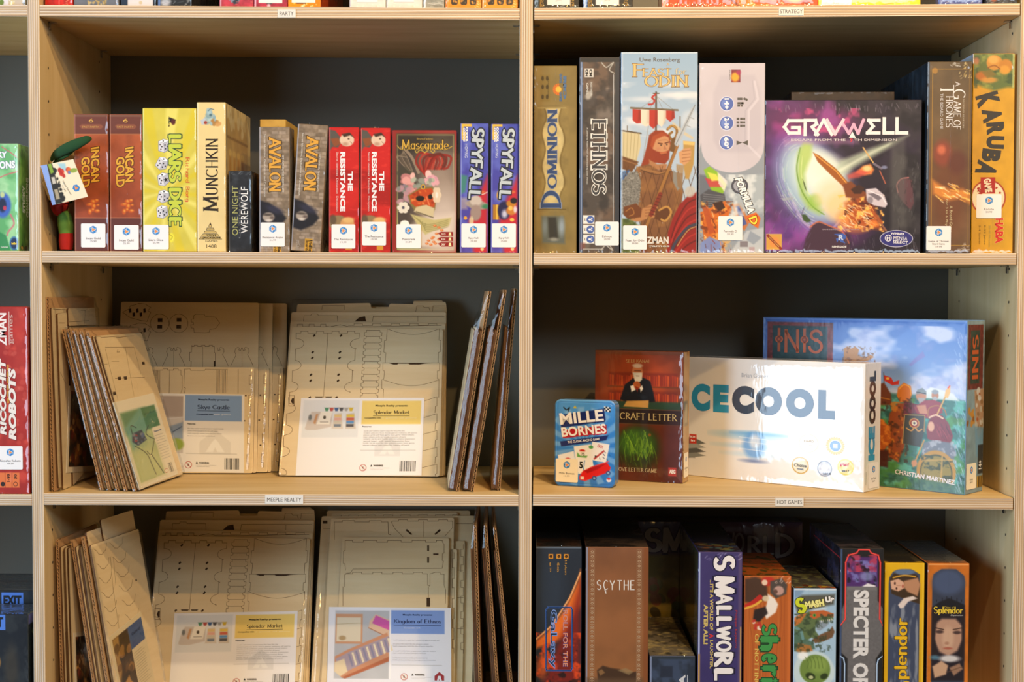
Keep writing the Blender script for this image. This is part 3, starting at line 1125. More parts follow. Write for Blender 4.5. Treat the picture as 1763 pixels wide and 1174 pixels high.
# ======================= left middle bay, row of games
def p_incan(f):
    a, w = f.x0, f.x1 - f.x0
    f.grad('#a8542e', '#8f3f22', .15, .85); f.mott(16, .12, 3)
    f.rect(a, 190, a + w, 230, '#6b3a2e'); f.rect(a, 374, a + w, 440, '#5d2f28'); f.line([(a, 230), (a + w, 230)], 1, '#c07848'); f.line([(a, 374), (a + w, 374)], 1.2, '#b87858')
    f.rect(a, 196, a + w, 200, '#7a5040'); f.poly([(a + 9, 216), (a + 13, 213), (a + w - 12, 213), (a + w - 8, 217), (a + w - 12, 221), (a + 13, 221)], '#8a5038')
    f.txt('6', a + w * .5, 206.5, 8, 6, '#d8a850'); f.txt('FAST PARTY', a + w * .49, 217.5, 29, 3.4, '#c89858')
    f.txt('INCAN', a + w * .62, 282, 62, 15, '#e0a838', 90, .035, '#4a2410', .05, -.15); f.txt('GOLD', a + w * .33, 295, 52, 15.5, '#e0a838', 90, .035, '#4a2410', .05, -.15)
    cx = a + w * .55
    for dx, dy, rx, ry in ((0, -8, 5, 4), (-6, -3, 6, 2.6), (6, -10, 4, 3), (1, 0, 4, 5), (-6, 9, 3.4, 5), (7, 8, 5, 3), (8, -2, 3, 2), (-1, 6, 3, 3)):
        f.ell(cx + dx, 354 + dy, rx, ry, '#c85a1c', .9, 1.5); f.ell(cx + dx + .8, 353 + dy, rx * .55, ry * .5, '#e8a040', .8, 1.5)
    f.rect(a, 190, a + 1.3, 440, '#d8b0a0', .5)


def p_liar(f):
    a = 245
    f.mott(26, .06, 3)
    cx, cy = 285, 330
    for i in range(20):
        t = R(i * 18)
        f.poly([(cx, cy), (cx + 260 * math.cos(t), cy + 260 * math.sin(t)), (cx + 260 * math.cos(t + .15), cy + 260 * math.sin(t + .15))], '#f6ee90' if i % 2 else '#d8c012', .45, 5)
    f.poly([(290, 200), (303, 205), (300, 212), (292, 209)], '#30201c'); f.ell(298, 209, 4, 5, '#5a2420', .9)
    f.txt('Dice', 291, 210, 14, 4, '#222', 90, .02)
    f.ser('LIARS DICE', 301, 309, 158, 22, '#c0cc44', 90, .27, .6, .1, '#2a4a30', .06)
    f.ser('Richard Borg', 322, 308, 76, 9, '#d0302a', 90, .1, .6, 0)
    rs = random.Random(4)
    for i, (x, y, r) in enumerate(((280, 250, -6), (277, 280, 22), (279, 308, -14), (279, 337, 8), (277, 364, -10))):
        q = 11
        k, s_ = math.cos(R(r)), math.sin(R(r))
        T = lambda u, v: (x + (u * k - v * s_) * q, y + (u * s_ + v * k) * q)
        f.lay = 1
        f.vp([T(-.7, -.8), T(.2, -1.1), T(1.05, -.75), T(1.0, .6), T(.1, 1.1), T(-.85, .7)], '#8f8f98', 1)
        f.vp([T(-.62, -.74), T(.2, -1.02), T(.97, -.7), T(.1, -.45)], '#f0f0f4', 2)
        f.vp([T(-.62, -.7), T(.1, -.4), T(.08, 1.0), T(-.78, .64)], '#d4d4dc', 2)
        f.vp([T(.14, -.4), T(.97, -.66), T(.93, .55), T(.12, 1.0)], '#b8b8c2', 2)
        if i == 2:
            P = []
            for j in range(10):
                t = -math.pi / 2 + j * math.pi / 5
                rr = .42 if j % 2 == 0 else .18
                P.append(T(.5 + rr * math.cos(t), .15 + rr * math.sin(t)))
            f.vp(P, '#222', 4)
        for u, v in ((-.45, -.25), (-.2, .1), (-.4, .5), (.32, -.1), (.75, .2), (.35, .5), (.1, -.75)):
            if i == 2 and u > .2: continue
            p = T(u, v); f.vell(p[0], p[1], 1.2, 1.4, '#26262c', 4, 8)
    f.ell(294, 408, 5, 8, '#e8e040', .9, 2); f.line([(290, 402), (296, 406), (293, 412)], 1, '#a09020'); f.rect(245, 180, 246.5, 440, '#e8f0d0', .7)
    f.txt('dice game', 288, 408, 24, 4, '#666', 90)


def p_munch(f):
    f.mott(30, .05, 3); f.cloud('#e8cf90', 60, .45, .7, .6, 2)
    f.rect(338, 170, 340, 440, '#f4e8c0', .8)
    f.blobs((352, 190, 372, 212), 16, (2, 5), ['#8fb0bc', '#7a9ca8', '#a8c4c8'], .8, 5); f.poly([(344, 206), (352, 202), (356, 212), (346, 214)], '#b8c0c8'); f.blobs((364, 204, 378, 213), 6, (2, 4), ['#c89050', '#a87838'], .8, 4); f.ell(353, 210, 3, 3, '#a04030')
    f.line([(358, 190), (362, 186), (368, 188)], 1.4, '#4a6a78'); f.ell(362, 197, 2.6, 2.2, '#50707c')
    f.ser('UNCHKIN', 364, 286, 97, 22, '#2c2016', -90, .15, .35, .1); f.ser('M', 362, 350, 27, 27, '#2c2016', -90, .15, .35, .12)
    for i in range(5):
        w = 3 + 4.6 * i; y = 386 + i * 5.2
        f.vp([(361 - w * .8, y), (361 + w * .8, y), (361 + w, y + 4.4), (361 - w, y + 4.4)], '#3a3024')
        f.vp([(361 - w * .8 + .8, y + .8), (361 + w * .8 - .8, y + .8), (361 + w - 1, y + 3.6), (361 - w + 1, y + 3.6)], '#c8ac68', 3)
    f.vell(361, 385, 2.6, 3.4, '#3a3024', 2, 3, -math.pi / 2)
    f.txt('STEVE', 363, 404, 18, 4.2, '#2c2418', bold=.02); f.txt('JACKSON', 363, 408.6, 32, 4.2, '#2c2418', bold=.02); f.txt('GAMES', 363, 414, 22, 2.6, '#6a5c40'); f.txt('1408', 363, 423, 18, 6.2, '#3a3024')


def s_munch(g):
    g.mott(20, .15, 5); g.rect(10, 200, 180, 380, '#b89040', .55, 6)
    for i in range(4):
        x = 35 + i * 34
        g.ell(x, 300, 14, 44, '#d0a040', .8, 3); g.ell(x, 300, 9, 34, '#b88420', .8, 4); g.ell(x, 258, 14, 6, '#e8c870', .8, 3)
    g.line([(12, 232), (180, 232)], 5, '#8a6830', .7); g.line([(12, 342), (180, 342)], 4, '#8a6830', .6); g.blobs((10, 190, 180, 222), 18, (4, 12), ['#e8dcb0', '#c0a468'], .6, 5)


def p_wolf(f):
    f.mott(10, .3, 3); f.cloud('#4c545c', 14, .5, .75, .5, 5)
    f.txt('ONE NIGHT', 404, 362, 86, 10.5, '#a8a868', -90, -.0); f.txt('WEREWOLF', 421, 361, 80, 13, '#e8e8e8', -90, .0); f.txt('ULTIMATE', 412.5, 368, 84, 2.8, '#7a7c80', -90)
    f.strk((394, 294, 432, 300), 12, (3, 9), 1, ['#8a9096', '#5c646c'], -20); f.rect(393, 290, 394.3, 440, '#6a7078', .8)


def p_aval(f):
    a = f.x0
    w = f.x1 - a
    rs = random.Random(int(a))
    y = f.y0
    f.mott(9, .25, 8)
    while y < f.y1:
        x = a - rs.uniform(0, 8)
        while x < a + w:
            q = rs.uniform(8, 17)
            f.rect(x + .6, y + .6, x + q - .6, y + 5.6, rs.choice(['#8c7c6a', '#9a8a76', '#7a6a58', '#857563', '#a09080']), .8, 1.4)
            x += q
        y += 6.4
    f.mott(7, .18, 5)
    f.ser('AVALON', a + w * .52, 282, 94, 21, '#d8a040', 90, .22, .5, .14, '#4a3618', .05)
    f.txt('Secret Identities, Deduction and Deception', a + w * .17, 284, 108, 4.4, '#dcd8d0', 90); f.txt('SET WITHIN THE RESISTANCE', a + w * .79, 298, 64, 3.2, '#d8d4cc', 90)
    cx, cy = a + w * .38, 372
    f.poly([(a, cy - 28), (a + w * .3, cy - 24), (a + w * .7, cy - 10), (a + w * .9, cy + 3), (a + w * .7, cy + 16), (a + w * .3, cy + 26), (a, cy + 22)], '#1c1c24', 1, 4)
    f.ell(a + w * .5, cy - 12, w * .3, 6, '#34344a', .7, 5, 20)
    f.ell(a + w * .3, cy + 1, w * .2, 8, '#a89c90', .95, 2.5); f.ell(a + w * .28, cy - 3, w * .17, 2, '#3c3430', .8, 2); f.ell(a + w * .42, cy + 2, 4, 2.4, '#5a4c48', .8, 2); f.ell(a + w * .3, cy + 7, w * .1, 2, '#d8d0c8', .8, 2)
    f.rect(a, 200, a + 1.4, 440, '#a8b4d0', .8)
    f.rect(a + w * .46, 412, a + w * .72, 436, '#c8962c', .95); f.txt('Indie', a + w * .66, 424, 20, 6, '#2c2210', 90, .03); f.txt('Boards', a + w * .54, 424, 20, 5, '#4c3a18', 90, .02); f.txt('and Cards', a + w * .24, 424, 18, 8, '#a8a098', 90)


def p_resi(f):
    a = f.x0; w = f.x1 - a
    f.grad('#c01c1c', '#c8261e'); f.cloud('#8a1010', 30, .5, .7, .6, 3, sx=.4); f.cloud('#e03a30', 12, .6, .8, .5, 9, sy=3)
    f.poly([(a, 222), (a + w * .2, 224), (a + w * .45, 240), (a + w * .3, 253), (a + w * .1, 252), (a, 260)], '#54504a', 1, 2); f.poly([(a + 2, 238), (a + 15, 236), (a + 22, 246), (a + 8, 252)], '#8c4a28', .9, 2)
    f.ell(a + w * .6, 240, w * .25, 11, '#d8bfa8', 1, 1.5); f.poly([(a + w * .42, 230), (a + w * .7, 227), (a + w * .85, 236), (a + w * .72, 232), (a + w * .5, 235)], '#3c2a22', 1, 2); f.ell(a + w * .55, 247, 5, 3, '#a88068', .7, 3); f.ell(a + w * .66, 238, 1.8, 1.3, '#4c2e24'); f.line([(a + w * .72, 243), (a + w * .78, 246)], 1, '#8a5a48')
    f.txt('THE', a + w * .72, 311, 34, 8.6, '#e8e8ec', 90, .035); f.txt('RESISTANCE', a + w * .46, 312, 103, 9, '#e8e8ec', 90, .04); f.txt('Secret Identities  Deduction  Deception', a + w * .26, 312, 102, 4.6, '#e0c8c8', 90)
    f.ell(a + w * .3, 383, w * .34, 13, '#8a7450', 1, 3); f.ell(a + w * .62, 386, w * .25, 12, '#c8945c', 1, 3); f.ell(a + w * .66, 378, w * .2, 5, '#d8b070', .9, 3); f.ell(a + w * .12, 378, 6, 9, '#5a4a38', .9, 3); f.ell(a + w * .5, 393, w * .25, 6, '#b08058', .9, 3)
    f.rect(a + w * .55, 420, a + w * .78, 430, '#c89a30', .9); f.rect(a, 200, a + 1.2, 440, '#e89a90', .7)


def p_masq(f):
    f.rect(675, 220, 790, 440, '#8e2420')
    f.rect(681, 229, 783, 431, '#5a4c30', 1); f.rect(682.5, 230.5, 781.5, 429.5, '#b8b070', 1); f.rect(684, 232, 780, 428, '#4c4038', 1)
    f.poly([(684, 232), (780, 232), (780, 260), (684, 262)], '#28241c', 1, 8)
    f.ell(758, 345, 40, 90, '#9c8a7c', .9, 40); f.ell(765, 380, 30, 50, '#c4b4a8', .9, 30); f.ell(700, 300, 22, 60, '#3a3430', .7, 24); f.poly([(735, 372), (781, 368), (781, 428), (690, 428), (700, 395)], '#d8c8b8', .9, 14)
    for i in range(7):
        f.curve([(712 - i * .5, 300), (700 - i * 3, 270), (688 + i * 2, 252 + i * 3)], 1.6, ['#8a7a68', '#6a5c4c', '#5a4e3e'][i % 3], .8)
    for i in range(9):
        f.curve([(712 - i, 300), (698 - i * 2, 288 + i), (684 + i, 284 + i * 3)], 1.4, '#3e3c30', .8)
    f.curve([(720, 296), (708, 270), (692, 252)], 5, '#9a8670', .8)
    for i in range(7):
        f.curve([(732, 300), (716 + i * 6, 280 - i * 2), (722 + i * 9, 263 + i), (742 + i * 5, 268 + i * 3), (740 + i * 4, 290)], 4, ['#8e1c14', '#b43020', '#6e140f'][i % 3], .8)
    f.curve([(740, 268), (758, 264), (766, 276), (763, 285)], 5, '#5c2018', .8)
    f.blobs((690, 300, 722, 345), 14, (4, 7.5), ['#d89a94', '#c88a88', '#e8b4ac', '#b87878'], .95, 3); f.blobs((730, 298, 752, 318), 10, (3, 6), ['#d8a0a8', '#e8c0bc', '#c890a0'], .95, 6); f.blobs((706, 308, 745, 322), 18, (2.4, 4.5), ['#8a9084', '#a8ac98', '#6c7468'], .95, 8); f.blobs((684, 318, 704, 350), 14, (2.4, 5), ['#b08890', '#8c7888', '#7c8078'], .9, 9)
    f.poly([(701, 336), (722, 322), (745, 320), (752, 336), (749, 360), (742, 372), (716, 366), (706, 352)], '#7c6c3c', 1, 2)
    f.poly([(704, 336), (723, 325), (743, 323), (750, 336), (748, 356), (740, 356), (728, 352), (716, 356), (708, 350)], '#b84418', 1, 1.5)
    f.blobs((708, 328, 745, 352), 22, (1, 3), ['#d8702c', '#8c2c10', '#e09048'], .7, 7)
    f.ell(723, 341, 7.5, 4.6, '#181008'); f.ell(741, 338, 4, 4.2, '#181008'); f.line([(734, 338), (739, 352)], 2.4, '#e08050', .8)
    f.ell(728, 321, 4, 4.6, '#c89838'); f.ell(728, 321, 2, 2.6, '#283858')
    f.poly([(716, 356), (734, 352), (748, 358), (746, 374), (728, 369), (712, 364)], '#c8b890', 1, 2); f.line([(716, 364), (746, 374)], 2, '#5a5040', .8)
    for i in range(6):
        t = R(i * 60)
        f.ell(693.5 + 6.5 * math.cos(t), 357 + 6.5 * math.sin(t), 4.6, 4, '#dcd4c4'); f.ell(752 + 4.4 * math.cos(t), 335 + 9 * math.sin(t), 4, 5.5, '#d8c4a8', .95)
    f.ell(693.5, 357, 2.4, 2.4, '#505060'); f.ell(752, 335, 2.4, 5, '#e8dcd0')
    f.poly([(706, 368), (722, 372), (748, 378), (778, 374), (774, 388), (748, 396), (732, 404), (722, 392)], '#bcb078', 1, 3)
    for i in range(5):
        f.curve([(712 + i * 5, 372 + i * 3), (735, 386 + i * 3), (772, 378 + i * 3)], 1.4, '#8c8450', .7)
    for x, y in ((749, 388), (756, 391), (761, 396), (752, 402), (746, 408), (738, 414), (747, 416), (735, 419), (742, 421), (750, 419), (756, 412), (744, 410)):
        f.ell(x, y, 3, 1.9, '#c86a30'); f.ell(x - .6, y - .5, 1.2, .8, '#e8a878')
    for i in range(3):
        f.poly([(754, 401 + i * 9), (760, 398.5 + i * 9), (781, 398.5 + i * 9), (781, 406 + i * 9), (760, 406 + i * 9)], '#8c1c18')
        f.txt(('2-13', '10+', "30'")[i], 764, 402.5 + i * 9, 7, 3.6, '#f0e0d0', bold=.02)
        f.vp([(774, 399.5 + i * 9), (777, 399.5 + i * 9), (778, 405 + i * 9), (773, 405 + i * 9)], '#f0e0a0')
    f.ell(696, 385, 8, 6, '#e8e8e0'); f.rect(684, 424, 722, 428, '#789030')
    f.ser('Mascarade', 732, 248, 82, 17, '#c8a040', 0, .14, .45, .06, '#1c180c', .04); f.txt('Bruno Faidutti', 731, 238, 28, 3.2, '#b89848')
    f.curve([(683, 250), (690, 256), (712, 255), (728, 252), (750, 255), (768, 256), (778, 251)], 1.5, '#b89840')
    for sx in (-1, 1):
        f.curve([(731, 262), (731 + sx * 8, 257), (731 + sx * 14, 262), (731 + sx * 17, 258), (731 + sx * 12, 256)], 1.7, '#b89840')


def p_spy(f, v=0):
    a = f.x0; w = f.x1 - a
    f.grad('#3c48a8', '#4a3c98'); f.cloud('#6878d0', 26, .5, .7, .6, 3)
    f.poly([(a + w, 300), (a + w * .55, 345), (a + w * .3, 382), (a + w * .5, 440), (a + w, 440)], '#b82434', 1, 8)
    f.rect(a + w * .05, 212, a + w * .4, 217, '#e0b83c', .95); f.rect(a + w * .03, 226, a + w * .2, 240, '#e0b83c', .9); f.rect(a + w * .02, 212, a + w * .12, 232, '#e0b83c', .8)
    f.ser('SPYFALL', a + w * .58, 281, 122, w * .46, '#b8c4cc', 93, .24, .7, 0, '#20283c', .1, (-2.6, 1.5, '#101828'))
    f.txt('COOOL', a + w * .22, 231, 26, 4.2, '#f0f0f0', 90, .06); f.txt('COOOO', a + w * .12, 231, 24, 3.8, '#e8e8f0', 90, .06); f.txt('HOPING', a + w * .2, 259, 24, 5, '#c8d0e8', 90)
    f.ell(a + w * .7, 330, w * .2, 3, '#d8a040', .5)
    if not v:
        f.poly([(a, 300), (a + 12, 302), (a + 8, 330), (a, 334)], '#3a8070', .9, 4); f.ell(a + w * .6, 352, w * .42, 8, '#9a8e84', 1, 2, 8); f.ell(a + w * .56, 345, w * .22, 9, '#c0b4aa', 1, 3); f.ell(a + w * .56, 366, w * .2, 14, '#98847c', 1, 3); f.ell(a + w * .95, 355, 8, 4, '#2c7a50', .9, 3); f.curve([(a + w * .68, 330), (a + w * .8, 334), (a + w * .98, 330)], 1.4, '#d8c8b8')
        f.ell(a + w * .18, 375, 3, 3, '#e0a030'); f.ell(a + w * .4, 380, 4, 8, '#d8d0a0', .8, 2); f.rect(a, 340, a + 12, 360, '#a89a98', .7, 5)
    else:
        f.rect(a + w * .06, 352, a + w * .3, 378, '#a87420', 1, 2); f.rect(a + w * .18, 352, a + w * .24, 378, '#e8c050', .9, 1.5); f.ell(a + w * .48, 362, w * .24, 16, '#1c1c48', 1, 3); f.ell(a + w * .5, 368, 5, 7, '#e8e8f8', .8, 5); f.ell(a + w * .75, 350, 9, 6, '#b87820', 1, 2); f.ell(a + w * .84, 345, 6, 5, '#1c1820', 1, 2); f.ell(a + w * .75, 362, 9, 8, '#c07830', 1, 3); f.ell(a + w * .72, 358, 4, 4, '#f0c060', .9, 2); f.ell(a + w * .9, 360, 3, 6, '#d8d0e0', .9, 2); f.ell(a + w * .78, 378, 4, 3, '#e0b850')
        f.ell(a + w * .28, 336, 4, 8, '#d8a030', .9, 2)
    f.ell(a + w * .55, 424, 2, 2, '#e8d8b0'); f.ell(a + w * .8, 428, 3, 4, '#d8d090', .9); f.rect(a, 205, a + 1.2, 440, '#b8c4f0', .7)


def row_party():
    B = gbox
    S = dict(mat=None)
    ic = 'brown paper-wrapped look games with gold lettering'
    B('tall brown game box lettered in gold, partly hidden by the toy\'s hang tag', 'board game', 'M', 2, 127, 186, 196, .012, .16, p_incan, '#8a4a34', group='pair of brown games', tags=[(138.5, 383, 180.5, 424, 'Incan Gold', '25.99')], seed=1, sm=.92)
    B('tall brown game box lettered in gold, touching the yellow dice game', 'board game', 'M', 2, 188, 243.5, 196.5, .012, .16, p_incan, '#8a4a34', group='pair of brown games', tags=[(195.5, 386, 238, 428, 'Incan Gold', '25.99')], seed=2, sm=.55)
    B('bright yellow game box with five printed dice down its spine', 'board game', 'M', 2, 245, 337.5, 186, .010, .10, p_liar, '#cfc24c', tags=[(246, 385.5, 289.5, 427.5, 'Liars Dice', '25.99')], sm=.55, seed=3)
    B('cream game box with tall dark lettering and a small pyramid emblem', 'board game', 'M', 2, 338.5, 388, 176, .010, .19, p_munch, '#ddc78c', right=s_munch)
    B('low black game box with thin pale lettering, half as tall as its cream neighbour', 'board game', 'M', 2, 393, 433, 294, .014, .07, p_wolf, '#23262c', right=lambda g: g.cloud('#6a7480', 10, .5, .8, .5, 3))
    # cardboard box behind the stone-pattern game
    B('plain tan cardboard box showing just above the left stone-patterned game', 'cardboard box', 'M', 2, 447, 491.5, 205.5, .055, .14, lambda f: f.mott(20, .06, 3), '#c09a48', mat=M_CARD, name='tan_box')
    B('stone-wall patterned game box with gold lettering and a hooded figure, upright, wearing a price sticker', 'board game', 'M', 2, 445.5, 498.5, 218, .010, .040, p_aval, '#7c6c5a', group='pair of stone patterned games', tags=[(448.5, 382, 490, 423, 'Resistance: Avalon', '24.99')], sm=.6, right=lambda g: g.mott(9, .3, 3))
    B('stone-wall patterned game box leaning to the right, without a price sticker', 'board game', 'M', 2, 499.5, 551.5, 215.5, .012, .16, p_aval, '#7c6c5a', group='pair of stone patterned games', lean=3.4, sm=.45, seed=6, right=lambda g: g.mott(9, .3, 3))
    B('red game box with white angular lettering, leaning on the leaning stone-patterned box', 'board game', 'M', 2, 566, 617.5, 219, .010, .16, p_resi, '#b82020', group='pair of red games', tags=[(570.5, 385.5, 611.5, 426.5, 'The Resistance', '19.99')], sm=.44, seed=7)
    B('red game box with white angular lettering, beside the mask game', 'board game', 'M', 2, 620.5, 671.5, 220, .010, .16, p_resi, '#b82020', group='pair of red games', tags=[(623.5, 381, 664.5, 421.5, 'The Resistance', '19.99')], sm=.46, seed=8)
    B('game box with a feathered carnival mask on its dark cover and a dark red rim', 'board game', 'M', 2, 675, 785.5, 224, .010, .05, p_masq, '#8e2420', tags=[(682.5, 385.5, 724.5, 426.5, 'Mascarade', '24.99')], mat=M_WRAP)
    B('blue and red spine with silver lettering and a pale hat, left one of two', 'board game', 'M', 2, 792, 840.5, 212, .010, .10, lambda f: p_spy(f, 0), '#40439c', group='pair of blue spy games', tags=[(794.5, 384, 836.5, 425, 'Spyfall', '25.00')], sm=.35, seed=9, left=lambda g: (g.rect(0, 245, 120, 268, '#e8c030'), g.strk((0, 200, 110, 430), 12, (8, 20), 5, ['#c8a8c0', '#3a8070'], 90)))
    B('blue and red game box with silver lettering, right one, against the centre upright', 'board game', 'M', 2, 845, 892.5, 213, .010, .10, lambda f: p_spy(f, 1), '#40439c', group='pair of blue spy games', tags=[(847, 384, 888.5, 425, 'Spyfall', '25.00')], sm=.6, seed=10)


row_party()


# ======================= strategy row
def p_domi(f):
    f.mott(30, .16, 3); f.cloud('#8a7440', 40, .5, .7, .8, 4)
    f.ell(957, 270, 34, 150, '#8c7a48', .5, 30)
    P = []
    for i in range(25):
        t = i / 24
        P.append((934 + 3 * math.sin(t * 19) - 2 * (abs(t - .5) < .35) + 3, 186 + 172 * t))
    Q = []
    for i in range(25):
        t = 1 - i / 24
        Q.append((971 - 4 * math.sin(t * 15) + 2 * (abs(t - .5) < .3) - 3, 186 + 172 * t))
    f.poly(P + Q, '#6a5628', 1, 3); f.poly([(x + (2 if x < 950 else -2), y) for x, y in P + Q], '#c0ae78', 1, 2)
    f.mott(12, .12, 7, (925, 180, 980, 365))
    f.ser('OMINION', 951, 256, 136, 17, '#2c4470', -90, .2, .4, .12, '#8890a0', .03); f.ser('D', 949, 343, 30, 36, '#2c4470', -90, .2, .4, .12, '#8890a0', .03)
    f.line([(926, 185), (975, 185)], 1.4, '#a89860'); f.line([(926, 360), (975, 360)], 1.4, '#5a4a20')
    f.rect(930, 128, 947, 174, '#7c6830', .8)
    for i, y in enumerate((134, 149, 166)):
        for x in (934, 942):
            f.ell(x, y, 2.4, 4, '#3c3014', .9, 1)
    f.txt('RIO', 973, 150, 40, 6, '#4a6a90', 90, .08); f.txt('GRANDE', 966, 134, 16, 5, '#4a6a90', 90, .06); f.txt('GAMES', 966, 166, 16, 5, '#4a6a90', 90, .06)
    for i in range(9):
        t = R(180 + i * 22 - 90)
        f.poly([(962, 153), (962 + 10 * math.cos(t - .15), 153 + 10 * math.sin(t - .15)), (962 + 10 * math.cos(t + .15), 153 + 10 * math.sin(t + .15))], '#d86a20', 1, 1)
    f.ell(962, 153, 5, 5, '#f0b040'); f.txt('Domain', 944, 150, 30, 2, '#3c3014', 90)
    f.poly([(932, 372), (972, 372), (974, 420), (934, 418)], '#5a6058', 1, 5); f.poly([(944, 374), (958, 374), (962, 412), (946, 414)], '#2c2a24', .9, 4); f.ell(968, 390, 5, 14, '#98a8b4', .8, 6); f.ell(938, 390, 4, 14, '#7c8a90', .7, 5); f.ell(954, 412, 8, 3, '#a8a89c', .7, 3)
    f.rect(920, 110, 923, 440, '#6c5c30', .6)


def p_ethn(f):
    f.cloud('#6a5648', 34, .42, .66, .9, 4); f.cloud('#8a8078', 22, .55, .75, .6, 8); f.cloud('#2c2a2c', 16, .5, .7, .6, 12)
    f.rect(998, 96, 1003, 440, '#3c5478'); f.rect(1000.5, 96, 1001.6, 440, '#b8c8e8', .8); f.rect(1060, 96, 1068, 440, '#34383e'); f.rect(998, 98, 1068, 106, '#2c2e30')  # pale blue line at the left paints the window's reflection on the edge
    f.vline([(1057.5, 128), (1057.5, 412)], 1, '#b8bcc0'); f.vline([(1004, 429), (1040, 429)], 1, '#c0c0bc')
    for s in (1, -1):
        yy = 107 if s > 0 else 431
        f.curve([(1036, yy), (1044, yy + s * 8), (1052, yy + s * 3), (1057, yy), (1050, yy + s * 12), (1058, yy + s * 18)], 1.6, '#b0b0aa')
    for i, (x, c) in enumerate(((1012, 'CM'), (1019, 'ON'))):
        pass
    f.rect(1006, 117, 1022, 132, '#d8d8d4', .9); f.txt('CM', 1017, 124.5, 12, 5, '#222', 90, .05); f.txt('ON', 1010, 124.5, 12, 5, '#222', 90, .05)
    f.txt('SPAGHETTI WESTERN', 1018, 152, 24, 3.4, '#c8c8c4', 90, .02); f.txt('GAMES', 1011, 152, 20, 4, '#c8c8c4', 90, .02); f.ell(1014, 163, 5, 8, '#b8b4ac', .8, 3, 30)
    f.ser('ETHNOS', 1032, 270, 130, 25, '#3a3c40', 90, .17, .5, .12, '#dcdcd8', .06)
    f.txt('A game by Paolo Mori illustrated by John Howe', 1011, 268, 98, 3.4, '#d0d0cc', 90)
    for i in range(3):
        y = 378 + i * 17
        f.rect(1004, y - 7.5, 1024, y + 7.5, '#e4e4e0', 1, 1); f.vell(1017, y, 7, 6.4, '#4a66a8', 2); f.vell(1016, y, 2.6, 1.6, '#e8e8f0', 3, 10); f.vell(1019.5, y - 2, 1.2, 1.2, '#e8e8f0', 3, 8); f.vell(1019.5, y + 2, 1.2, 1.2, '#e8e8f0', 3, 8); f.txt('x', 1007, y, 6, 2, '#555', 90)
    f.rect(998, 418, 1008, 430, '#8a4030', .5, 4)


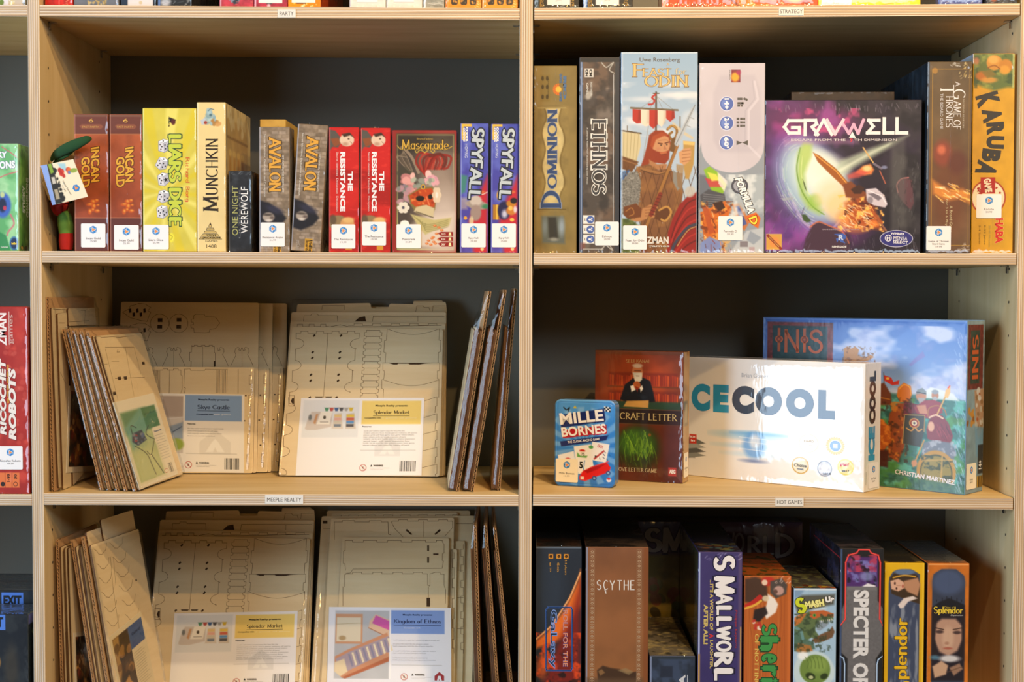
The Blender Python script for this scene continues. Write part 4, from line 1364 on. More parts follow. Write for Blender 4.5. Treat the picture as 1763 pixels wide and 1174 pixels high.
def p_odin(f):
    f.grad('#8fadc9', '#a9bdd2', 0, .4); f.grad('#a9bdd2', '#8fa8c4', .4, .9, alpha=.0)
    f.cloud('#d4dae2', 50, .52, .75, .9, 3, (1070, 140, 1202, 235), 1, 2.4)
    f.ell(1170, 163, 40, 5, '#dfe2e6', .8, 6); f.ell(1110, 170, 30, 4, '#d0d8e2', .7, 5); f.ell(1190, 205, 16, 16, '#c8d2de', .6, 8)
    # masts and sails
    f.line([(1130, 158), (1130, 226)], 3, '#4c3c2c'); f.line([(1125, 160), (1135, 160)], 2, '#5a4632'); f.curve([(1129, 162), (1123, 167), (1127, 172), (1124, 178), (1117, 179)], 3.2, '#b02824')
    for x in (1100, 1117, 1143, 1160):
        f.line([(1131, 165), (x, 190 if x > 1105 and x < 1155 else 188)], .7, '#7a7060', .7)
    f.line([(1117, 215), (1108, 270)], 1, '#8a8070', .7)
    f.line([(1086, 185), (1168, 189)], 3, '#6a5a40')
    cols = ['#b03026', '#ded2c0']
    for i in range(5):
        xa, xb = 1089 + i * 14.6, 1089 + (i + 1) * 14.6
        sag = [18, 23, 27, 24, 15][i]
        f.poly([(xa, 187 + i * .6), (xb, 188 + i * .6), (xb + 1, 188 + [23, 27, 24, 15, 14][i]), ((xa + xb) / 2, 190 + sag + 4), (xa, 188 + sag)], cols[i % 2], 1, 1.2)
        f.poly([(xb - 4, 189), (xb, 189), (xb, 188 + sag), (xb - 5, 190 + sag)], '#5a1c18' if i % 2 == 0 else '#a89c8c', .4, 3)
    f.poly([(1070, 226), (1102, 229), (1104, 250), (1096, 278), (1070, 280)], '#c8bc94', 1, 1.5); f.line([(1070, 224), (1104, 229)], 2.4, '#5a4a34')
    for i in range(5):
        f.line([(1074 + i * 6.5, 228), (1073 + i * 5.6, 278)], 1, '#9c9068', .8)
    f.poly([(1070, 268), (1100, 278), (1088, 296), (1070, 290)], '#6a4426', 1, 2); f.line([(1070, 274), (1098, 283)], 2, '#8c6038'); f.poly([(1070, 296), (1084, 292), (1078, 330), (1070, 326)], '#2c5a98', 1, 3)
    f.line([(1080, 226), (1080, 216)], 1.2, '#5a4a38'); f.line([(1172, 200), (1172, 240)], 1.6, '#6a5a44'); f.poly([(1158, 208), (1180, 226), (1196, 236), (1194, 240), (1176, 230), (1160, 216)], '#c8bca0', .9, 1.5)
    f.curve([(1150, 222), (1158, 216), (1166, 222), (1165, 234), (1158, 240), (1153, 232), (1158, 227)], 4.4, '#8a6430'); f.curve([(1151, 221), (1158, 215), (1167, 221)], 2, '#b08a48')
    f.poly([(1158, 238), (1166, 236), (1162, 262), (1150, 258)], '#6a4824', 1, 2)
    # hair, head
    f.poly([(1118, 232), (1128, 224), (1142, 224), (1153, 232), (1156, 246), (1152, 262), (1146, 270), (1140, 280), (1128, 280), (1118, 282), (1108, 292), (1102, 290), (1108, 274), (1114, 252)], '#8c3418', 1, 2)
    f.poly([(1126, 236), (1140, 230), (1152, 236), (1155, 250), (1151, 262), (1140, 270), (1128, 264), (1122, 250)], '#c08a60', 1, 2)
    f.poly([(1124, 234), (1140, 227), (1152, 232), (1142, 234), (1130, 240), (1124, 256), (1120, 250)], '#a04420', 1, 2)
    f.poly([(1124, 256), (1132, 260), (1142, 262), (1154, 258), (1153, 274), (1146, 282), (1134, 280), (1126, 268)], '#8a3218', 1, 2); f.poly([(1136, 262), (1148, 260), (1150, 264), (1140, 266)], '#b86840', .9, 1.5); f.line([(1140, 266), (1149, 264)], 1, '#5c2414')
    f.line([(1134, 246), (1141, 247)], 2, '#5a2a18'); f.line([(1146, 246), (1153, 244)], 2, '#5a2a18'); f.ell(1139, 249.5, 1.6, 1, '#2c2420'); f.ell(1149, 248.5, 1.5, 1, '#2c2420'); f.poly([(1145, 248), (1149, 257), (1143, 257)], '#a87050', .9, 1.2)
    f.curve([(1134, 242), (1146, 240), (1152, 242)], 1, '#9c6844', .8); f.ell(1134, 256, 4, 3, '#b87858', .6, 3)
    # neck and armour
    f.poly([(1118, 274), (1132, 282), (1150, 282), (1148, 292), (1120, 292)], '#a8744c', 1, 2)
    f.poly([(1100, 286), (1118, 282), (1134, 292), (1152, 290), (1168, 300), (1178, 330), (1174, 360), (1168, 380), (1160, 438), (1112, 438), (1106, 400), (1098, 350), (1090, 300)], '#7a5030', 1, 2)
    for i in range(-4, 9):
        f.line([(1092 + i * 15, 286), (1132 + i * 15, 440)], 1.2, '#4e2e18', .75); f.line([(1172 - i * 15, 286), (1122 - i * 15, 440)], 1.2, '#4e2e18', .75)
    f.cloud('#a0703c', 20, .5, .75, .6, 9, (1096, 286, 1176, 440))
    f.curve([(1104, 290), (1122, 294), (1140, 298), (1156, 292)], 4, '#96683c'); f.curve([(1104, 292), (1130, 300), (1158, 294)], 1, '#3e2614')
    # repaint left mail arm and sky edges
    f.poly([(1070, 312), (1084, 296), (1098, 294), (1104, 312), (1102, 340), (1098, 362), (1078, 372), (1070, 366)], '#7c7a74', 1, 2)
    f.poly([(1160, 292), (1172, 302), (1176, 322), (1168, 328), (1160, 312)], '#85837d', 1, 2)
    rs = random.Random(3)
    for i in range(420):
        x, y = rs.uniform(1070, 1104), rs.uniform(296, 370)
        f.ell(x, y, 1.1, .9, rs.choice(['#a8a69e', '#4c4a46', '#5c5a54']), .55, 1)
    # sky over right of the body
    f.poly([(1084, 372), (1102, 362), (1120, 352), (1132, 354), (1136, 362), (1130, 374), (1112, 378), (1100, 382), (1086, 380)], '#b07a4c', 1, 2)
    for i in range(4):
        f.line([(1112, 357 + i * 5), (1132, 355 + i * 5)], 1, '#6c3c20', .8)
    f.poly([(1074, 356), (1096, 350), (1106, 360), (1104, 374), (1082, 378), (1074, 370)], '#6a3a1c', 1, 2); f.curve([(1078, 364), (1088, 358), (1092, 368), (1084, 372)], 1.6, '#a06a34')
    # belt buckle
    f.poly([(1130, 360), (1152, 356), (1156, 372), (1140, 382), (1128, 376)], '#5c3418', 1, 2); f.curve([(1136, 362), (1150, 356), (1157, 366), (1148, 380), (1140, 378)], 3.4, '#b88844')
    # horn and hand
    f.poly([(1178, 242), (1198, 244), (1196, 282), (1188, 308), (1182, 308), (1178, 282)], '#b08c4c', 1, 2); f.poly([(1178, 242), (1198, 244), (1197, 250), (1178, 248)], '#d8b870', 1, 1.5)
    f.poly([(1170, 262), (1178, 256), (1190, 254), (1192, 262), (1190, 276), (1180, 284), (1172, 280)], '#c89468', 1, 2)
    for i in range(4):
        f.line([(1176, 260 + i * 6), (1190, 258 + i * 6)], 1, '#7c4c2c', .8)
    f.poly([(1166, 282), (1180, 284), (1178, 298), (1166, 294)], '#a08868', .9, 2); f.poly([(1166, 296), (1178, 298), (1176, 330), (1168, 320)], '#8a6a48', .8, 2)
    # spear
    f.line([(1114, 390), (1168, 250)], 5, '#9a6a34'); f.line([(1112, 386), (1165, 250)], 1.2, '#5c3a1a', .8)
    f.line([(1122, 370), (1138, 334)], 7, '#7c2c1c'); 
    for i in range(7):
        f.line([(1120 + i * 2.4, 368 - i * 5.4), (1127 + i * 2.4, 370 - i * 5.4)], 1, '#4c1810')
    f.poly([(1162, 248), (1168, 252), (1178, 232), (1196, 190), (1200, 178), (1192, 186), (1176, 218), (1166, 232)], '#b0b8c0', 1, 1.2); f.line([(1165, 248), (1198, 180)], 1, '#5c646c'); f.line([(1180, 214), (1190, 218)], 1.6, '#98a0a8'); f.line([(1186, 200), (1196, 204)], 1.6, '#98a0a8')
    f.line([(1112, 392), (1104, 438)], 5, '#7c4a28')
    # red cloak
    f.poly([(1202, 330), (1186, 338), (1172, 352), (1160, 376), (1152, 400), (1150, 440), (1202, 440)], '#8c1c1a', 1, 2)
    for i in range(7):
        f.curve([(1202, 342 + i * 12), (1184, 352 + i * 12), (1166, 384 + i * 10), (1158, 410 + i * 8)], 2.6, ['#5a1010', '#b02c26'][i % 2], .8)
    f.curve([(1202, 386), (1184, 394), (1164, 420), (1156, 440)], 5, '#3a3c4c'); f.curve([(1202, 390), (1186, 398), (1168, 424)], 1.2, '#c8a860')
    f.ell(1190, 330, 9, 10, '#b8b4ac', .9, 3, 40)
    # grass
    f.poly([(1070, 376), (1090, 380), (1104, 392), (1106, 438), (1070, 438)], '#5c6a34', 1, 3); f.poly([(1100, 388), (1116, 392), (1114, 438), (1102, 438)], '#6c3a1e', 1, 3); f.cloud('#3c4a24', 10, .5, .7, .7, 8, (1070, 376, 1106, 440))
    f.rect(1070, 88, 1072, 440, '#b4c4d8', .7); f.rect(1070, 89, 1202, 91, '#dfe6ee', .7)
    f.txt('Uwe Rosenberg', 1136, 103, 70, 9, '#5c5448', 0, .0)
    f.ser('EAST', 1131, 124, 50, 14, '#d8b878', 0, .13, .5, .12, '#7c6444', .035); f.ser('for', 1173, 122, 19, 10, '#d8c8a0', 0, .12, .5, 0, '#8c7c60', .03); f.ser('ODIN', 1148, 139, 76, 19, '#d8b878', 0, .13, .5, .12, '#7c6444', .035)
    f.ser('F', 1098, 120, 19, 22, '#d8b878', 0, .13, .5, .12, '#7c6444', .03); f.txt('A', 1150, 110, 5, 5, '#c8a868')
    f.lay = 3
    f.txt('ZMAN', 1134, 414, 38, 12, '#dcd8d0', 0, .03); f.txt('games', 1136, 425, 37, 4, '#c8c4bc', 0, .02)
    f.ell(1142, 384, .5, .5, '#ddd')


def p_form(f):
    f.mott(60, .04, 3)
    f.poly([(1228, 160), (1240, 130), (1300, 128), (1312, 160), (1312, 250), (1300, 262), (1240, 262), (1228, 240)], '#aaa5b4', .35, 6); f.line([(1300, 140), (1306, 170), (1290, 190), (1290, 250), (1312, 272)], 4, '#d8d4e0', .5); f.line([(1296, 138), (1300, 170), (1284, 190), (1284, 252)], 1, '#9c98a8', .5)
    # lower picture area
    P = [(1204, 236)]
    for i in range(13):
        t = math.pi * i / 12
        P.append((1262 - 54 * math.cos(t), 244 + 0 + 53 * math.sin(t)))
    P += [(1318, 260), (1318, 440), (1204, 440)]
    P[0] = (1204, 262)
    Q = [(1204, 258)] + [(1262 - 55 * math.cos(math.pi * i / 16), 246 + 51 * math.sin(math.pi * i / 16) ** .8) for i in range(17)] + [(1318, 258), (1318, 440), (1204, 440)]
    f.poly(Q, '#8e98a4', 1, 1)
    Qs = [q for q in Q]
    f.poly([(1204, 300), (1240, 305), (1250, 340), (1204, 360)], '#5c6470', .8, 4)
    f.poly([(1212, 292), (1222, 286), (1236, 296), (1252, 318), (1244, 338), (1226, 330)], '#88b828', .95, 2); f.poly([(1214, 306), (1240, 312), (1248, 322), (1222, 322)], '#c83048', .8, 2); f.poly([(1218, 296), (1234, 300), (1240, 310), (1226, 312)], '#e8e060', .8, 2); f.poly([(1236, 296), (1254, 312), (1248, 330), (1238, 316)], '#ece8e0', .8, 2)
    f.poly([(1206, 336), (1220, 326), (1248, 334), (1252, 352), (1230, 360), (1208, 354)], '#4a4c54', 1, 2)
    for i in range(6):
        f.line([(1212, 334 + i * 4), (1248, 338 + i * 3.4)], 1.2, '#7c7e86', .8)
    f.poly([(1206, 366), (1250, 346), (1262, 360), (1250, 384), (1236, 430), (1216, 434)], '#c8641c', 1, 2); f.cloud('#f0b050', 8, .5, .7, .8, 5, (1206, 346, 1266, 436)); f.cloud('#6a2c14', 7, .55, .7, .8, 8, (1206, 346, 1266, 436)); f.poly([(1228, 350), (1244, 346), (1250, 358), (1236, 366)], '#3a2018', 1, 1.5)
    f.poly([(1210, 358), (1220, 356), (1232, 400), (1222, 404)], '#b04c20', .9, 2); f.poly([(1206, 420), (1222, 408), (1246, 418), (1240, 440), (1206, 440)], '#7088c8', .9, 3); f.strk((1210, 350, 1250, 434), 26, (4, 12), 1.4, ['#e88838', '#882c18', '#f0d0a0', '#5c3020'], 70)
    f.poly([(1262, 352), (1278, 348), (1292, 384), (1284, 398), (1272, 386)], '#c0703c', .95, 2); f.poly([(1268, 356), (1274, 354), (1288, 386), (1280, 390)], '#3c58a8', .9, 2)
    f.poly([(1252, 306), (1318, 300), (1318, 366), (1290, 372), (1260, 340)], '#a8b4bc', .9, 6); f.cloud('#d8e0e4', 16, .5, .7, .8, 5, (1250, 300, 1318, 372)); f.poly([(1288, 398), (1318, 392), (1318, 440), (1256, 440), (1270, 420)], '#b8c0c8', .9, 3); f.poly([(1294, 398), (1314, 410), (1300, 422), (1288, 414)], '#8c98a8', .9, 2); f.rect(1276, 416, 1290, 426, '#706870', .8); f.rect(1292, 426, 1302, 434, '#a89098', .8)
    f.vell(1275, 320, 15, 14, '#4a4c58', 1, 20); f.vell(1275, 320, 11, 10, '#9ca0ac', 2, 20)
    f.lay = 2
    f.txt('FORMULA', 1284, 336, 66, 13, '#f4f4f4', 68, .05, '#1c1c24', .07, .2)
    f.poly([(1286, 372), (1304, 366), (1312, 376), (1308, 394), (1292, 384)], '#d86820', 1, 1.5); f.ser('D', 1300, 380, 14, 14, '#f4e040', 68, .2, .7, .1, '#a02c10', .06)
    # icons
    f.lay = 1
    for i, (y, t) in enumerate(((178, '14+'), (211.5, '2-10'), (245, "60'"))):
        f.vell(1251.5, y, 13, 13, '#d4d6e8', 1, 28); f.vell(1251.5, y, 11.6, 11.6, '#5068b0', 2, 28); f.vell(1249, y, 8, 9, '#5f78c0', 3, 28); f.vell(1247.5, y, 5, 6, '#6c86cc', 4, 24)
        f.lay = 4
        f.txt(t, 1251.5, y, 19, 8, '#f4f4fa', 90, .04)
        f.lay = 1
    g = '#55524e'
    for dy in (-8.5, -1):
        f.vp([(1270, 178 + dy - 2), (1279, 178 + dy - 2), (1279, 178 + dy + 2), (1270, 178 + dy + 2)], g); f.vell(1282.5 - (dy > -5) * 3, 178 + dy, 2.2, 2.2, g)
    f.vell(1286, 171, 2, 2.4, g); f.vp([(1270, 180), (1275, 180), (1275, 183), (1270, 183)], g); f.vell(1278, 181.5, 1.8, 1.8, g)
    for dy in (-7, -1, 5):
        for dx in (0, 6):
            f.vp([(1269 + dx, 211 + dy - 2), (1273.6 + dx, 211 + dy - 2), (1273.6 + dx, 211 + dy + 2), (1269 + dx, 211 + dy + 2)], g)
        f.vell(1282, 211 + dy, 2, 2.2, g)
    f.vp([(1269, 241.5), (1279, 245), (1269, 249.5)], g); f.vp([(1289, 241), (1279, 245), (1289, 250)], g)
    f.rect(1259, 119, 1275, 141, '#7c2838', 1); f.ell(1266, 132, 7, 8, '#e8b030', .9, 4); f.ell(1272, 124, 4, 4, '#a83060', .8, 3); f.txt('EURO', 1256.5, 128, 16, 2, '#666', 90)


def p_grav(f):
    f.A[:] = rgb('#231b2b')
    for q in ((1345, 250, 60, 110, '#6a3488', .9, 60), (1330, 340, 34, 110, '#56306e', .9, 40), (1375, 205, 60, 24, '#b03c80', .85, 34), (1425, 212, 50, 16, '#8c3c84', .8, 30), (1400, 398, 70, 30, '#6a3890', .9, 34), (1450, 400, 40, 20, '#8a3484', .8, 26), (1566, 330, 36, 100, '#3a383b', .9, 30), (1545, 190, 60, 30, '#322e34', .8, 30)):
        f.ell(*q)
    f.cloud('#a04ca4', 34, .5, .72, .6, 5, (1318, 172, 1470, 433)); f.cloud('#130f1a', 26, .52, .7, .7, 9, (1440, 172, 1588, 433)); f.cloud('#2a1c3a', 40, .5, .7, .5, 2); f.cloud('#d05088', 16, .6, .78, .7, 31, (1340, 186, 1480, 236))
    # bright portal
    f.ell(1398, 318, 62, 84, '#7c74b8', .7, 40, -30); f.ell(1398, 314, 52, 76, '#90b4d0', .8, 26, -30); f.ell(1402, 310, 40, 66, '#c4dce0', .85, 22, -30); f.ell(1412, 300, 30, 46, '#e8f0e8', .9, 20, -34); f.ell(1430, 290, 34, 22, '#dfe8dc', .8, 18, 30)
    f.poly([(1374, 262), (1384, 246), (1398, 248), (1396, 270), (1386, 300), (1388, 330), (1404, 352), (1420, 362), (1412, 370), (1392, 360), (1378, 336), (1372, 300)], '#9cc050', .75, 9)
    f.curve([(1378, 254), (1372, 290), (1380, 326), (1398, 354), (1420, 370)], 2.4, '#6c9440', .8); f.curve([(1382, 268), (1380, 300), (1390, 328), (1404, 346)], 1.4, '#d8e8a0', .8); f.ell(1406, 346, 13, 12, '#8cbc44', .8, 8); f.ell(1388, 262, 9, 14, '#b4cc78', .8, 7)
    rs = random.Random(5)
    for i in range(70):
        t = rs.uniform(1.9, 4.6); q = rs.uniform(.82, 1.25)
        P = []
        for j in range(5):
            tt = t + j * .09
            x, y = 48 * q * math.cos(tt), 74 * q * math.sin(tt)
            P.append((1400 + x * math.cos(-.5) - y * math.sin(-.5), 314 + x * math.sin(-.5) + y * math.cos(-.5)))
        f.line(P, rs.uniform(.6, 1.6), rs.choice(['#c8e0f0', '#a8d0b8', '#8c9cd0', '#e0f0e0', '#b8a0d8']), .4)
    f.poly([(1382, 308), (1386, 316), (1390, 330), (1386, 324)], '#3a4c24', 1, 1.5)
    f.curve([(1366, 350), (1388, 386), (1420, 400), (1456, 392)], 5, '#c4b0e0', .45); f.curve([(1360, 344), (1384, 390), (1424, 408)], 3, '#8474bc', .5); f.curve([(1400, 386), (1430, 396), (1448, 380)], 4, '#d8c0e8', .4)
    f.poly([(1436, 300), (1448, 276), (1500, 255), (1566, 232), (1540, 250), (1490, 278), (1450, 302)], '#b8c8b0', .75, 8); f.poly([(1440, 294), (1500, 262), (1536, 246), (1480, 276), (1446, 298)], '#e4ecd8', .7, 5)
    # blast around the ship
    f.ell(1436, 336, 30, 26, '#f0d8b8', .85, 20); f.ell(1450, 358, 28, 26, '#f4cc94', .8, 14); f.ell(1476, 378, 30, 22, '#e88838', .8, 14)
    f.poly([(1456, 350), (1484, 336), (1506, 352), (1516, 384), (1524, 398), (1494, 392), (1464, 380)], '#a84c1c', .9, 9); f.cloud('#fcc060', 8, .5, .68, .95, 3, (1444, 336, 1524, 400)); f.cloud('#4c1c10', 8, .56, .72, .85, 6, (1456, 336, 1520, 392)); f.strk((1446, 350, 1500, 390), 60, (4, 14), 1.2, ['#ffe0a0', '#f8a850', '#fff4d8'], 35, .7, 8, 25)
    f.poly([(1400, 262), (1412, 268), (1440, 290), (1468, 322), (1458, 326), (1430, 300), (1408, 278)], '#9c5820', 1, 2); f.line([(1404, 266), (1440, 294), (1466, 324)], 2, '#e0a048', .9); f.poly([(1452, 318), (1466, 312), (1480, 324), (1500, 336), (1478, 342), (1458, 340)], '#7c4020', 1, 3); f.poly([(1466, 326), (1480, 318), (1490, 324), (1484, 334), (1472, 334)], '#3c2018', 1, 2)
    f.poly([(1492, 326), (1510, 324), (1524, 336), (1530, 352), (1526, 358), (1506, 354), (1494, 346)], '#c8c0cc', 1, 2); f.poly([(1496, 334), (1510, 332), (1520, 342), (1514, 346)], '#68606c', .9, 2); f.line([(1496, 328), (1520, 338), (1528, 352)], 1.4, '#ece8f4'); f.ell(1500, 345, 5, 6, '#8c8490', 1, 2)
    f.poly([(1486, 286), (1500, 282), (1506, 292), (1502, 300), (1490, 302), (1474, 298)], '#e88840', .95, 4); f.poly([(1460, 302), (1480, 292), (1500, 296), (1480, 306), (1462, 308)], '#c85048', .8, 5); f.ell(1494, 290, 7, 5, '#f8d090', .9, 4)
    f.line([(1487, 254), (1506, 282)], 2.4, '#d0a868'); f.line([(1506, 282), (1519, 290)], 4, '#6c6478'); f.line([(1516, 294), (1526, 316)], 2, '#a85c48'); f.ell(1524, 288, 5, 3, '#7c84a8', .9, 2)
    f.line([(1510, 372), (1528, 398)], 3, '#8c5c48'); f.line([(1505, 366), (1520, 384)], 5, '#a85020', .8); f.ell(1506, 386, 9, 6, '#f08838', .7, 5)
    f.poly([(1548, 312), (1560, 306), (1572, 310), (1576, 350), (1570, 362), (1556, 348), (1546, 332)], '#5c3a44', .95, 3); f.curve([(1548, 332), (1546, 318), (1554, 308), (1566, 306)], 2, '#c87878', .9)
    f.poly([(1388, 412), (1400, 388), (1412, 382), (1430, 390), (1450, 400), (1462, 420), (1468, 433), (1384, 433)], '#40283c', 1, 4); f.curve([(1396, 392), (1410, 383), (1430, 390), (1452, 400), (1464, 420)], 2.4, '#c86c48', .8)
    f.poly([(1381, 370), (1388, 370), (1398, 382), (1390, 384), (1384, 380)], '#38502c', 1, 2); f.poly([(1344, 342), (1366, 340), (1364, 344), (1350, 346)], '#9ca4b0', .9, 1.5)
    f.strk((1318, 355, 1400, 432), 46, (6, 16), 1, ['#6c5c88', '#8c80a0', '#3c3050'], 115, .5, 4, 8); f.strk((1540, 270, 1588, 425), 60, (4, 12), 1.2, ['#101014', '#58585c'], 95, .6, 6, 20); f.strk((1330, 176, 1588, 186), 60, (4, 10), 1, ['#a8a0b0', '#5c5468'], 80, .5, 7, 20); f.strk((1440, 400, 1580, 432), 50, (6, 14), 1, ['#54505c', '#787480'], 78, .5, 9, 8)
    f.poly([(1535, 240), (1560, 236), (1562, 390), (1536, 400)], '#5a5a5a', .55, 8)
    f.rect(1350, 240, 1480, 248, '#c090b8', .35, 6)
    W = '#ece6ea'

    def L(P):
        f.vp(P, W)
    y0, y1 = 204, 231
    f.vline([(1383, 207), (1357, 207), (1350, 218), (1358, 228.5), (1376, 228.5), (1376, 219), (1364, 219)], 5.4, W)
    f.vline([(1386, 231), (1386, 206.5), (1404, 206.5), (1406, 213), (1398, 218), (1408, 231)], 5.4, W)
    f.vline([(1404, 231), (1418, 206), (1432, 231)], 5.2, W); f.vline([(1424, 206), (1438, 230), (1452, 206)], 5.2, '#e8c8d8')
    f.vline([(1452, 214), (1462, 229), (1470, 214), (1478, 229), (1487, 206)], 5, '#e0a8c8'); L([(1468, 226), (1462, 237), (1474, 237)])
    f.vline([(1514, 206.5), (1496, 206.5), (1504, 217), (1494, 228.5), (1514, 228.5)], 5.4, W); f.vline([(1523, 204), (1523, 228.5), (1538, 228.5)], 5.8, W); f.vline([(1545, 204), (1545, 228.5), (1562, 228.5)], 5.8, W)
    f.txt('ESCAPE FROM THE', 1409, 240.5, 94, 4, '#e8e0e4'); f.txt('9', 1466, 241, 5, 6, '#d03848', bold=.03); f.txt('TH DIMENSION', 1508, 240.5, 74, 4, '#e8e0e4')
    f.txt('GAME DESIGN BY COREY YOUNG', 1449, 396, 64, 2, '#b8a8b8')
    f.vp([(1437, 404), (1454, 403), (1459, 407), (1458, 412), (1453, 414), (1458, 420), (1450, 418), (1446, 414), (1443, 419), (1441, 412), (1450, 409)], '#3c5cb0'); f.txt('R', 1450, 410, 9, 9, '#b8c8e8', bold=.04); f.txt('RENEGADE', 1447, 426, 25, 3.6, '#d8d8dc', bold=.03)
    f.vell(1546, 412, 29, 15, '#a8a8c0', 1, 36); f.vell(1546, 412, 27.5, 13.6, '#2c2c78', 2, 36); f.lay = 3
    f.txt('WINNER', 1548, 403.5, 24, 4, '#e8e8f4', 3, .03); f.txt('MENSA', 1553, 411.5, 24, 6, '#e8e8f4', 3); f.txt('SELECT', 1553, 418, 26, 5, '#e8e8f4', 3, .02); f.vell(1532, 411, 6, 6, '#e8e8f4', 3, 20); f.vell(1532, 411, 4.8, 4.8, '#2c2c78', 4, 20); f.lay = 5; f.txt('M', 1532, 411.5, 6, 5, '#e8e8f4', bold=.05); f.lay = 1
    f.rect(1320, 404, 1347, 431, '#d8b050', 1); f.rect(1321, 405, 1346, 430, '#c88c3c', .6); f.ell(1334, 418, 9, 9, '#e08848', .7, 4); f.vline([(1323, 407), (1345, 429)], 4.6, '#8c2c20'); f.txt('DICE TOWER', 1334, 418, 24, 2.2, '#e8c870', 45)


def p_got(f):
    f.grad('#5c4c34', '#6a5038'); f.mott(30, .2, 3); f.ell(1636, 330, 34, 80, '#6c3820', .6, 30)
    f.vline([(1605, 118), (1605, 428)], .9, '#b08838'); f.vline([(1670, 118), (1670, 428)], .7, '#8c6c34'); f.vline([(1604, 118), (1674, 118)], .9, '#b08838')
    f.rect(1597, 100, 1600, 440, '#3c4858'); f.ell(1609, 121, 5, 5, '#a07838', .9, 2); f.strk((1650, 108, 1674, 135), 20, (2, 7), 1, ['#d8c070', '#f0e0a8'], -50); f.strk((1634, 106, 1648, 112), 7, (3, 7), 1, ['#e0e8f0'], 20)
    f.ser('A', 1649, 144, 9, 9, '#dcdce0', 90, .12, .5, .1); f.ser('AME OF', 1649, 198, 50, 13, '#dcdce0', 90, .13, .45, .1); f.ser('G', 1652, 162, 18, 22, '#dcdce0', 90, .12, .45, .1); f.ser('HRONES', 1635, 192, 54, 12, '#dcdce0', 90, .13, .45, .1); f.ser('T', 1631, 154, 17, 24, '#dcdce0', 90, .12, .5, .1); f.txt('THE BOARD GAME', 1621.5, 191, 62, 5, '#c8c8cc', 90); f.txt('SECOND EDITION', 1660, 195, 50, 2.4, '#b8b0a0', 90)
    f.ell(1624, 264, 16, 22, '#8c4030', .8, 9); f.ell(1622, 258, 7, 8, '#d07050', .8, 6); f.ell(1650, 280, 16, 20, '#5c3028', .7, 10)
    f.poly([(1606, 310), (1622, 320), (1640, 328), (1660, 326), (1674, 334), (1674, 352), (1656, 342), (1634, 346), (1618, 340), (1608, 334)], '#d88838', .9, 8); f.strk((1610, 316, 1670, 346), 30, (6, 16), 1.6, ['#f8d878', '#f0a848', '#fff0c0'], 22)
    f.txt('A Board Game', 1640, 378, 46, 5, '#c8b890', 90); f.txt('For 3 to 6 Players', 1632, 372, 56, 5, '#c8b890', 90)
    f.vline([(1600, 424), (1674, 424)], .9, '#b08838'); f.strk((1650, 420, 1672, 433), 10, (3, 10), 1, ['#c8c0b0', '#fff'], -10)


def s_got(g):
    g.grad('#24303c', '#1c242c'); g.mott(20, .4, 3); g.strk((0, 100, 330, 440), 110, (20, 90), 1.6, ['#54687c', '#8494a4', '#141c24', '#6c8498'], 92, .5, 4, 6)


def p_karu(f):
    f.grad('#c89828', '#cc9a24', .2, 1); f.mott(20, .08, 3)
    f.poly([(1673, 90), (1752, 90), (1752, 150), (1735, 150), (1712, 156), (1690, 148), (1673, 142)], '#5c6c38', 1, 6); f.cloud('#98a050', 14, .5, .7, .8, 3, (1673, 90, 1752, 152)); f.cloud('#34482c', 10, .55, .7, .7, 6, (1673, 90, 1752, 152))
    f.ell(1712, 107, 14, 13, '#c08838', 1, 2); f.ell(1732, 113, 12, 12, '#b87c2c', 1, 3); f.ell(1710, 102, 9, 7, '#d8a858', .8, 4); f.ell(1730, 120, 9, 8, '#d09838', .8, 3); f.curve([(1700, 116), (1712, 112), (1722, 118)], 2, '#8a5420')
    f.ell(1690, 130, 11, 8, '#b86c28', .9, 4); f.ell(1703, 137, 14, 5, '#c89040', .9, 3); f.poly([(1690, 124), (1704, 118), (1716, 128), (1700, 134)], '#7c6a30', .9, 3); f.ell(1680, 104, 5, 6, '#b06a4c', .8, 4)
    K = '#37332c'
    pts = [('K', 1701, 171, 74), ('A', 1709, 198, 80), ('R', 1715, 221, 86), ('U', 1715, 245, 92), ('B', 1708, 268, 98), ('A', 1700, 291, 106)]
    for i, (c, x, y, r) in enumerate(pts):
        f.txt(c, x, y, 22 if c not in 'A' else 24, [44, 38, 34, 34, 36, 40][i] * .92, K, r, .07)
    f.ell(1704, 341, 31, 31, '#9c2c1c', 1, 1.2); f.ell(1704, 341, 28.6, 28.6, '#e4d4b4', 1, 1.2); f.rect(1690, 306, 1716, 334, '#a8281c', 1); f.lay = 2; f.txt('GAME', 1703, 320, 24, 13, '#e4d4b4', 82, .05); f.txt('app', 1688, 330, 14, 7, '#a8281c', 60, .04)
    for i in range(5):
        t = R(-50 + i * 28)
        x, y = 1704 + 22 * math.cos(t), 341 + 22 * math.sin(t)
        P = [(x + (3 if j % 2 == 0 else 1.3) * math.cos(j * math.pi / 5), y + (3 if j % 2 == 0 else 1.3) * math.sin(j * math.pi / 5)) for j in range(10)]
        f.vp(P, '#a8281c')
    f.txt('HABA', 1724, 399, 44, 14, '#c83020', 90, .05, '#e8c070', .03); f.txt('8-99 Jahre', 1698, 406, 34, 4, '#7c6420', 90); f.txt('2-4 Spieler', 1689, 406, 34, 4, '#7c6420', 90); f.txt('30-40 Minuten', 1707, 408, 38, 3.6, '#a89048', 90)
    f.rect(1673, 90, 1675, 440, '#e0cc80', .6); f.rect(1744, 90, 1752, 150, '#c8cc88', .6)


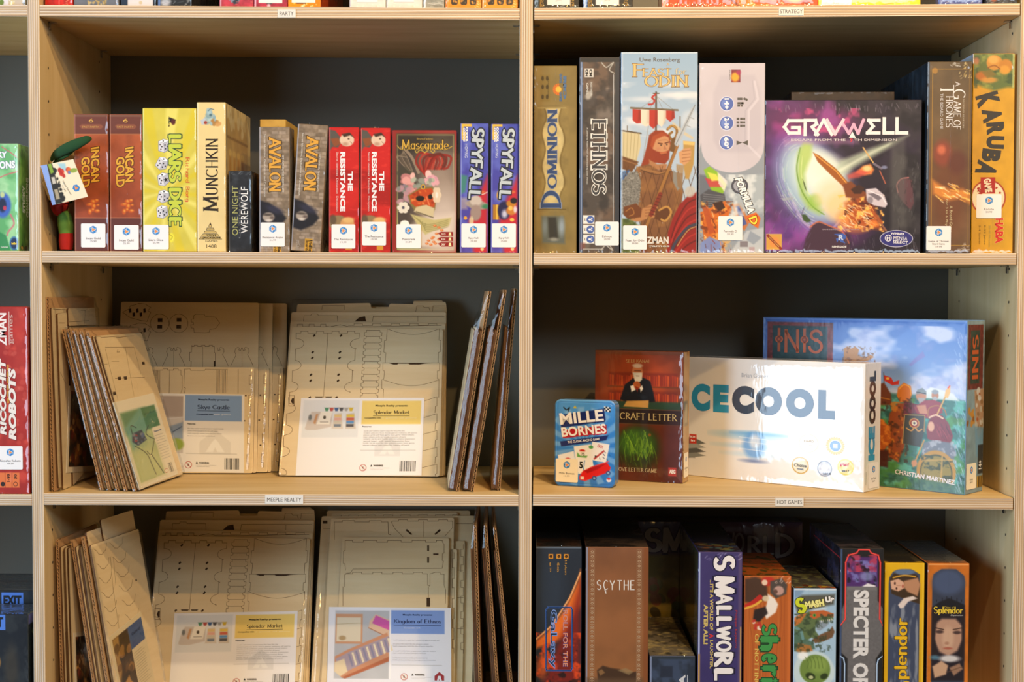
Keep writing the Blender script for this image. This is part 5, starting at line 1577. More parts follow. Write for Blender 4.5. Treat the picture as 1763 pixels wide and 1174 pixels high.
def row_strategy():
    B = gbox
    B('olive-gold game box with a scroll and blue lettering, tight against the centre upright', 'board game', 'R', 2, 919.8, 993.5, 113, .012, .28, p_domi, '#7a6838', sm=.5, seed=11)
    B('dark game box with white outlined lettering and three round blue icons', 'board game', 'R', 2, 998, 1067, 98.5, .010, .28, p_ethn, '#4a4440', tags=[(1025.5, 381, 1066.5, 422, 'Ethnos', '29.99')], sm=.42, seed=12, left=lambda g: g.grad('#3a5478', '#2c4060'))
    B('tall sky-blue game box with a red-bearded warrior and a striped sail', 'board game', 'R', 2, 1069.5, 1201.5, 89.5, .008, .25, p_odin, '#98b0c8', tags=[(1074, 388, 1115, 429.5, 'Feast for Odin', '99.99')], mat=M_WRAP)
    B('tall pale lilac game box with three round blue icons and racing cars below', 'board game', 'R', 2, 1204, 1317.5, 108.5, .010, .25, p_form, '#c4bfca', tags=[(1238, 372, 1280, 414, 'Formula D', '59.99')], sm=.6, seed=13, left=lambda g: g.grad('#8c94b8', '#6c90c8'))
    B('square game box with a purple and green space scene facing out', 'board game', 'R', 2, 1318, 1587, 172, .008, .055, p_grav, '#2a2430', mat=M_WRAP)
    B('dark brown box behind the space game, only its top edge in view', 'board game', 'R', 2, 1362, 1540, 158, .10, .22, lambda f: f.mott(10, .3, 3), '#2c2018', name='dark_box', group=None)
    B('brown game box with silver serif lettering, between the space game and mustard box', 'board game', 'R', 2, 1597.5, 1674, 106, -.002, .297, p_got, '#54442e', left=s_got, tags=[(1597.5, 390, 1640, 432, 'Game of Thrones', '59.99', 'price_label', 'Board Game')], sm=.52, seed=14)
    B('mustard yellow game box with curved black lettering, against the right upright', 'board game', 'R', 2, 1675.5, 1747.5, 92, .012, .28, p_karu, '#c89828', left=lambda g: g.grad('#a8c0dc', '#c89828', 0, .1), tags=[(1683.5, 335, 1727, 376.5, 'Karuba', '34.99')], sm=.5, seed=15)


row_strategy()


# ======================= far left bay
def p_stick(f):
    f.grad('#8cc890', '#6cb878'); f.cloud('#4c9858', 16, .5, .7, .6, 4); f.cloud('#b8e0b0', 24, .5, .7, .6, 9)
    f.txt('STICKY', -8, 266, 42, 11, '#e8eef0', -3, .05, '#7088a0', .04); f.txt('CHAMELEONS', -16, 284, 86, 13, '#e8eef0', -3, .05, '#7088a0', .04)
    f.curve([(-10, 310), (10, 300), (32, 294)], 1.6, '#c85868'); f.curve([(4, 252), (20, 262), (30, 270)], 1.4, '#c85868')
    f.ell(4, 352, 15, 22, '#3c62b8', 1, 4); f.ell(4, 352, 7, 12, '#1c2444', 1, 3); f.ell(8, 357, 3, 4, '#b83850'); f.ell(4, 334, 4, 5, '#b8c890', 1, 2); f.curve([(18, 368), (24, 384), (14, 398), (12, 404)], 3, '#c86878', .8)
    f.poly([(-6, 396), (10, 404), (18, 430), (-10, 434)], '#2c8048', .9, 3); f.ell(24, 418, 8, 12, '#34689c', 1, 2); f.ell(24, 418, 6, 9, '#1c3054', 1, 1); f.txt('iello', 24, 418, 9, 4, '#e8c83c', 0, .05); f.txt('Tomatoes', 7, 424, 13, 3, '#f0f4f0')


def s_stick(g):
    g.grad('#5c9c3c', '#4c8838'); g.cloud('#2c6030', 14, .5, .7, .8, 4); g.cloud('#90c060', 18, .55, .75, .7, 9)
    g.txt('STICKY', 25, 340, 48, 14, '#e8f0e4', -90, .05); g.txt('CHAMELEONS', 42, 336, 70, 12, '#d8e8d8', -90, .05); g.ell(16, 425, 8, 4, '#343830'); g.ell(34, 425, 8, 4, '#343830'); g.ell(16, 425, 5, 2.6, '#c8a838'); g.rect(0, 247, 2, 440, '#d8ece0')


gbox('light green game box with blue splash, in the far left bay', 'board game', 'L', 2, -70, 31, 247, .010, .060, p_stick, '#9cd0a0', right=s_stick)


def p_rico(f):
    f.mott(30, .1, 3); f.cloud('#d8503c', 20, .52, .75, .6, 4); f.cloud('#8c1410', 26, .55, .75, .5, 8)
    f.txt('ZMAN', 5, 566, 56, 15, '#e8dcd8', -90, .03); f.line([(17, 536), (17, 592)], 1, '#e0c8c0'); f.txt('games', 22, 566, 50, 7, '#d0a8a0', -90)
    f.txt('RICOCHET', 5, 682, 132, 11, '#e4dcd4', -90, .05, '#7c1c14', .04, .15); f.txt('ROBOTS', 21, 695, 124, 13, '#e4dcd4', -90, .06, '#7c1c14', .04, .15)
    f.txt('======', 14, 660, 66, 2.6, '#e8c040', -90)
    f.rect(-20, 813, 32, 839, '#d87038'); f.line([(7, 813), (7, 839)], .8, '#8c3418'); f.line([(19, 813), (19, 839)], .8, '#8c3418'); f.txt('1-99', 13, 822, 14, 5, '#2c1810', -90, .03); f.txt('30', 25, 820, 8, 5, '#2c1810', -90, .03); f.vell(25, 833, 4, 4, '#2c1810', 1, 16); f.vell(25, 833, 3, 3, '#d87038', 2, 16); f.vell(3, 833, 4, 4, '#2c1810', 1, 16)
    f.blobs((10, 595, 46, 830), 30, (2, 5), ['#e88878', '#d86858'], .25, 5)
    f.rect(26, 528, 44, 700, '#e87868', .12, 8)


gbox('large red game box with slanted silver lettering, in the far left bay', 'board game', 'L', 3, -150, 48, 528, .002, .07, p_rico, '#a42418', tags=[(-5, 767, 37.5, 807, 'Ricochet Robots', '49.99')])


def p_exit(f, ex=0, y=0):
    f.A[:] = rgb('#10141c'); f.cloud('#24282c', 20, .5, .7, .8, 4); f.ell(20, y + 90, 12, 40, '#3c3428', .7, 10); f.ell(-2, y + 80, 3, 8, '#c88830', .8, 3)


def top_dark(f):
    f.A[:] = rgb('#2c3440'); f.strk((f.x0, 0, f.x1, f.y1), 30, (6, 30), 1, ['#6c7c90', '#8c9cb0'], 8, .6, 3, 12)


def sign(f, x0, y0, x1, y1):
    f.vp([(x0, y0), (x1, y0), (x1, y1), (x0, y1)], '#4a78d0'); f.lay = 2; f.txt('EXIT', (x0 + x1) / 2, (y0 + y1) / 2, (x1 - x0) * .82, (y1 - y0) * .62, '#0c1018', 0, .05); f.lay = 1


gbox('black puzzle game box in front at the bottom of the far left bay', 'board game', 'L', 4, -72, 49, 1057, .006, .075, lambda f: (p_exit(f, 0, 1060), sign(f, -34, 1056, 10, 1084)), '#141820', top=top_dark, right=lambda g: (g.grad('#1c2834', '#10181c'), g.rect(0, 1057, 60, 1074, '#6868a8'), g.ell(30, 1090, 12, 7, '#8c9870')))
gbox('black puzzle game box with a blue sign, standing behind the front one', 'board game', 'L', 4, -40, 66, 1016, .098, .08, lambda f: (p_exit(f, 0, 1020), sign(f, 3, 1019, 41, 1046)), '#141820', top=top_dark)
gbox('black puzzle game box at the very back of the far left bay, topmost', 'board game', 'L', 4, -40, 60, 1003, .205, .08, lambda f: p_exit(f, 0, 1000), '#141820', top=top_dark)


# ======================= hot games row
def rounded(w, h, r, k=6):
    P = []
    for cx, cy, a in ((w - r, r, -90), (w - r, h - r, 0), (r, h - r, 90), (r, r, 180)):
        for q in range(k + 1):
            t = R(a + 90 * q / k)
            P.append((cx + r * math.cos(t), cy + r * math.sin(t)))
    return P


def tin_maker(root, w, d, h, fc):
    ac = Acc()
    f = fc['front']
    r = .010
    ny, nx = f.X.shape
    u = (f.X - f.x0) / (f.x1 - f.x0) * w
    v = h - (f.Y - f.y0) / (f.y1 - f.y0) * h
    cx = np.clip(u, r, w - r); cz = np.clip(v, r, h - r)
    dx, dz = u - cx, v - cz
    m = np.maximum(np.abs(dx), np.abs(dz)); l = np.hypot(dx, dz) + 1e-12
    s = m / l
    u2, v2 = cx + dx * s, cz + dz * s
    e = np.minimum(np.minimum(f.X - f.x0, f.x1 - f.X), np.minimum(f.Y - f.y0, f.y1 - f.Y))
    V = np.stack([u2, np.where(e < 3, .0012 * (1 - e / 3) ** 2, 0) + np.where((e > 4) & (e < 6), .0005, 0), v2], 2).reshape(-1, 3)
    i = np.arange((ny - 1) * (nx - 1)); rr, c = i // (nx - 1), i % (nx - 1); a = rr * nx + c
    ac.addq(V, np.stack([a, a + nx, a + nx + 1, a + 1], 1), np.dstack([f.A, np.full(f.X.shape, .1)]).reshape(-1, 4))
    for (P, F, c_, lay) in f.ops:
        kx, ky = w / (f.x1 - f.x0), h / (f.y1 - f.y0)
        W3 = np.stack([(P[:, 0] - f.x0) * kx, np.full(len(P), -.00009 * lay), h - (P[:, 1] - f.y0) * ky], 1)
        if all(len(q) == 4 for q in F) and len(P) == 4 * len(F) and len(F) > 1:
            W3[:, 1] -= np.repeat(np.arange(len(F)) % 11, 4) * .0000075
        ac.add(W3, F, np.append(c_, .1))
    P = np.array(rounded(w, h, r)); n = len(P)
    rings = [(.0012, 0), (.010, .0), (.0102, .0006), (d - .001, .0006), (d, .002)]
    VV = []
    for y, ins in rings:
        q = (P - (w / 2, h / 2)) * (1 - 2 * ins / w) + (w / 2, h / 2)
        VV += [(x, y, z) for x, z in q]
    F = [tuple(range(4 * n, 5 * n))]
    for k in range(4):
        F += [(k * n + j, (k + 1) * n + j, (k + 1) * n + (j + 1) % n, k * n + (j + 1) % n) for j in range(n)]
    ac.add(VV, F, np.append(rgb('#5a8cc0'), .1))
    ac.build('tin_lid', M_SATIN, root)


def p_mille(f):
    f.grad('#3c8ce0', '#2c78d0'); f.ell(1008, 700, 50, 30, '#5ca4ec', .6, 14)
    for i in range(18):
        t = R(i * 20)
        f.poly([(1006, 770), (1006 + 70 * math.cos(t), 770 + 70 * math.sin(t)), (1006 + 70 * math.cos(t + .17), 770 + 70 * math.sin(t + .17))], '#9cc8f4', .5, 3)
    f.rect(954, 687, 1063, 690, '#78b4f0', .6)
    f.curve([(970, 702), (975, 706), (980, 702), (978, 708)], 2, '#1c2c3c'); f.poly([(986, 703), (990, 698), (993, 703)], '#d0c030')
    for i in range(4):
        for j in range(3):
            f.rect(1040 + i * 2.8, 698 + j * 2.8 + i * .5, 1042.8 + i * 2.8, 700.8 + j * 2.8 + i * .5, '#111' if (i + j) % 2 else '#eee')
    f.poly([(962, 716), (1040, 702), (1043, 722), (1000, 732), (966, 738)], '#1c2c6c', 1, 2)
    f.lay = 1
    f.txt('MILLE', 1001, 718, 76, 20, '#f4f4f4', -7, .03, None, .03, 0, (1.4, 2.2, '#1c2c6c'))
    f.poly([(966, 744), (1044, 730), (1045, 744), (972, 756)], '#b81c24', 1, 2)
    f.txt('BORNES', 1005, 741, 78, 17, '#f4f4f4', -7, .03, None, .03, 0, (1.4, 1.8, '#b81c24'))
    f.poly([(964, 762), (1048, 748), (1044, 757), (966, 771)], '#1c2c6c', 1, 1); f.txt('THE CLASSIC RACING GAME', 1005, 759, 56, 4, '#f0f0f4', -8, .02)
    f.poly([(960, 786), (988, 778), (992, 800), (964, 806)], '#e8ecf0', 1, 1); f.poly([(988, 770), (1018, 765), (1021, 796), (992, 800)], '#f0f0ec', 1, 1); f.poly([(1020, 760), (1050, 764), (1044, 796), (1016, 792)], '#eeeeee', 1, 1); f.poly([(992, 794), (1020, 790), (1024, 812), (996, 818)], '#f0f0f0', 1, 1)
    f.ell(1003, 777, 5, 2.6, '#c82c24'); f.rect(999, 778, 1007, 784, '#e8e0d0'); f.txt('75', 1004, 783, 6, 5, '#222'); f.poly([(994, 780), (1000, 786), (1012, 785), (1010, 789), (994, 788)], '#58a048', .9, 1.5); f.ell(978, 793, 5, 3, '#c82c24'); f.txt('5', 1001, 802, 6, 12, '#222', 0, .04); f.line([(1007, 794), (1005, 810)], 1.4, '#3c80c8')
    f.line([(1024, 790), (1040, 776)], 3, '#b83838'); f.line([(1026, 792), (1042, 778)], 1, '#fff'); f.txt('GO!', 1034, 768, 10, 5, '#c83030', 12, .02); f.ell(1018, 770, 4, 3, '#409848', .9); f.ell(1026, 786, 1.6, 2, '#222')
    f.poly([(998, 822), (1004, 812), (1024, 802), (1046, 796), (1052, 804), (1050, 812), (1030, 820), (1008, 830), (998, 828)], '#d82020', 1, 1.2); f.poly([(1006, 812), (1024, 803), (1044, 798), (1030, 808), (1012, 816)], '#a81418', .9, 1.2); f.line([(1016, 806), (1048, 794)], 1.6, '#e04040'); f.rect(1000, 822, 1006, 827, '#e8e0d8')
    for x, y in ((1024, 824), (1048, 814)):
        f.ell(x, y, 4, 4, '#2c4c8c'); f.ell(x, y, 2, 2, '#8cb0d8')
    f.ell(1049, 826, 4, 4, '#e8e8f0'); f.ell(1049, 824, 3, 2, '#c83040'); f.strk((1030, 776, 1050, 790), 6, (2, 5), 1.2, ['#243860'], 60)


yaw_box('blue rounded tin with a red racing car on its lid, beside the centre upright', 'game tin', 'R', 3, (954.5, 836), (1058, 841), 690.5, .032, p_mille, (954.5, 688, 1059, 840), '#3c88d8',
        tags=[(957, 792, 997, 833, 'Mille Bornes', '14.99', 'price_label', None, '#efe6cc')], maker=tin_maker, name='game_tin')  # cream sticker tone has the warm lamplight painted in


def p_craft(f):
    f.grad('#7c3414', '#5a2818'); f.ell(1100, 660, 60, 50, '#a84418', .8, 26); f.rect(1023, 604, 1176, 611, '#6c3818', .8, 2)
    for yb in (668, 700):
        f.rect(1046, yb - 26, 1166, yb - 3, '#6c1c10', .6, 4)
        for i in range(30):
            x = 1048 + i * 4
            if not 1078 < x < 1112 or yb < 670:
                f.rect(x, yb - 22 + (i % 3), x + 2.6, yb - 3, ['#b8401c', '#d85c20', '#8c2814', '#a83818'][i % 4], .75, 1.2)
        f.line([(1044, yb - 1), (1168, yb - 1)], 2.2, '#6c3414', .9)
    f.rect(1048, 692, 1172, 706, '#1c4434', .9, 4)
    f.poly([(1066, 690), (1074, 664), (1088, 652), (1104, 650), (1118, 656), (1124, 676), (1127, 692), (1110, 694), (1082, 694)], '#10121c', 1, 2)
    f.ell(1096, 642, 9.5, 14, '#c87848', 1, 1.5); f.poly([(1088, 642), (1104, 642), (1104, 654), (1098, 660), (1092, 658)], '#d8d4c8', 1, 1.5); f.ell(1096, 630, 9, 4, '#dcd8cc', .7, 2); f.line([(1091, 639), (1101, 639)], 1.4, '#4c2414'); f.line([(1094, 648), (1099, 648)], 1.2, '#7c4834')
    f.ell(1095, 664, 6.5, 7, '#b05c2c', 1, 1.5); f.poly([(1084, 666), (1089, 664), (1093, 672), (1086, 676)], '#d8d4cc', 1, 1); f.poly([(1100, 668), (1104, 664), (1106, 670), (1102, 676)], '#d8d4cc', 1, 1); f.poly([(1092, 666), (1098, 668), (1096, 676)], '#7c1c14', 1, 1)
    for i in range(4):
        f.line([(1091, 661 + i * 2.6), (1100, 660 + i * 2.6)], .8, '#7c3818', .8)
    f.poly([(1078, 692), (1116, 690), (1115, 703), (1072, 702)], '#c89850', 1, 1.5)
    f.rect(1023, 706, 1176, 731, '#241818', .95, 2); f.line([(1023, 706), (1176, 706)], 1, '#5c4430'); f.line([(1023, 732), (1176, 732)], 1, '#5c4430')
    f.ser('CRAFT LETTER', 1116, 718.5, 100, 12, '#c8b480', 0, .15, .45, .1); f.ser('LOVE', 1040, 718.5, 36, 12, '#c8b480', 0, .15, .45, .1)
    f.ell(1098, 772, 40, 38, '#283c18', .9, 16); f.ell(1096, 766, 30, 26, '#3c6420', .9, 12)
    f.strk((1072, 742, 1122, 778), 120, (8, 26), 1.3, ['#6c9c28', '#8cbc34', '#345c1c', '#4c7c24'], 90, .7, 5, 30); f.strk((1066, 780, 1130, 800), 60, (8, 22), 1.2, ['#3c3c18', '#5c7424', '#2c2414'], 85, .6, 7, 24); f.ell(1118, 750, 2.6, 2.6, '#9c5c24', .8, 1.5)
    f.ell(1160, 780, 22, 60, '#4c2430', .6, 20); f.mott(24, .12, 5)
    f.ser('A LOVE LETTER GAME', 1092, 812, 78, 7, '#c8b898', 0, .14, .5, .06); f.ser('SEIJI KANAI', 1096, 622, 40, 6, '#b89058', 0, .14, .5, .06)
    f.rect(1151, 805, 1165, 820, '#a83434'); f.txt('AEG', 1158, 812, 11, 7, '#e8e4e4', 0, .06)


def s_craft(g):
    g.grad('#c09050', '#b88848'); w = g.x1
    for i in range(7):
        g.line([(w * (i + .5) / 7, 600), (w * (i + .5) / 7, 840)], 1, '#8c6430', .5)
    g.rect(w * .15, 690, w * .8, 734, '#7c6c50', .8, 3); g.rect(w * .3, 696, w * .7, 728, '#b0a078', .8, 3); g.rect(0, 600, 1.5, 840, '#6c4828', .8)


yaw_box('brown game box with a bearded man at a desk, standing behind the blue tin', 'board game', 'R', 3, (1023, 824.5), (1175, 833), 606, .040, p_craft, (1023, 605, 1175, 831), '#6c3818', right=s_craft,
        rtags=[(6, 780, 34, 822, 'Craft Letter', '24.99', 'price_label', None, '#efe6d0')], sm=None)  # warm lamplight is mixed into this sticker's paper colour


def p_ice(f):
    f.mott(40, .02, 3)
    g1, g2 = '#2f9ccc', '#35404c'
    x0, x1, y0, y1 = 1152, 1487, 620, 850
    f.lay = 1
    for c, cx, w in (('I', 1172, 9), ('C', 1205, 32), ('E', 1240, 27)):
        f.txt(c, cx, 697, w, 53, '#2f98c8', 0, .07)
    for c, cx, w in (('C', 1278, 38), ('O', 1322, 46), ('O', 1376, 48), ('L', 1422, 29)):
        f.txt(c, cx, 697, w, 53, '#2c3444', 0, .085)
    f.txt('Brian Gomez', 1298, 650, 46, 8, '#a8acb4')
    f.ell(1290, 764, 54, 7, '#7cb8e0', .7, 9); f.ell(1305, 760, 40, 3, '#58a0d8', .8, 5); f.ell(1280, 785, 46, 4, '#a0cce8', .6, 6); f.ell(1300, 800, 50, 4, '#a8d0e8', .5, 6); f.ell(1297, 812, 18, 3, '#54689c', .8, 5)
    f.ell(1298, 782, 20, 25, '#5c98dc', .75, 8); f.ell(1299, 775, 9, 14, '#e4eaf0', .8, 6)
    for y in (768, 776, 790):
        f.line([(1272, y), (1322, y + 2)], 1, '#f8fcff', .8)
    for i, (x, y) in enumerate(((1392, 770), (1438, 771), (1378, 812), (1420, 814), (1456, 808))):
        if i == 0:
            f.vell(x, y, 17, 17, '#d8d0b0', 1, 28); f.vell(x, y, 15.6, 15.6, '#ececec', 2, 28); f.lay = 3; f.txt('AWARD', x, y - 4, 18, 4, '#b09868', 0, .03); f.txt('2017', x, y + 4, 10, 3, '#b0a080'); f.lay = 1
        elif i == 1:
            for j in range(22):
                t = 2 * math.pi * j / 22
                f.vell(x + 14.5 * math.cos(t), y + 14.5 * math.sin(t), 2, 2, '#d8b04c', 1, 8)
            f.vell(x, y, 14, 14, '#e0bc58', 2, 28); f.vell(x, y, 11, 11, '#e8e8e8', 3, 28); f.vell(x, y, 9.6, 9.6, '#6c90d0', 4, 28); f.rect
            f.vp([(x - 4, y - 4), (x + 4, y - 4), (x + 4, y + 4), (x - 4, y + 4)], '#c8d8f0', 5)
        elif i == 2:
            f.vell(x, y, 15, 16, '#c8a44c', 1, 30); f.vell(x, y, 12.6, 13.6, '#e4dcc0', 2, 30); f.lay = 3; f.txt('Choice', x, y, 22, 6, '#4c4434', 0, .03); f.txt('WINNER', x, y + 7, 12, 3, '#44648c', 0, .03); f.lay = 1
        elif i == 3:
            f.vell(x, y, 13, 15, '#9098a8', 1, 28); f.vell(x, y, 11, 12.6, '#c8ccd8', 2, 28); f.vell(x, y - 2, 6, 6, '#f4f4f4', 3, 20); f.lay = 3; f.txt('2016', x + 4, y + 9, 14, 4, '#34384c', -6, .05); f.lay = 1
        else:
            f.vell(x, y, 14.5, 15, '#d8cc4c', 1, 28); f.vell(x, y, 12, 12.4, '#ecdc98', 2, 28); f.lay = 3; f.txt('Play', x - 1, y - 4, 16, 7, '#c83848', -14, .04); f.txt('2017', x, y + 7, 14, 4, '#3c3c44', -6, .05); f.lay = 1
    f.rect(1160, 776, 1196, 816, '#8c8c88', .95, 2)
    for i in range(4):
        f.poly([(1164, 784 + i * 9), (1198, 778 + i * 9), (1214, 786 + i * 8), (1180, 794 + i * 8)], ['#6c706c', '#9ca09c', '#5c5e5c', '#888c88'][i], 1, 1)
    f.rect(1186, 770, 1198, 788, '#c83828', 1, 1); f.txt('BOX', 1192, 775, 9, 4, '#f4e8e4', 0, .04); f.txt('in', 1192, 782, 7, 4, '#f4e8e4', 0, .04)


def s_ice(g):
    w = g.x1
    g.txt('COOL', w * .47, 682, 96, w * .42, '#2c2c30', -90, .08); g.txt('ICE', w * .45, 765, 62, w * .42, '#2f98c8', -90, .08); g.vline([(w * .12, 815), (w * .12, 838)], .8, '#333')


yaw_box('wide white game box with large blue and charcoal letters, between the brown and sky-blue boxes', 'board game', 'R', 3, (1152, 815.0), (1487, 848.5), 626, .060, p_ice, (1152, 620, 1487, 850), '#e6e4e0', right=s_ice,
        rtags=[(18, 800, 58, 845, 'Ice Cool', '34.99')], sm=None)


def p_inis(f):
    f.grad('#3c6cc0', '#88a8dc', 0, .4); f.grad('#88a8dc', '#6898c0', .4, .6, alpha=.0)
    f.cloud('#c0ccec', 46, .46, .66, .9, 4, (1311, 560, 1663, 700), 1, 1.6); f.cloud('#7c90d0', 20, .6, .8, .5, 7, (1311, 560, 1663, 700))
    f.poly([(1311, 692), (1400, 690), (1500, 680), (1560, 684), (1600, 680), (1663, 690), (1663, 856), (1311, 856)], '#3c7470', 1, 5)
    f.cloud('#5cb0a8', 16, .48, .66, .9, 3, (1311, 690, 1663, 856)); f.cloud('#24504c', 12, .52, .7, .8, 8, (1311, 690, 1663, 856)); f.cloud('#4c8838', 22, .55, .7, .7, 11, (1311, 690, 1663, 856)); f.poly([(1590, 676), (1600, 668), (1620, 672), (1640, 678), (1650, 690), (1590, 688)], '#d8e4e8', .9, 3)
    f.rect(1318, 557, 1431, 640, '#7c3838', 1, 1.5); f.mott(5, .3, 4, (1318, 557, 1431, 640)); f.rect(1327, 564, 1421, 640, '#244448', 1, 1.5); f.mott(6, .25, 9, (1327, 564, 1421, 640))
    O = '#c05c30'
    for x in (1338, 1382):
        f.vline([(x, 571), (x, 612)], 4.6, O); f.vell(x, 590, 7, 7, O, 1, 20); f.vell(x, 590, 4.6, 4.6, '#8c3c28', 2, 20); f.vell(x, 590, 2, 2, O, 3, 12)
    f.vline([(1350, 573), (1350, 613)], 5, O); f.vline([(1350, 575), (1370, 611)], 5, O); f.vline([(1370, 573), (1370, 613)], 5, O)
    P = []
    for i in range(22):
        t = R(10 + i * 13)
        P.append((1402 + 8.5 * math.cos(t), 581 - 8.5 * math.sin(t)))
    f.vline([p for p in P if p], 4.6, O); P = []
    for i in range(22):
        t = R(90 - i * 12.4)
        P.append((1401 + 10.5 * math.cos(t), 602 - 11 * math.sin(t)))
    f.vline(P, 4.6, O)
    # stag figurehead behind the white box
    f.poly([(1450, 604), (1456, 600), (1462, 604), (1470, 600), (1476, 606), (1474, 616), (1486, 620), (1496, 614), (1502, 618), (1490, 626), (1472, 628), (1450, 628)], '#b88448', 1, 1.5); f.cloud('#7c5028', 4, .55, .7, .8, 3, (1448, 600, 1504, 628))
    # flag
    f.poly([(1519, 650), (1532, 654), (1536, 662), (1546, 658), (1545, 666), (1534, 668), (1520, 660)], '#c03024', 1, 1); f.ell(1526, 656, 3, 2.4, '#e8b040'); f.line([(1519, 646), (1521, 690)], 1.2, '#5a4a38')
    f.poly([(1500, 672), (1520, 664), (1532, 684), (1534, 704), (1502, 706)], '#6c3820', 1, 3); f.line([(1504, 690), (1530, 694)], 2, '#a86828')
    # figures
    f.poly([(1544, 672), (1554, 662), (1566, 668), (1568, 682), (1564, 696), (1548, 698), (1542, 686)], '#c87020', 1, 2); f.curve([(1546, 674), (1554, 666), (1564, 670), (1566, 684)], 2, '#e8a038')
    f.poly([(1530, 720), (1544, 700), (1566, 698), (1584, 704), (1588, 728), (1560, 740), (1556, 780), (1546, 806), (1530, 800), (1526, 760)], '#8c4420', 1, 3); f.poly([(1556, 696), (1578, 700), (1586, 722), (1566, 728), (1552, 716)], '#6c2838', 1, 2); f.cloud('#c87828', 8, .52, .7, .8, 4, (1526, 698, 1562, 806)); f.cloud('#3c2418', 7, .56, .72, .7, 14, (1500, 690, 1568, 806))
    f.ell(1584, 684, 9, 11, '#b88468', 1, 1.5); f.poly([(1576, 682), (1577, 674), (1586, 670), (1593, 676), (1593, 682), (1584, 680)], '#7c8c98', 1, 1.5); f.poly([(1578, 688), (1590, 688), (1590, 698), (1582, 700)], '#9ca0a8', 1, 2); f.line([(1576, 678), (1592, 680)], 1.4, '#2c2c34')
    f.ell(1608, 682, 6, 8, '#b07c60', 1, 1.5); f.ell(1608, 676, 6, 4, '#8c98a8', 1, 1.5); f.ell(1608, 688, 4, 4, '#a0a8b0', 1, 1.5)
    f.poly([(1572, 706), (1590, 692), (1604, 690), (1618, 694), (1622, 712), (1600, 724), (1580, 722)], '#8c3440', 1, 2); f.poly([(1576, 702), (1592, 700), (1596, 716), (1582, 716)], '#c08c6c', .9, 2)
    f.curve([(1596, 720), (1598, 706), (1612, 700), (1624, 706), (1628, 716)], 2, '#a06838')
    f.line([(1612, 716), (1628, 678)], 2.6, '#c8a058'); f.poly([(1624, 684), (1626, 672), (1634, 664), (1634, 676), (1630, 686)], '#e0b878', 1, 1); f.line([(1630, 668), (1633, 664)], 2, '#d84830')
    # dark shield
    f.poly([(1556, 720), (1572, 716), (1590, 718), (1592, 740), (1584, 776), (1554, 772)], '#3c3c34', 1, 1.5); f.line([(1557, 720), (1590, 719)], 1.4, '#b89858'); f.line([(1556, 722), (1553, 772)], 1.2, '#b89858'); f.line([(1591, 720), (1590, 748)], 1.2, '#b89858'); f.ell(1573, 734, 9, 9, '#c09048'); f.ell(1573, 734, 7, 7, '#8c2c24'); f.ell(1573, 734, 4.6, 4.6, '#e0d8c0'); f.ell(1573, 734, 2, 2, '#34344c'); f.curve([(1560, 744), (1568, 748), (1574, 742), (1580, 748), (1586, 744)], 2.4, '#c09048')
    # woman with red hair and round shield
    f.poly([(1598, 728), (1606, 718), (1620, 716), (1632, 730), (1640, 752), (1636, 766), (1610, 766), (1596, 760), (1594, 744)], '#7c2c34', 1, 2); f.ell(1602, 738, 5.5, 9, '#d0a488', 1, 1.5); f.curve([(1599, 722), (1610, 717), (1622, 722)], 3, '#d8b8a0'); f.strk((1610, 728, 1632, 750), 24, (6, 18), 1, ['#5a1c28', '#a04048'], 65, .8, 5, 12)
    f.poly([(1590, 768), (1604, 762), (1636, 764), (1646, 780), (1640, 800), (1600, 796), (1586, 790)], '#6c7484', 1, 3); f.cloud('#a8b0c0', 7, .5, .7, .8, 4, (1588, 762, 1646, 800)); f.line([(1590, 764), (1572, 812)], 2.4, '#b88c48'); f.ell(1574, 806, 5, 6, '#c08c68', 1, 2)
    f.ell(1612, 818, 34, 38, '#b08838', 1, 2); f.ell(1612, 819, 28, 32, '#4c5030', 1, 1.5); f.ell(1612, 820, 26, 30, '#8c8040', 1, 1.5); f.cloud('#3c4830', 7, .5, .66, .9, 4, (1586, 790, 1640, 850)); f.line([(1622, 790), (1620, 840)], 3, '#b89850', .8); f.line([(1588, 800), (1640, 794)], 3, '#b89850', .7)
    f.poly([(1580, 832), (1663, 838), (1663, 856), (1560, 856)], '#3c6c5c', .85, 6); f.cloud('#28544c', 9, .5, .7, .7, 3, (1500, 836, 1663, 856))
    f.poly([(1500, 740), (1516, 730), (1530, 744), (1534, 770), (1520, 790), (1500, 786)], '#a8501c', 1, 3); f.cloud('#e08830', 6, .5, .7, .7, 3, (1496, 732, 1532, 790)); f.poly([(1498, 788), (1530, 786), (1528, 818), (1500, 816)], '#4c1c14', .9, 4)
    f.poly([(1586, 604), (1578, 612), (1570, 620), (1562, 630), (1566, 632), (1578, 622), (1590, 614)], '#7878c0', .8, 2); f.rect(1311, 549, 1663, 552, '#7ca0e0', .6)
    f.lay = 2
    f.txt('CHRISTIAN MARTINEZ', 1593, 829, 104, 8.4, '#dcdce4', 5.5, .02, None)
    f.strk((1640, 560, 1660, 850), 120, (5, 14), 1, ['#c8d8f4', '#9cb8e8'], 70, .5, 8, 12)  # pale streaks down the right side are film highlights painted in


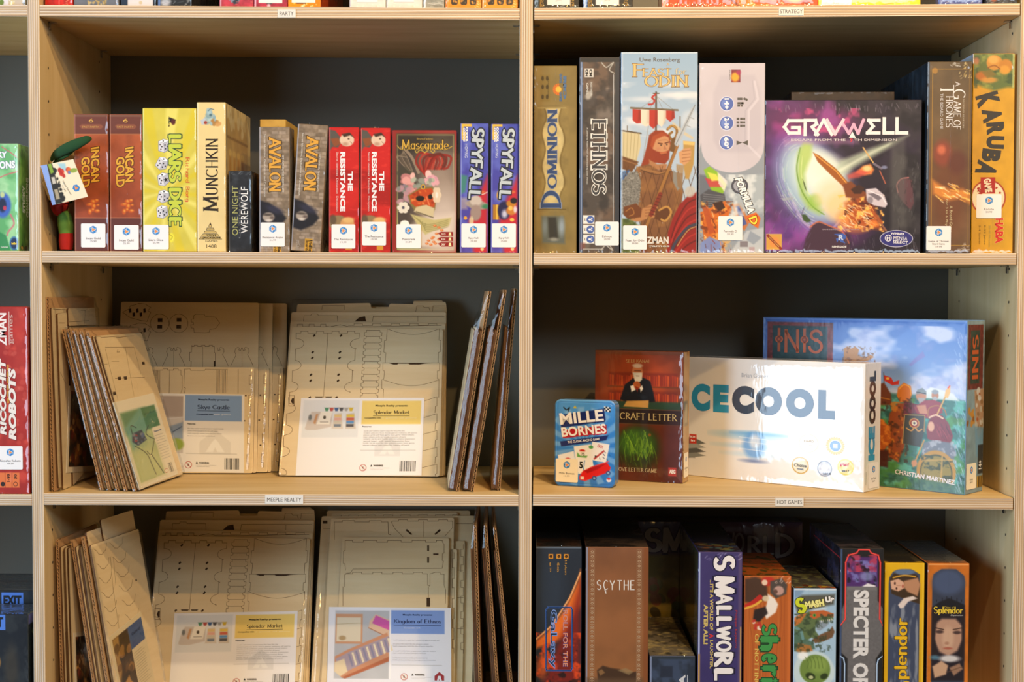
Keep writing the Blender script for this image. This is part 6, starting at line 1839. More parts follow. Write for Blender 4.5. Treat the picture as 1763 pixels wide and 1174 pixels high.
def s_inis(g):
    w = g.x1
    g.grad('#8ca4b0', '#7c98a8'); g.mott(14, .12, 4); g.rect(w * .05, 556, w * .92, 670, '#6c3430', 1, 1.5); g.rect(w * .2, 566, w * .72, 660, '#34443c', 1, 1.5); g.mott(6, .25, 4, (0, 556, w, 670))
    g.ser('INIS', w * .46, 613, 78, w * .36, '#c05c30', -90, .2, .8, .1)
    g.poly([(w * .45, 672), (w, 670), (w, 740), (w * .7, 760), (w * .55, 730), (w * .5, 700)], '#b08868', .9, 3); g.blobs((w * .55, 672, w, 740), 18, (3, 7), ['#c8c8c4', '#a05030', '#8c6c48', '#b8b4a8'], .85, 4); g.blobs((w * .05, 700, w * .45, 736), 12, (3, 6), ['#c08838', '#8c5424'], .9, 6)
    g.poly([(w * .5, 736), (w, 740), (w, 800), (w * .6, 790)], '#6c98b8', .8, 4); g.rect(w * .7, 770, w, 822, '#2c2c2c', .9, 1.5); g.txt('14+', w * .84, 806, 16, w * .16, '#e8e8e8', -90, .04); g.rect(w * .66, 826, w, 846, '#b08830', .9, 2); g.rect(w * .76, 826, w * .82, 846, '#302414', .9, 2); g.rect(w * .9, 826, w * .94, 846, '#302414', .9, 2)


yaw_box('large sky-blue game box with a crowd of painted warriors, nearest the right upright', 'board game', 'R', 3, (1311, 816.4), (1661, 852.5), 552, .068, p_inis, (1311, 549, 1661, 853), '#6c94c8', right=s_inis, mat=M_SOFT,
        rtags=[(4, 800, 44, 845, 'Inis', '69.99', 'price_label', None, '#efe8d4')], sm=None)  # sticker paper tinted cream to carry the warm lamplight


# ======================= bottom right bay
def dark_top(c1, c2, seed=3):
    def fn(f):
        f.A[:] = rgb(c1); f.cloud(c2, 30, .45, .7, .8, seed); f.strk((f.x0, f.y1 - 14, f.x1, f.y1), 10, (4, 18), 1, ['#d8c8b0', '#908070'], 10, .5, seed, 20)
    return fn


def p_roll(f):
    f.grad('#242c38', '#1c2028'); f.ell(945, 1010, 26, 60, '#2c3848', .7, 24)
    f.poly([(1001, 980), (996, 1000), (972, 1050), (940, 1090), (922, 1104), (922, 1118), (950, 1110), (976, 1096), (992, 1060), (1001, 1040)], '#e87020', .95, 8); f.line([(1000, 985), (982, 1028), (950, 1078), (922, 1102)], 2.6, '#f8b070', .9)
    f.poly([(1001, 1000), (984, 1060), (960, 1110), (934, 1180), (1001, 1180)], '#7c1c10', .9, 14); f.cloud('#d84818', 14, .5, .7, .9, 4, (922, 1090, 1001, 1180)); f.cloud('#180c0c', 12, .55, .72, .8, 9, (922, 1120, 1001, 1180)); f.ell(933, 1150, 10, 20, '#e06020', .7, 8); f.rect(922, 1180, 1001, 1275, '#2c1412', .9, 8)
    f.rect(922, 941, 1001, 943, '#8090a0', .6)
    for x, t in ((975, '2-5 players'), (962, '45 min.'), (948, 'age 14+')):
        f.vp([(x - 4, 953), (x + 4, 953), (x + 4, 961), (x - 4, 961)], '#d8902c'); f.lay = 2; f.txt(t, x - 1, 976, 26 if '2' in t else 17, 4, '#d8a040', 90); f.txt('o', x, 957, 5, 5, '#3c2408', bold=.1); f.lay = 1
    for w, c in ((2.6, '#3c64b0'), (.9, '#98b8f0')):
        f.vline([(943, 1046), (984, 1046), (986, 1050), (986, 1152), (984, 1156), (941, 1156), (940, 1152), (940, 1050), (943, 1046)], w, c, 2)
    f.txt('ROLL FOR THE', 974, 1100, 98, 7.6, '#e8903c', 90, .0, '#4c78c8', .03); f.txt('GaLaxy', 952, 1101, 100, 14, '#1c3050', 90, .0, '#7ca0e8', .045)


def p_scy(f):
    f.grad('#7c5034', '#885832', 0, .5); f.mott(40, .12, 4); f.ell(1060, 1090, 50, 40, '#94603a', .5, 30); f.rect(1109, 941, 1117, 1275, '#7c4420', .7, 2); f.rect(1008, 941, 1011, 1275, '#8090b0', .8)  # bluish left strip is window reflection painted along the edge
    for x in (1019, 1101):
        for i in range(40):
            y = 945 + i * 8.2
            f.vell(x, y + 4, 3, 2.4, '#a88c70', 1, 6); f.vell(x, y + 4, 1.3, 1, '#7c5034', 2, 6); f.vline([(x - 3, y - .4), (x + 3, y - .4)], .7, '#a88c70')
        f.vline([(x - 4, 945), (x - 4, 1270)], .5, '#98795c'); f.vline([(x + 4, 945), (x + 4, 1270)], .5, '#98795c')
    f.poly([(1028, 1156), (1038, 1148), (1052, 1152), (1068, 1154), (1080, 1160), (1098, 1158), (1098, 1180), (1030, 1180)], '#3c2818', .95, 3); f.poly([(1030, 1158), (1036, 1154), (1042, 1160), (1034, 1166)], '#8c6840', .8, 2); f.poly([(1064, 1156), (1078, 1152), (1092, 1158), (1084, 1164)], '#8c7854', .7, 2); f.rect(1010, 1170, 1108, 1275, '#5c4430', .8, 8)
    for i, c in enumerate('SCYTHE'):
        f.ser(c, [1031, 1042.5, 1054, 1067, 1078.5, 1089][i], 1007, [8, 8, 9.5, 8, 9, 8][i], 17, '#d8d4d0', 0, .15, .6, 0)
    f.vline([(1041, 1014), (1043, 1021)], 1.8, '#d8d4d0')


def p_te(f):
    f.grad('#34425c', '#3c4a64'); f.cloud('#1c2430', 20, .5, .7, .7, 3); f.rect(1118, 1128, 1196, 1134, '#28323c'); f.rect(1136, 1146, 1158, 1166, '#20283a', .9, 3); f.rect(1118, 1129, 1121, 1275, '#90a0c8', .8)  # pale blue left strip paints a window reflection into the edge
    f.txt('TERRA', 1175, 1198, 74, 11, '#c8ccd4', -90, .04); f.vline([(1184, 1162), (1184, 1275)], 1, '#b8c0cc')


def p_bigsm(f):
    f.grad('#4c3c5c', '#5c4468', 0, .16); f.rect(1097, 955, 1382, 1275, '#7c6c2c', 1, 8); f.grad('#fff', '#fff', alpha=0); f.cloud('#a88c30', 30, .45, .7, .8, 4, (1097, 955, 1382, 1100)); f.blobs((1110, 1005, 1200, 1060), 16, (4, 10), ['#4c4824', '#8c4430', '#5c6430', '#302818'], .8, 5); f.rect(1240, 900, 1382, 990, '#6c3828', .55, 20)  # dull colours and greyed letters carry painted shade from the shelf's depth
    f.ser('SM', 1145, 930, 72, 44, '#a8a09c', 0, .24, .6, .08, '#3c2c44', .05); f.ser('ALL', 1220, 934, 60, 40, '#a8a09c', 0, .24, .6, .08); f.ser('WO', 1262, 934, 40, 36, '#a8a09c', 0, .2, .6, .06); f.ser('RL', 1310, 938, 46, 34, '#a8a09c', 0, .2, .6, .06, '#4c2c2c', .05); f.ser('D', 1352, 938, 34, 44, '#a8a09c', 0, .2, .6, .06, '#4c2c2c', .05)


def p_sw(f):
    f.grad('#3c3468', '#38306a'); f.mott(40, .1, 4); f.rect(1201, 950, 1204.6, 1128, '#b8c8f0', .9); f.rect(1201, 1128, 1205, 1275, '#c8a050', .9); f.rect(1272, 950, 1278, 1275, '#5c4c70', .7); f.rect(1275.6, 1080, 1278, 1275, '#c8a050', .8)  # upper bluish strip at the left is painted window reflection
    W = '#e6e4e6'
    for c, y, h, w in (('S', 969, 27, 44), ('M', 1007, 32, 42), ('A', 1031, 20, 34), ('L', 1051, 17, 32), ('L', 1070, 17, 32), ('W', 1091, 26, 30), ('O', 1114, 20, 32), ('R', 1137, 26, 40), ('L', 1163, 22, 40), ('D', 1195, 30, 44)):
        f.ser(c, 1247, y, h, w * .86, W, 90, .3, .62, .1, '#1c1838', .06)
    f.txt("...IT'S A WORLD OF", 1225, 1042, 88, 6.4, '#c8b468', 90, .03); f.txt('LAUGHTER,', 1225, 1128, 50, 6.4, '#c8b468', 90, .03); f.txt('AFTER ALL!', 1215, 1076, 70, 7.6, '#c8b468', 90, .04); f.txt('A', 1225, 1096, 8, 8, '#c83030', 90, .04); f.txt('Philippe Keyaerts', 1268, 1084, 66, 5, '#a83030', 90)
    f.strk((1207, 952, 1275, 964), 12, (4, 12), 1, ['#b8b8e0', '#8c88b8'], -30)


def p_sher(f):
    f.grad('#b05c24', '#b8622a'); rs = random.Random(3)
    for i in range(26):
        x = rs.uniform(1281, 1361); f.curve([(x, 991), (x + rs.uniform(-4, 4), 1060), (x + rs.uniform(-4, 4), 1130), (x + rs.uniform(-3, 3), 1275)], 1, rs.choice(['#8c4418', '#c87838', '#a05020']), .6)
    f.rect(1357, 991, 1362, 1275, '#c86c30', .8); f.poly([(1281, 996), (1300, 992), (1320, 1000), (1322, 1030), (1300, 1040), (1281, 1036)], '#3c2c24', .9, 5); f.ell(1322, 1000, 12, 8, '#b82c20', .9, 3); f.ell(1316, 1002, 5, 5, '#e8d8c0', .9, 2); f.curve([(1281, 1046), (1296, 1038), (1308, 1028)], 9, '#b82820', .95); f.curve([(1281, 1048), (1298, 1042), (1310, 1034)], 4, '#e0b040', .95)
    f.poly([(1326, 1000), (1346, 994), (1356, 1006), (1354, 1022), (1336, 1030), (1326, 1020)], '#4c4440', 1, 3); f.ell(1341, 1016, 9, 8, '#b8948c', 1, 2.5); f.ell(1335, 1018, 4, 4, '#5c4038', .9, 2); f.poly([(1322, 1022), (1334, 1030), (1340, 1040), (1336, 1054), (1320, 1066), (1314, 1056), (1320, 1040)], '#e8e0d8', 1, 3); f.poly([(1298, 1050), (1318, 1044), (1322, 1056), (1306, 1072), (1296, 1066)], '#241c1c', .95, 3); f.ell(1318, 1030, 6, 5, '#d8c8a8', .9, 2); f.blobs((1296, 1066, 1312, 1082), 7, (2, 4), ['#e8e0d0', '#b83028'], .9, 4)
    for c, y, l, w in (('S', 1085, 21, 26), ('h', 1109, 26, 34), ('e', 1135, 17, 26), ('r', 1157, 20, 26), ('i', 1174, 9, 30), ('f', 1190, 20, 32), ('f', 1210, 20, 32)):
        f.ser(c, 1325, y, l, w, '#3c9048', 90, .24, .7, .04, '#1c4424', .05)
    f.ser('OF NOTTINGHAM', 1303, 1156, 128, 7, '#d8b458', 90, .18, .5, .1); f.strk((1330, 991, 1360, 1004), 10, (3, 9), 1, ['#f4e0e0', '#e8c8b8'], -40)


def p_smash(f):
    f.grad('#9cbcd8', '#a8c8e0'); f.cloud('#c8dcec', 30, .5, .7, .7, 4); f.poly([(1366, 1014), (1386, 1012), (1376, 1026), (1366, 1030)], '#6c8cb0', .7, 4); f.rect(1366, 1013, 1440, 1015, '#e8f0f8', .8)
    f.poly([(1366, 1034), (1380, 1024), (1438, 1022), (1436, 1040), (1400, 1048), (1372, 1056)], '#3c3420', .75, 5)
    f.lay = 2
    f.ser('S', 1378, 1042, 18, 28, '#c8d430', -10, .32, .7, .04, '#2c3010', .05); f.txt('MASH', 1402, 1039, 34, 13, '#e8e490', -9, .08, '#2c2c14', .06); f.txt('Up', 1429, 1032, 16, 13, '#e8e8e8', -8, .08, '#2c2c24', .06); f.lay = 1
    # dinosaur-like beast
    f.poly([(1366, 1070), (1380, 1058), (1392, 1052), (1402, 1056), (1418, 1052), (1434, 1058), (1436, 1066), (1424, 1072), (1412, 1068), (1404, 1076), (1404, 1086), (1414, 1100), (1420, 1104), (1410, 1108), (1398, 1098), (1388, 1104), (1376, 1112), (1366, 1112)], '#5c7048', 1, 2)
    f.poly([(1394, 1052), (1418, 1050), (1436, 1056), (1436, 1062), (1416, 1060), (1402, 1066), (1394, 1062)], '#b86030', 1, 2); f.poly([(1366, 1064), (1378, 1056), (1388, 1056), (1378, 1072), (1366, 1080)], '#c87030', .9, 3); f.poly([(1408, 1068), (1422, 1070), (1432, 1064), (1424, 1078), (1412, 1086), (1406, 1084)], '#8898a8', 1, 2)
    for i in range(7):
        f.poly([(1410 + i * 3.6, 1068.5 - i * .6), (1412 + i * 3.6, 1068.5 - i * .6), (1411 + i * 3.6, 1073 - i * .6)], '#f4f0e0', 1, .8)
    f.ell(1402, 1059, 3, 2.6, '#48a048'); f.ell(1402, 1059, 1, 1.6, '#111'); f.poly([(1414, 1092), (1428, 1086), (1434, 1078), (1438, 1088), (1434, 1098), (1420, 1104), (1404, 1108), (1398, 1102)], '#6c4c30', .95, 2); f.poly([(1366, 1086), (1378, 1088), (1386, 1100), (1400, 1106), (1404, 1118), (1380, 1124), (1366, 1122)], '#4c6c5c', .95, 3); f.poly([(1374, 1108), (1396, 1112), (1400, 1122), (1380, 1126), (1370, 1122)], '#b87030', .8, 3); f.curve([(1366, 1080), (1378, 1086), (1382, 1100)], 5, '#6c98a0', .8); f.cloud('#30402c', 7, .55, .7, .7, 5, (1366, 1056, 1436, 1124))
    # green round alien-ish head under a glass bubble
    f.ell(1402, 1158, 36, 36, '#c8dce0', .8, 3); f.ell(1404, 1154, 27, 26, '#6c8840', 1, 2.5); f.ell(1410, 1146, 16, 14, '#88a450', .8, 8); f.ell(1382, 1130, 9, 7, '#f0f4f4', .9, 4)
    for i in range(5):
        f.curve([(1386 + i * 7, 1132), (1392 + i * 6, 1142), (1390 + i * 7, 1152)], 1.2, '#4c6428', .7)
    f.ell(1396, 1166, 9, 6, '#2c3c18', 1, 2, 20); f.ell(1420, 1166, 7, 5, '#2c3c18', 1, 2, -20); f.ell(1397, 1168, 4, 3, '#c8d0a0', .9); f.ell(1402, 1190, 20, 14, '#587030', 1, 4); f.rect(1366, 1205, 1440, 1275, '#8cb0d0', .9, 8)


def p_spec(f):
    f.A[:] = rgb('#1c1c1e'); f.rect(1446, 944, 1449, 1275, '#3c5480', .9); f.grad('#fff', '#fff', alpha=0)
    f.poly([(1449, 1050), (1456, 1034), (1456, 1000), (1512, 1000), (1512, 1034), (1521, 1048), (1521, 1120), (1510, 1136), (1510, 1275), (1460, 1275), (1460, 1136), (1449, 1126)], '#646468', 1, 2); f.mott(3, .08, 3)
    f.rect(1456, 958, 1512, 1010, '#4c2c6c', 1, 3); f.cloud('#b03c5c', 16, .42, .66, .9, 4, (1458, 955, 1510, 985)); f.cloud('#7878c0', 12, .5, .7, .9, 7, (1458, 965, 1510, 1008)); f.cloud('#14101c', 9, .55, .72, .8, 12, (1458, 958, 1510, 1008)); f.poly([(1484, 1010), (1494, 1004), (1508, 1008), (1508, 1012), (1484, 1012)], '#e0e0e8', 1, 2); f.rect(1458, 1010, 1510, 1016, '#707074')
    f.ell(1492, 992, 12, 8, '#8c98d0', .7, 5)
    for w, c in ((3, '#c02c2c'), (1, '#f06058')):
        f.vline([(1447, 1077), (1455, 1067), (1455, 968), (1460, 955), (1474, 951), (1478, 945), (1496, 945), (1500, 951), (1512, 955), (1516, 968), (1516, 1066), (1522, 1077)], w, c, 2 if w > 2 else 3)
    for w, c in ((2.4, '#7c9cc8'), (.8, '#c8e0f8')):
        f.vline([(1446, 1132), (1453, 1136), (1455, 1146), (1455, 1240)], w, c, 2 if w > 2 else 3); f.vline([(1522, 1132), (1514, 1138), (1512, 1146), (1512, 1240)], w, c, 2 if w > 2 else 3)
    f.lay = 2
    f.txt('SPECTER', 1483, 1076, 120, 27, '#d8dade', 90, .04, '#8c8c90', .02); f.txt('OPS', 1483, 1172, 56, 27, '#d8dade', 90, .04, '#8c8c90', .02); f.lay = 1


def p_spl(f):
    f.grad('#d8ac10', '#d4a40c'); f.mott(30, .06, 4)
    P = [(1529, 1005), (1530, 994), (1536, 984), (1544, 980), (1552, 979), (1568, 979), (1576, 983), (1584, 988), (1588, 1000), (1588, 1275), (1529, 1275)]
    P = [(min(x, 1584), y) for x, y in P]
    f.poly(P, '#3c4660', 1, 1.5); f.cloud('#98a0ac', 16, .5, .7, .7, 5, (1532, 1040, 1582, 1270), 2.4, .5)
    f.poly([(1531, 996), (1540, 984), (1560, 981), (1580, 990), (1584, 1004), (1584, 1040), (1560, 1032), (1534, 1022)], '#3c2c1c', 1, 2); f.ell(1557, 984, 18, 5, '#5c7498', .95, 2); f.curve([(1537, 994), (1556, 990), (1576, 992)], 2.4, '#c89830')
    f.poly([(1532, 1000), (1546, 996), (1556, 1002), (1557, 1012), (1546, 1018), (1534, 1014)], '#d0a48c', 1, 2); f.poly([(1556, 1000), (1580, 994), (1585, 1006), (1580, 1026), (1562, 1018), (1556, 1010)], '#b88868', .95, 3); f.ell(1540, 1004, 1.6, 2.6, '#3c2018'); f.ell(1543, 1013, 1.6, 2.2, '#3c2018'); f.ell(1554, 1009, 1.5, 3, '#a04838', .9); f.line([(1543, 1008), (1551, 1008)], 1, '#9c6c54', .8)
    f.poly([(1546, 1042), (1556, 1030), (1572, 1026), (1580, 1030), (1564, 1036), (1556, 1046), (1550, 1048)], '#d8ccc8', 1, 2)
    f.ser('plendor', 1554, 1118, 108, 27, '#e0b41c', -90, .17, .55, .06, '#4c3810', .03); f.ser('S', 1554, 1186, 22, 36, '#e0b41c', -90, .2, .5, .06)
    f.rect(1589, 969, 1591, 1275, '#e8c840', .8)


def p_cit(f):
    f.grad('#c06c20', '#c4701c'); f.mott(14, .1, 4)
    f.poly([(1604, 1000), (1606, 988), (1612, 984), (1620, 979), (1646, 979), (1652, 984), (1660, 990), (1662, 1000), (1662, 1275), (1604, 1275)], '#343c50', 1, 1.5); f.ell(1632, 1002, 28, 22, '#48587c', .8, 10)
    f.poly([(1604, 1046), (1618, 1036), (1634, 1030), (1650, 1036), (1662, 1042), (1662, 1060), (1604, 1060)], '#181820', 1, 3)
    for x in (1612, 1622, 1630, 1638, 1648, 1656):
        f.line([(x, 1036), (x, 1026 + abs(x - 1634) * .3)], 1.2, '#181820')
    f.rect(1604, 1050, 1662, 1175, '#201820', .95, 4)
    f.poly([(1608, 1076), (1622, 1066), (1646, 1066), (1658, 1078), (1658, 1104), (1650, 1122), (1634, 1132), (1618, 1124), (1608, 1104)], '#b08c78', 1, 5); f.ell(1633, 1100, 10, 20, '#c8a890', .7, 6); f.ell(1618, 1089, 7, 3, '#3c2c2c', .9, 2); f.ell(1649, 1090, 7, 3, '#3c2c2c', .9, 2); f.line([(1611, 1082), (1625, 1085)], 2, '#2c1c18', .8); f.line([(1642, 1085), (1657, 1082)], 2, '#2c1c18', .8); f.ell(1631, 1109, 4, 2.6, '#9c7460', .8, 2); f.ell(1633, 1118, 8, 2.2, '#a05848', .9, 1.5)
    f.poly([(1604, 1056), (1614, 1062), (1610, 1100), (1616, 1130), (1604, 1140)], '#241a1c', .9, 4); f.poly([(1662, 1056), (1656, 1066), (1658, 1100), (1652, 1130), (1662, 1140)], '#241a1c', .9, 4)
    f.ell(1636, 1136, 18, 6, '#c8c8cc', 1, 4); f.ell(1610, 1134, 8, 4, '#5c98b8', .7, 4); f.poly([(1606, 1150), (1622, 1140), (1634, 1148), (1630, 1164), (1610, 1170)], '#c09c80', 1, 3); f.poly([(1636, 1152), (1654, 1144), (1660, 1154), (1644, 1166)], '#a07c64', .9, 3); f.line([(1632, 1160), (1658, 1150)], 1.4, '#5c4030', .8)
    f.ser('Splendor', 1633, 1052, 52, 15, '#e0c43c', 0, .17, .5, .05); f.txt('Cities of', 1634, 1046, 17, 3.6, '#c8b040'); f.txt('Expansion', 1648, 1060, 22, 3.4, '#c8c8c8', 0, 0, None, .05, .3)
    f.rect(1597, 970, 1668, 972, '#f0b070', .7)


def row_bottom():
    B = gbox
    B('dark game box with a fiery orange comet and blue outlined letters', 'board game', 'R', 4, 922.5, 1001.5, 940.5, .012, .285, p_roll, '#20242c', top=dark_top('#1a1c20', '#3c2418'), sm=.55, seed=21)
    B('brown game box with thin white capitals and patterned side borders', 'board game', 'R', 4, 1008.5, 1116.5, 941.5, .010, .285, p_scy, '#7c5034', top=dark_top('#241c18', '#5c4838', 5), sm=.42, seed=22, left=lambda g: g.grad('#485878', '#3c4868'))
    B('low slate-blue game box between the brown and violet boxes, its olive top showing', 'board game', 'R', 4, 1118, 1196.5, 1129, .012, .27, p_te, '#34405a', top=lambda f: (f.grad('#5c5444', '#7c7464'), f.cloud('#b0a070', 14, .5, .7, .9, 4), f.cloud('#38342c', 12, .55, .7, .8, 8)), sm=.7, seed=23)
    B('big picture box at the back of the bottom right bay, broad grey letters', 'board game', 'R', 4, 1097, 1382, 898, .304, .060, p_bigsm, '#4c3c4c')
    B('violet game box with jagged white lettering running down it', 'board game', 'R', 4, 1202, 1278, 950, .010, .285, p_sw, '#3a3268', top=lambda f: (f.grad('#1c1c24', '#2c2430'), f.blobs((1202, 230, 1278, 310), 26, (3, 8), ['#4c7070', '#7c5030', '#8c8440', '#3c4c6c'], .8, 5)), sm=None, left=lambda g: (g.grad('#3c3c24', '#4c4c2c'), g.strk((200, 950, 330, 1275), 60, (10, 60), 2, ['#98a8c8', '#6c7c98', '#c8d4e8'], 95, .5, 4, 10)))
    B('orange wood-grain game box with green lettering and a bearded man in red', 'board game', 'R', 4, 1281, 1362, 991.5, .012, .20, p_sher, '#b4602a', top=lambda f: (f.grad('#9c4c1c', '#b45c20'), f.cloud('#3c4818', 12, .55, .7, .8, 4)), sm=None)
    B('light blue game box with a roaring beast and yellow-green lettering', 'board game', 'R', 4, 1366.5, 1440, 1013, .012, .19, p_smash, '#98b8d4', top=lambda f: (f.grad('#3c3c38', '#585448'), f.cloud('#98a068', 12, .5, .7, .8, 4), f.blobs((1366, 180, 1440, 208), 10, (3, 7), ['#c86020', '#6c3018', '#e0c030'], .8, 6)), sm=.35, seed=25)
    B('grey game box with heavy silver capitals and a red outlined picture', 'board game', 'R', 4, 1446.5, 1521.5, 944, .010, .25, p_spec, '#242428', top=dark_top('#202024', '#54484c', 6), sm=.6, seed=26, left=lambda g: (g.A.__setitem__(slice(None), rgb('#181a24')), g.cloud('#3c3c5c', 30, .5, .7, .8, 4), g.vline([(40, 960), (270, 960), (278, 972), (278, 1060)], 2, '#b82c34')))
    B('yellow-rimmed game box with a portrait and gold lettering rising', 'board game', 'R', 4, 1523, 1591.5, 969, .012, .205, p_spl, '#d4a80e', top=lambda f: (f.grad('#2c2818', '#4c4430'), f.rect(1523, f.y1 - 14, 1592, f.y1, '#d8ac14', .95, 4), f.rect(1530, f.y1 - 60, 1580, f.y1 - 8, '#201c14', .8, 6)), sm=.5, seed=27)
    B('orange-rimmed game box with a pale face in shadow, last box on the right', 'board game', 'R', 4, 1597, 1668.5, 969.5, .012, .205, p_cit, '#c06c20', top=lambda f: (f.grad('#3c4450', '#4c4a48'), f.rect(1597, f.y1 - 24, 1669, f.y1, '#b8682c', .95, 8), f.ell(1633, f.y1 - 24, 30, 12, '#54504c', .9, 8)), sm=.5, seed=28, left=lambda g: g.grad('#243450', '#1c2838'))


row_bottom()


# ======================= laser-cut wooden kits in clear bags
BIRCH, BIRCH2, CUT, BURN = '#e0caa2', '#d6be94', '#6e5234', '#5c3c22'


class Frame:
    """a leaning plane: O corner, ex along the base, ez up the face, n towards the viewer's side"""

    def __init__(s, O, ex, ez):
        s.O, s.ex, s.ez = np.array(O, float), np.array(ex, float), np.array(ez, float)
        s.n = np.cross(s.ex, s.ez)

    def uv(s, px, py, t=0.0):
        d = ray(px, py)
        q = (np.dot(s.O + s.n * t - CAMP, s.n)) / np.dot(d, s.n)
        P = CAMP + d * q - s.O
        return float(np.dot(P, s.ex)), float(np.dot(P, s.ez))

    def root(s, name, label, cat, group=None):
        global SLANT
        SLANT = s.n[2] / s.ez[2]
        e = empty(name, (0, 0, 0), label, cat, group)
        e.matrix_world = mathutils.Matrix(((s.ex[0], -s.n[0], s.ez[0], s.O[0]), (s.ex[1], -s.n[1], s.ez[1], s.O[1]), (s.ex[2], -s.n[2], s.ez[2], s.O[2]), (0, 0, 0, 1)))
        return e


def lean_frame(A, B, toppx, near='A'):
    """A,B world points of the base line (A = u 0); toppx = pixel of the top end above the near corner; returns frame, height"""
    A, B = np.array(A, float), np.array(B, float)
    ex = B - A
    ex[2] = 0
    W = np.linalg.norm(ex); ex /= W
    nh = np.cross(ex, (0, 0, 1))
    Pn = A if near == 'A' else B
    best = None
    for T_, H_ in ((np.arange(-35, 23.6, .5), np.arange(.14, .40, .004)), (None, None)):
        if T_ is None:
            T_, H_ = np.arange(best[1] - .5, min(best[1] + .55, 23.5), .05), np.arange(best[2] - .004, best[2] + .0041, .0005)
        for ti in T_:
            ez = math.cos(R(ti)) * np.array([0, 0, 1]) - math.sin(R(ti)) * nh
            for h in H_:
                u, v = proj(Pn + ez * h)
                e = (u - toppx[0]) ** 2 + (v - toppx[1]) ** 2
                if best is None or e < best[0]:
                    best = (e, ti, h, ez)
    A[2] = max(A[2], B[2]) + .0003
    return Frame(A, ex, best[3]), W, best[2], best[1]


def flatpoly(ac, P, t0, t1, cf, ce, mi=0):
    """slab with outline P (u,v) between depths t0 (back) and t1 (front); local y = -t"""
    P = np.array(P, float)
    n = len(P)
    V = [(u, -t1, v) for u, v in P] + [(u, -t0, v) for u, v in P]
    cf4, ce4 = np.append(rgb(cf), .1), np.append(rgb(ce), .1)
    ac.add(V, [tuple(range(n))], cf4, mi)
    ac.add(V, [tuple(range(2 * n - 1, n - 1, -1))], cf4, mi)
    ac.add(V, [(i, (i + 1) % n, (i + 1) % n + n, i + n) for i in range(n)], ce4, mi)


def rnd(P, r=.004, k=3):
    P = [np.array(p, float) for p in P]
    out = []
    n = len(P)
    for i in range(n):
        a, b, c = P[i - 1], P[i], P[(i + 1) % n]
        d1, d2 = (a - b), (c - b)
        l1, l2 = np.linalg.norm(d1), np.linalg.norm(d2)
        q = min(r, l1 / 2.5, l2 / 2.5)
        s, e = b + d1 / l1 * q, b + d2 / l2 * q
        for j in range(k + 1):
            t = j / k
            out.append((1 - t) ** 2 * s + 2 * t * (1 - t) * b + t * t * e)
    return out


def ribbons(ac, lines, t, w, c):
    c4 = np.append(rgb(c), .1)
    k = 0
    for L in lines:
        P = np.array(L, float)
        for i in range(len(P) - 1):
            d = P[i + 1] - P[i]
            l = np.hypot(*d)
            if l < 1e-7:
                continue
            d /= l
            nn = np.array([-d[1], d[0]]) * w / 2
            e = d * w * .5
            q = [P[i] + nn - e, P[i] - nn - e, P[i + 1] - nn + e, P[i + 1] + nn + e]
            tt = t + .00012 + (k % 7) * 6e-6
            ac.add([(a, -tt, b) for a, b in q], [(0, 1, 2, 3)], c4)
            k += 1


SLANT = 0.0


def vmin(t):                     # height on the leaning plane where the shelf top is met, t in front of the plane
    return -t * SLANT + .0006


def sheet(root, outline, t0, th, lines=(), holes=(), c=BIRCH, w=.0007, name='plywood_sheet', edge=BURN):
    ac = Acc()
    lo = max(vmin(t0), vmin(t0 + th))
    outline = [(u, max(v, lo)) for u, v in outline]
    flatpoly(ac, rnd(outline), t0, t0 + th, c, edge)
    lines = [[(u, max(v, lo + .001)) for u, v in q] for q in lines]
    holes = [[(u, max(v, lo + .001)) for u, v in q] for q in holes]
    ribbons(ac, lines, t0 + th, w, CUT)
    for H in holes:
        ac.add([(u, -(t0 + th + .00022), v) for u, v in H], [tuple(range(len(H)))], np.append(rgb('#3c2817'), .1))
    return ac.build(name, M_SHEET, root)


M_CORR = mat_print('corrugated_cardboard', .8, 0)


def cardboard(root, u0, u1, v0, v1, t0, T=.0042):
    ac = Acc()
    v0 = max(v0, vmin(t0), vmin(t0 + T))
    c, e = '#c2976a', '#b88c60'
    flatpoly(ac, [(u0, v0), (u1, v0), (u1, v1), (u0, v1)], t0, t0 + .0006, c, e)
    flatpoly(ac, [(u0, v0), (u1, v0), (u1, v1), (u0, v1)], t0 + T - .0006, t0 + T, c, e)
    n = int((v1 - v0) / .0062) * 6
    V, F = [], []
    for i in range(n + 1):
        v = v0 + (v1 - v0) * i / n
        t = t0 + T / 2 + (T / 2 - .0007) * math.sin(2 * math.pi * i / 6)
        V += [(u0 + .0005, -t, v), (u1 - .0005, -t, v), (u0 + .0005, -t - .0006, v), (u1 - .0005, -t - .0006, v)]
        if i:
            k = 4 * i
            F += [(k - 4, k - 3, k + 1, k), (k - 2, k - 1, k + 3, k + 2), (k - 4, k, k + 2, k - 2), (k - 3, k - 1, k + 3, k + 1)]
    ac.add(V, F, rgb('#c89e6c'))
    return ac.build('cardboard_backing', M_CORR, root)


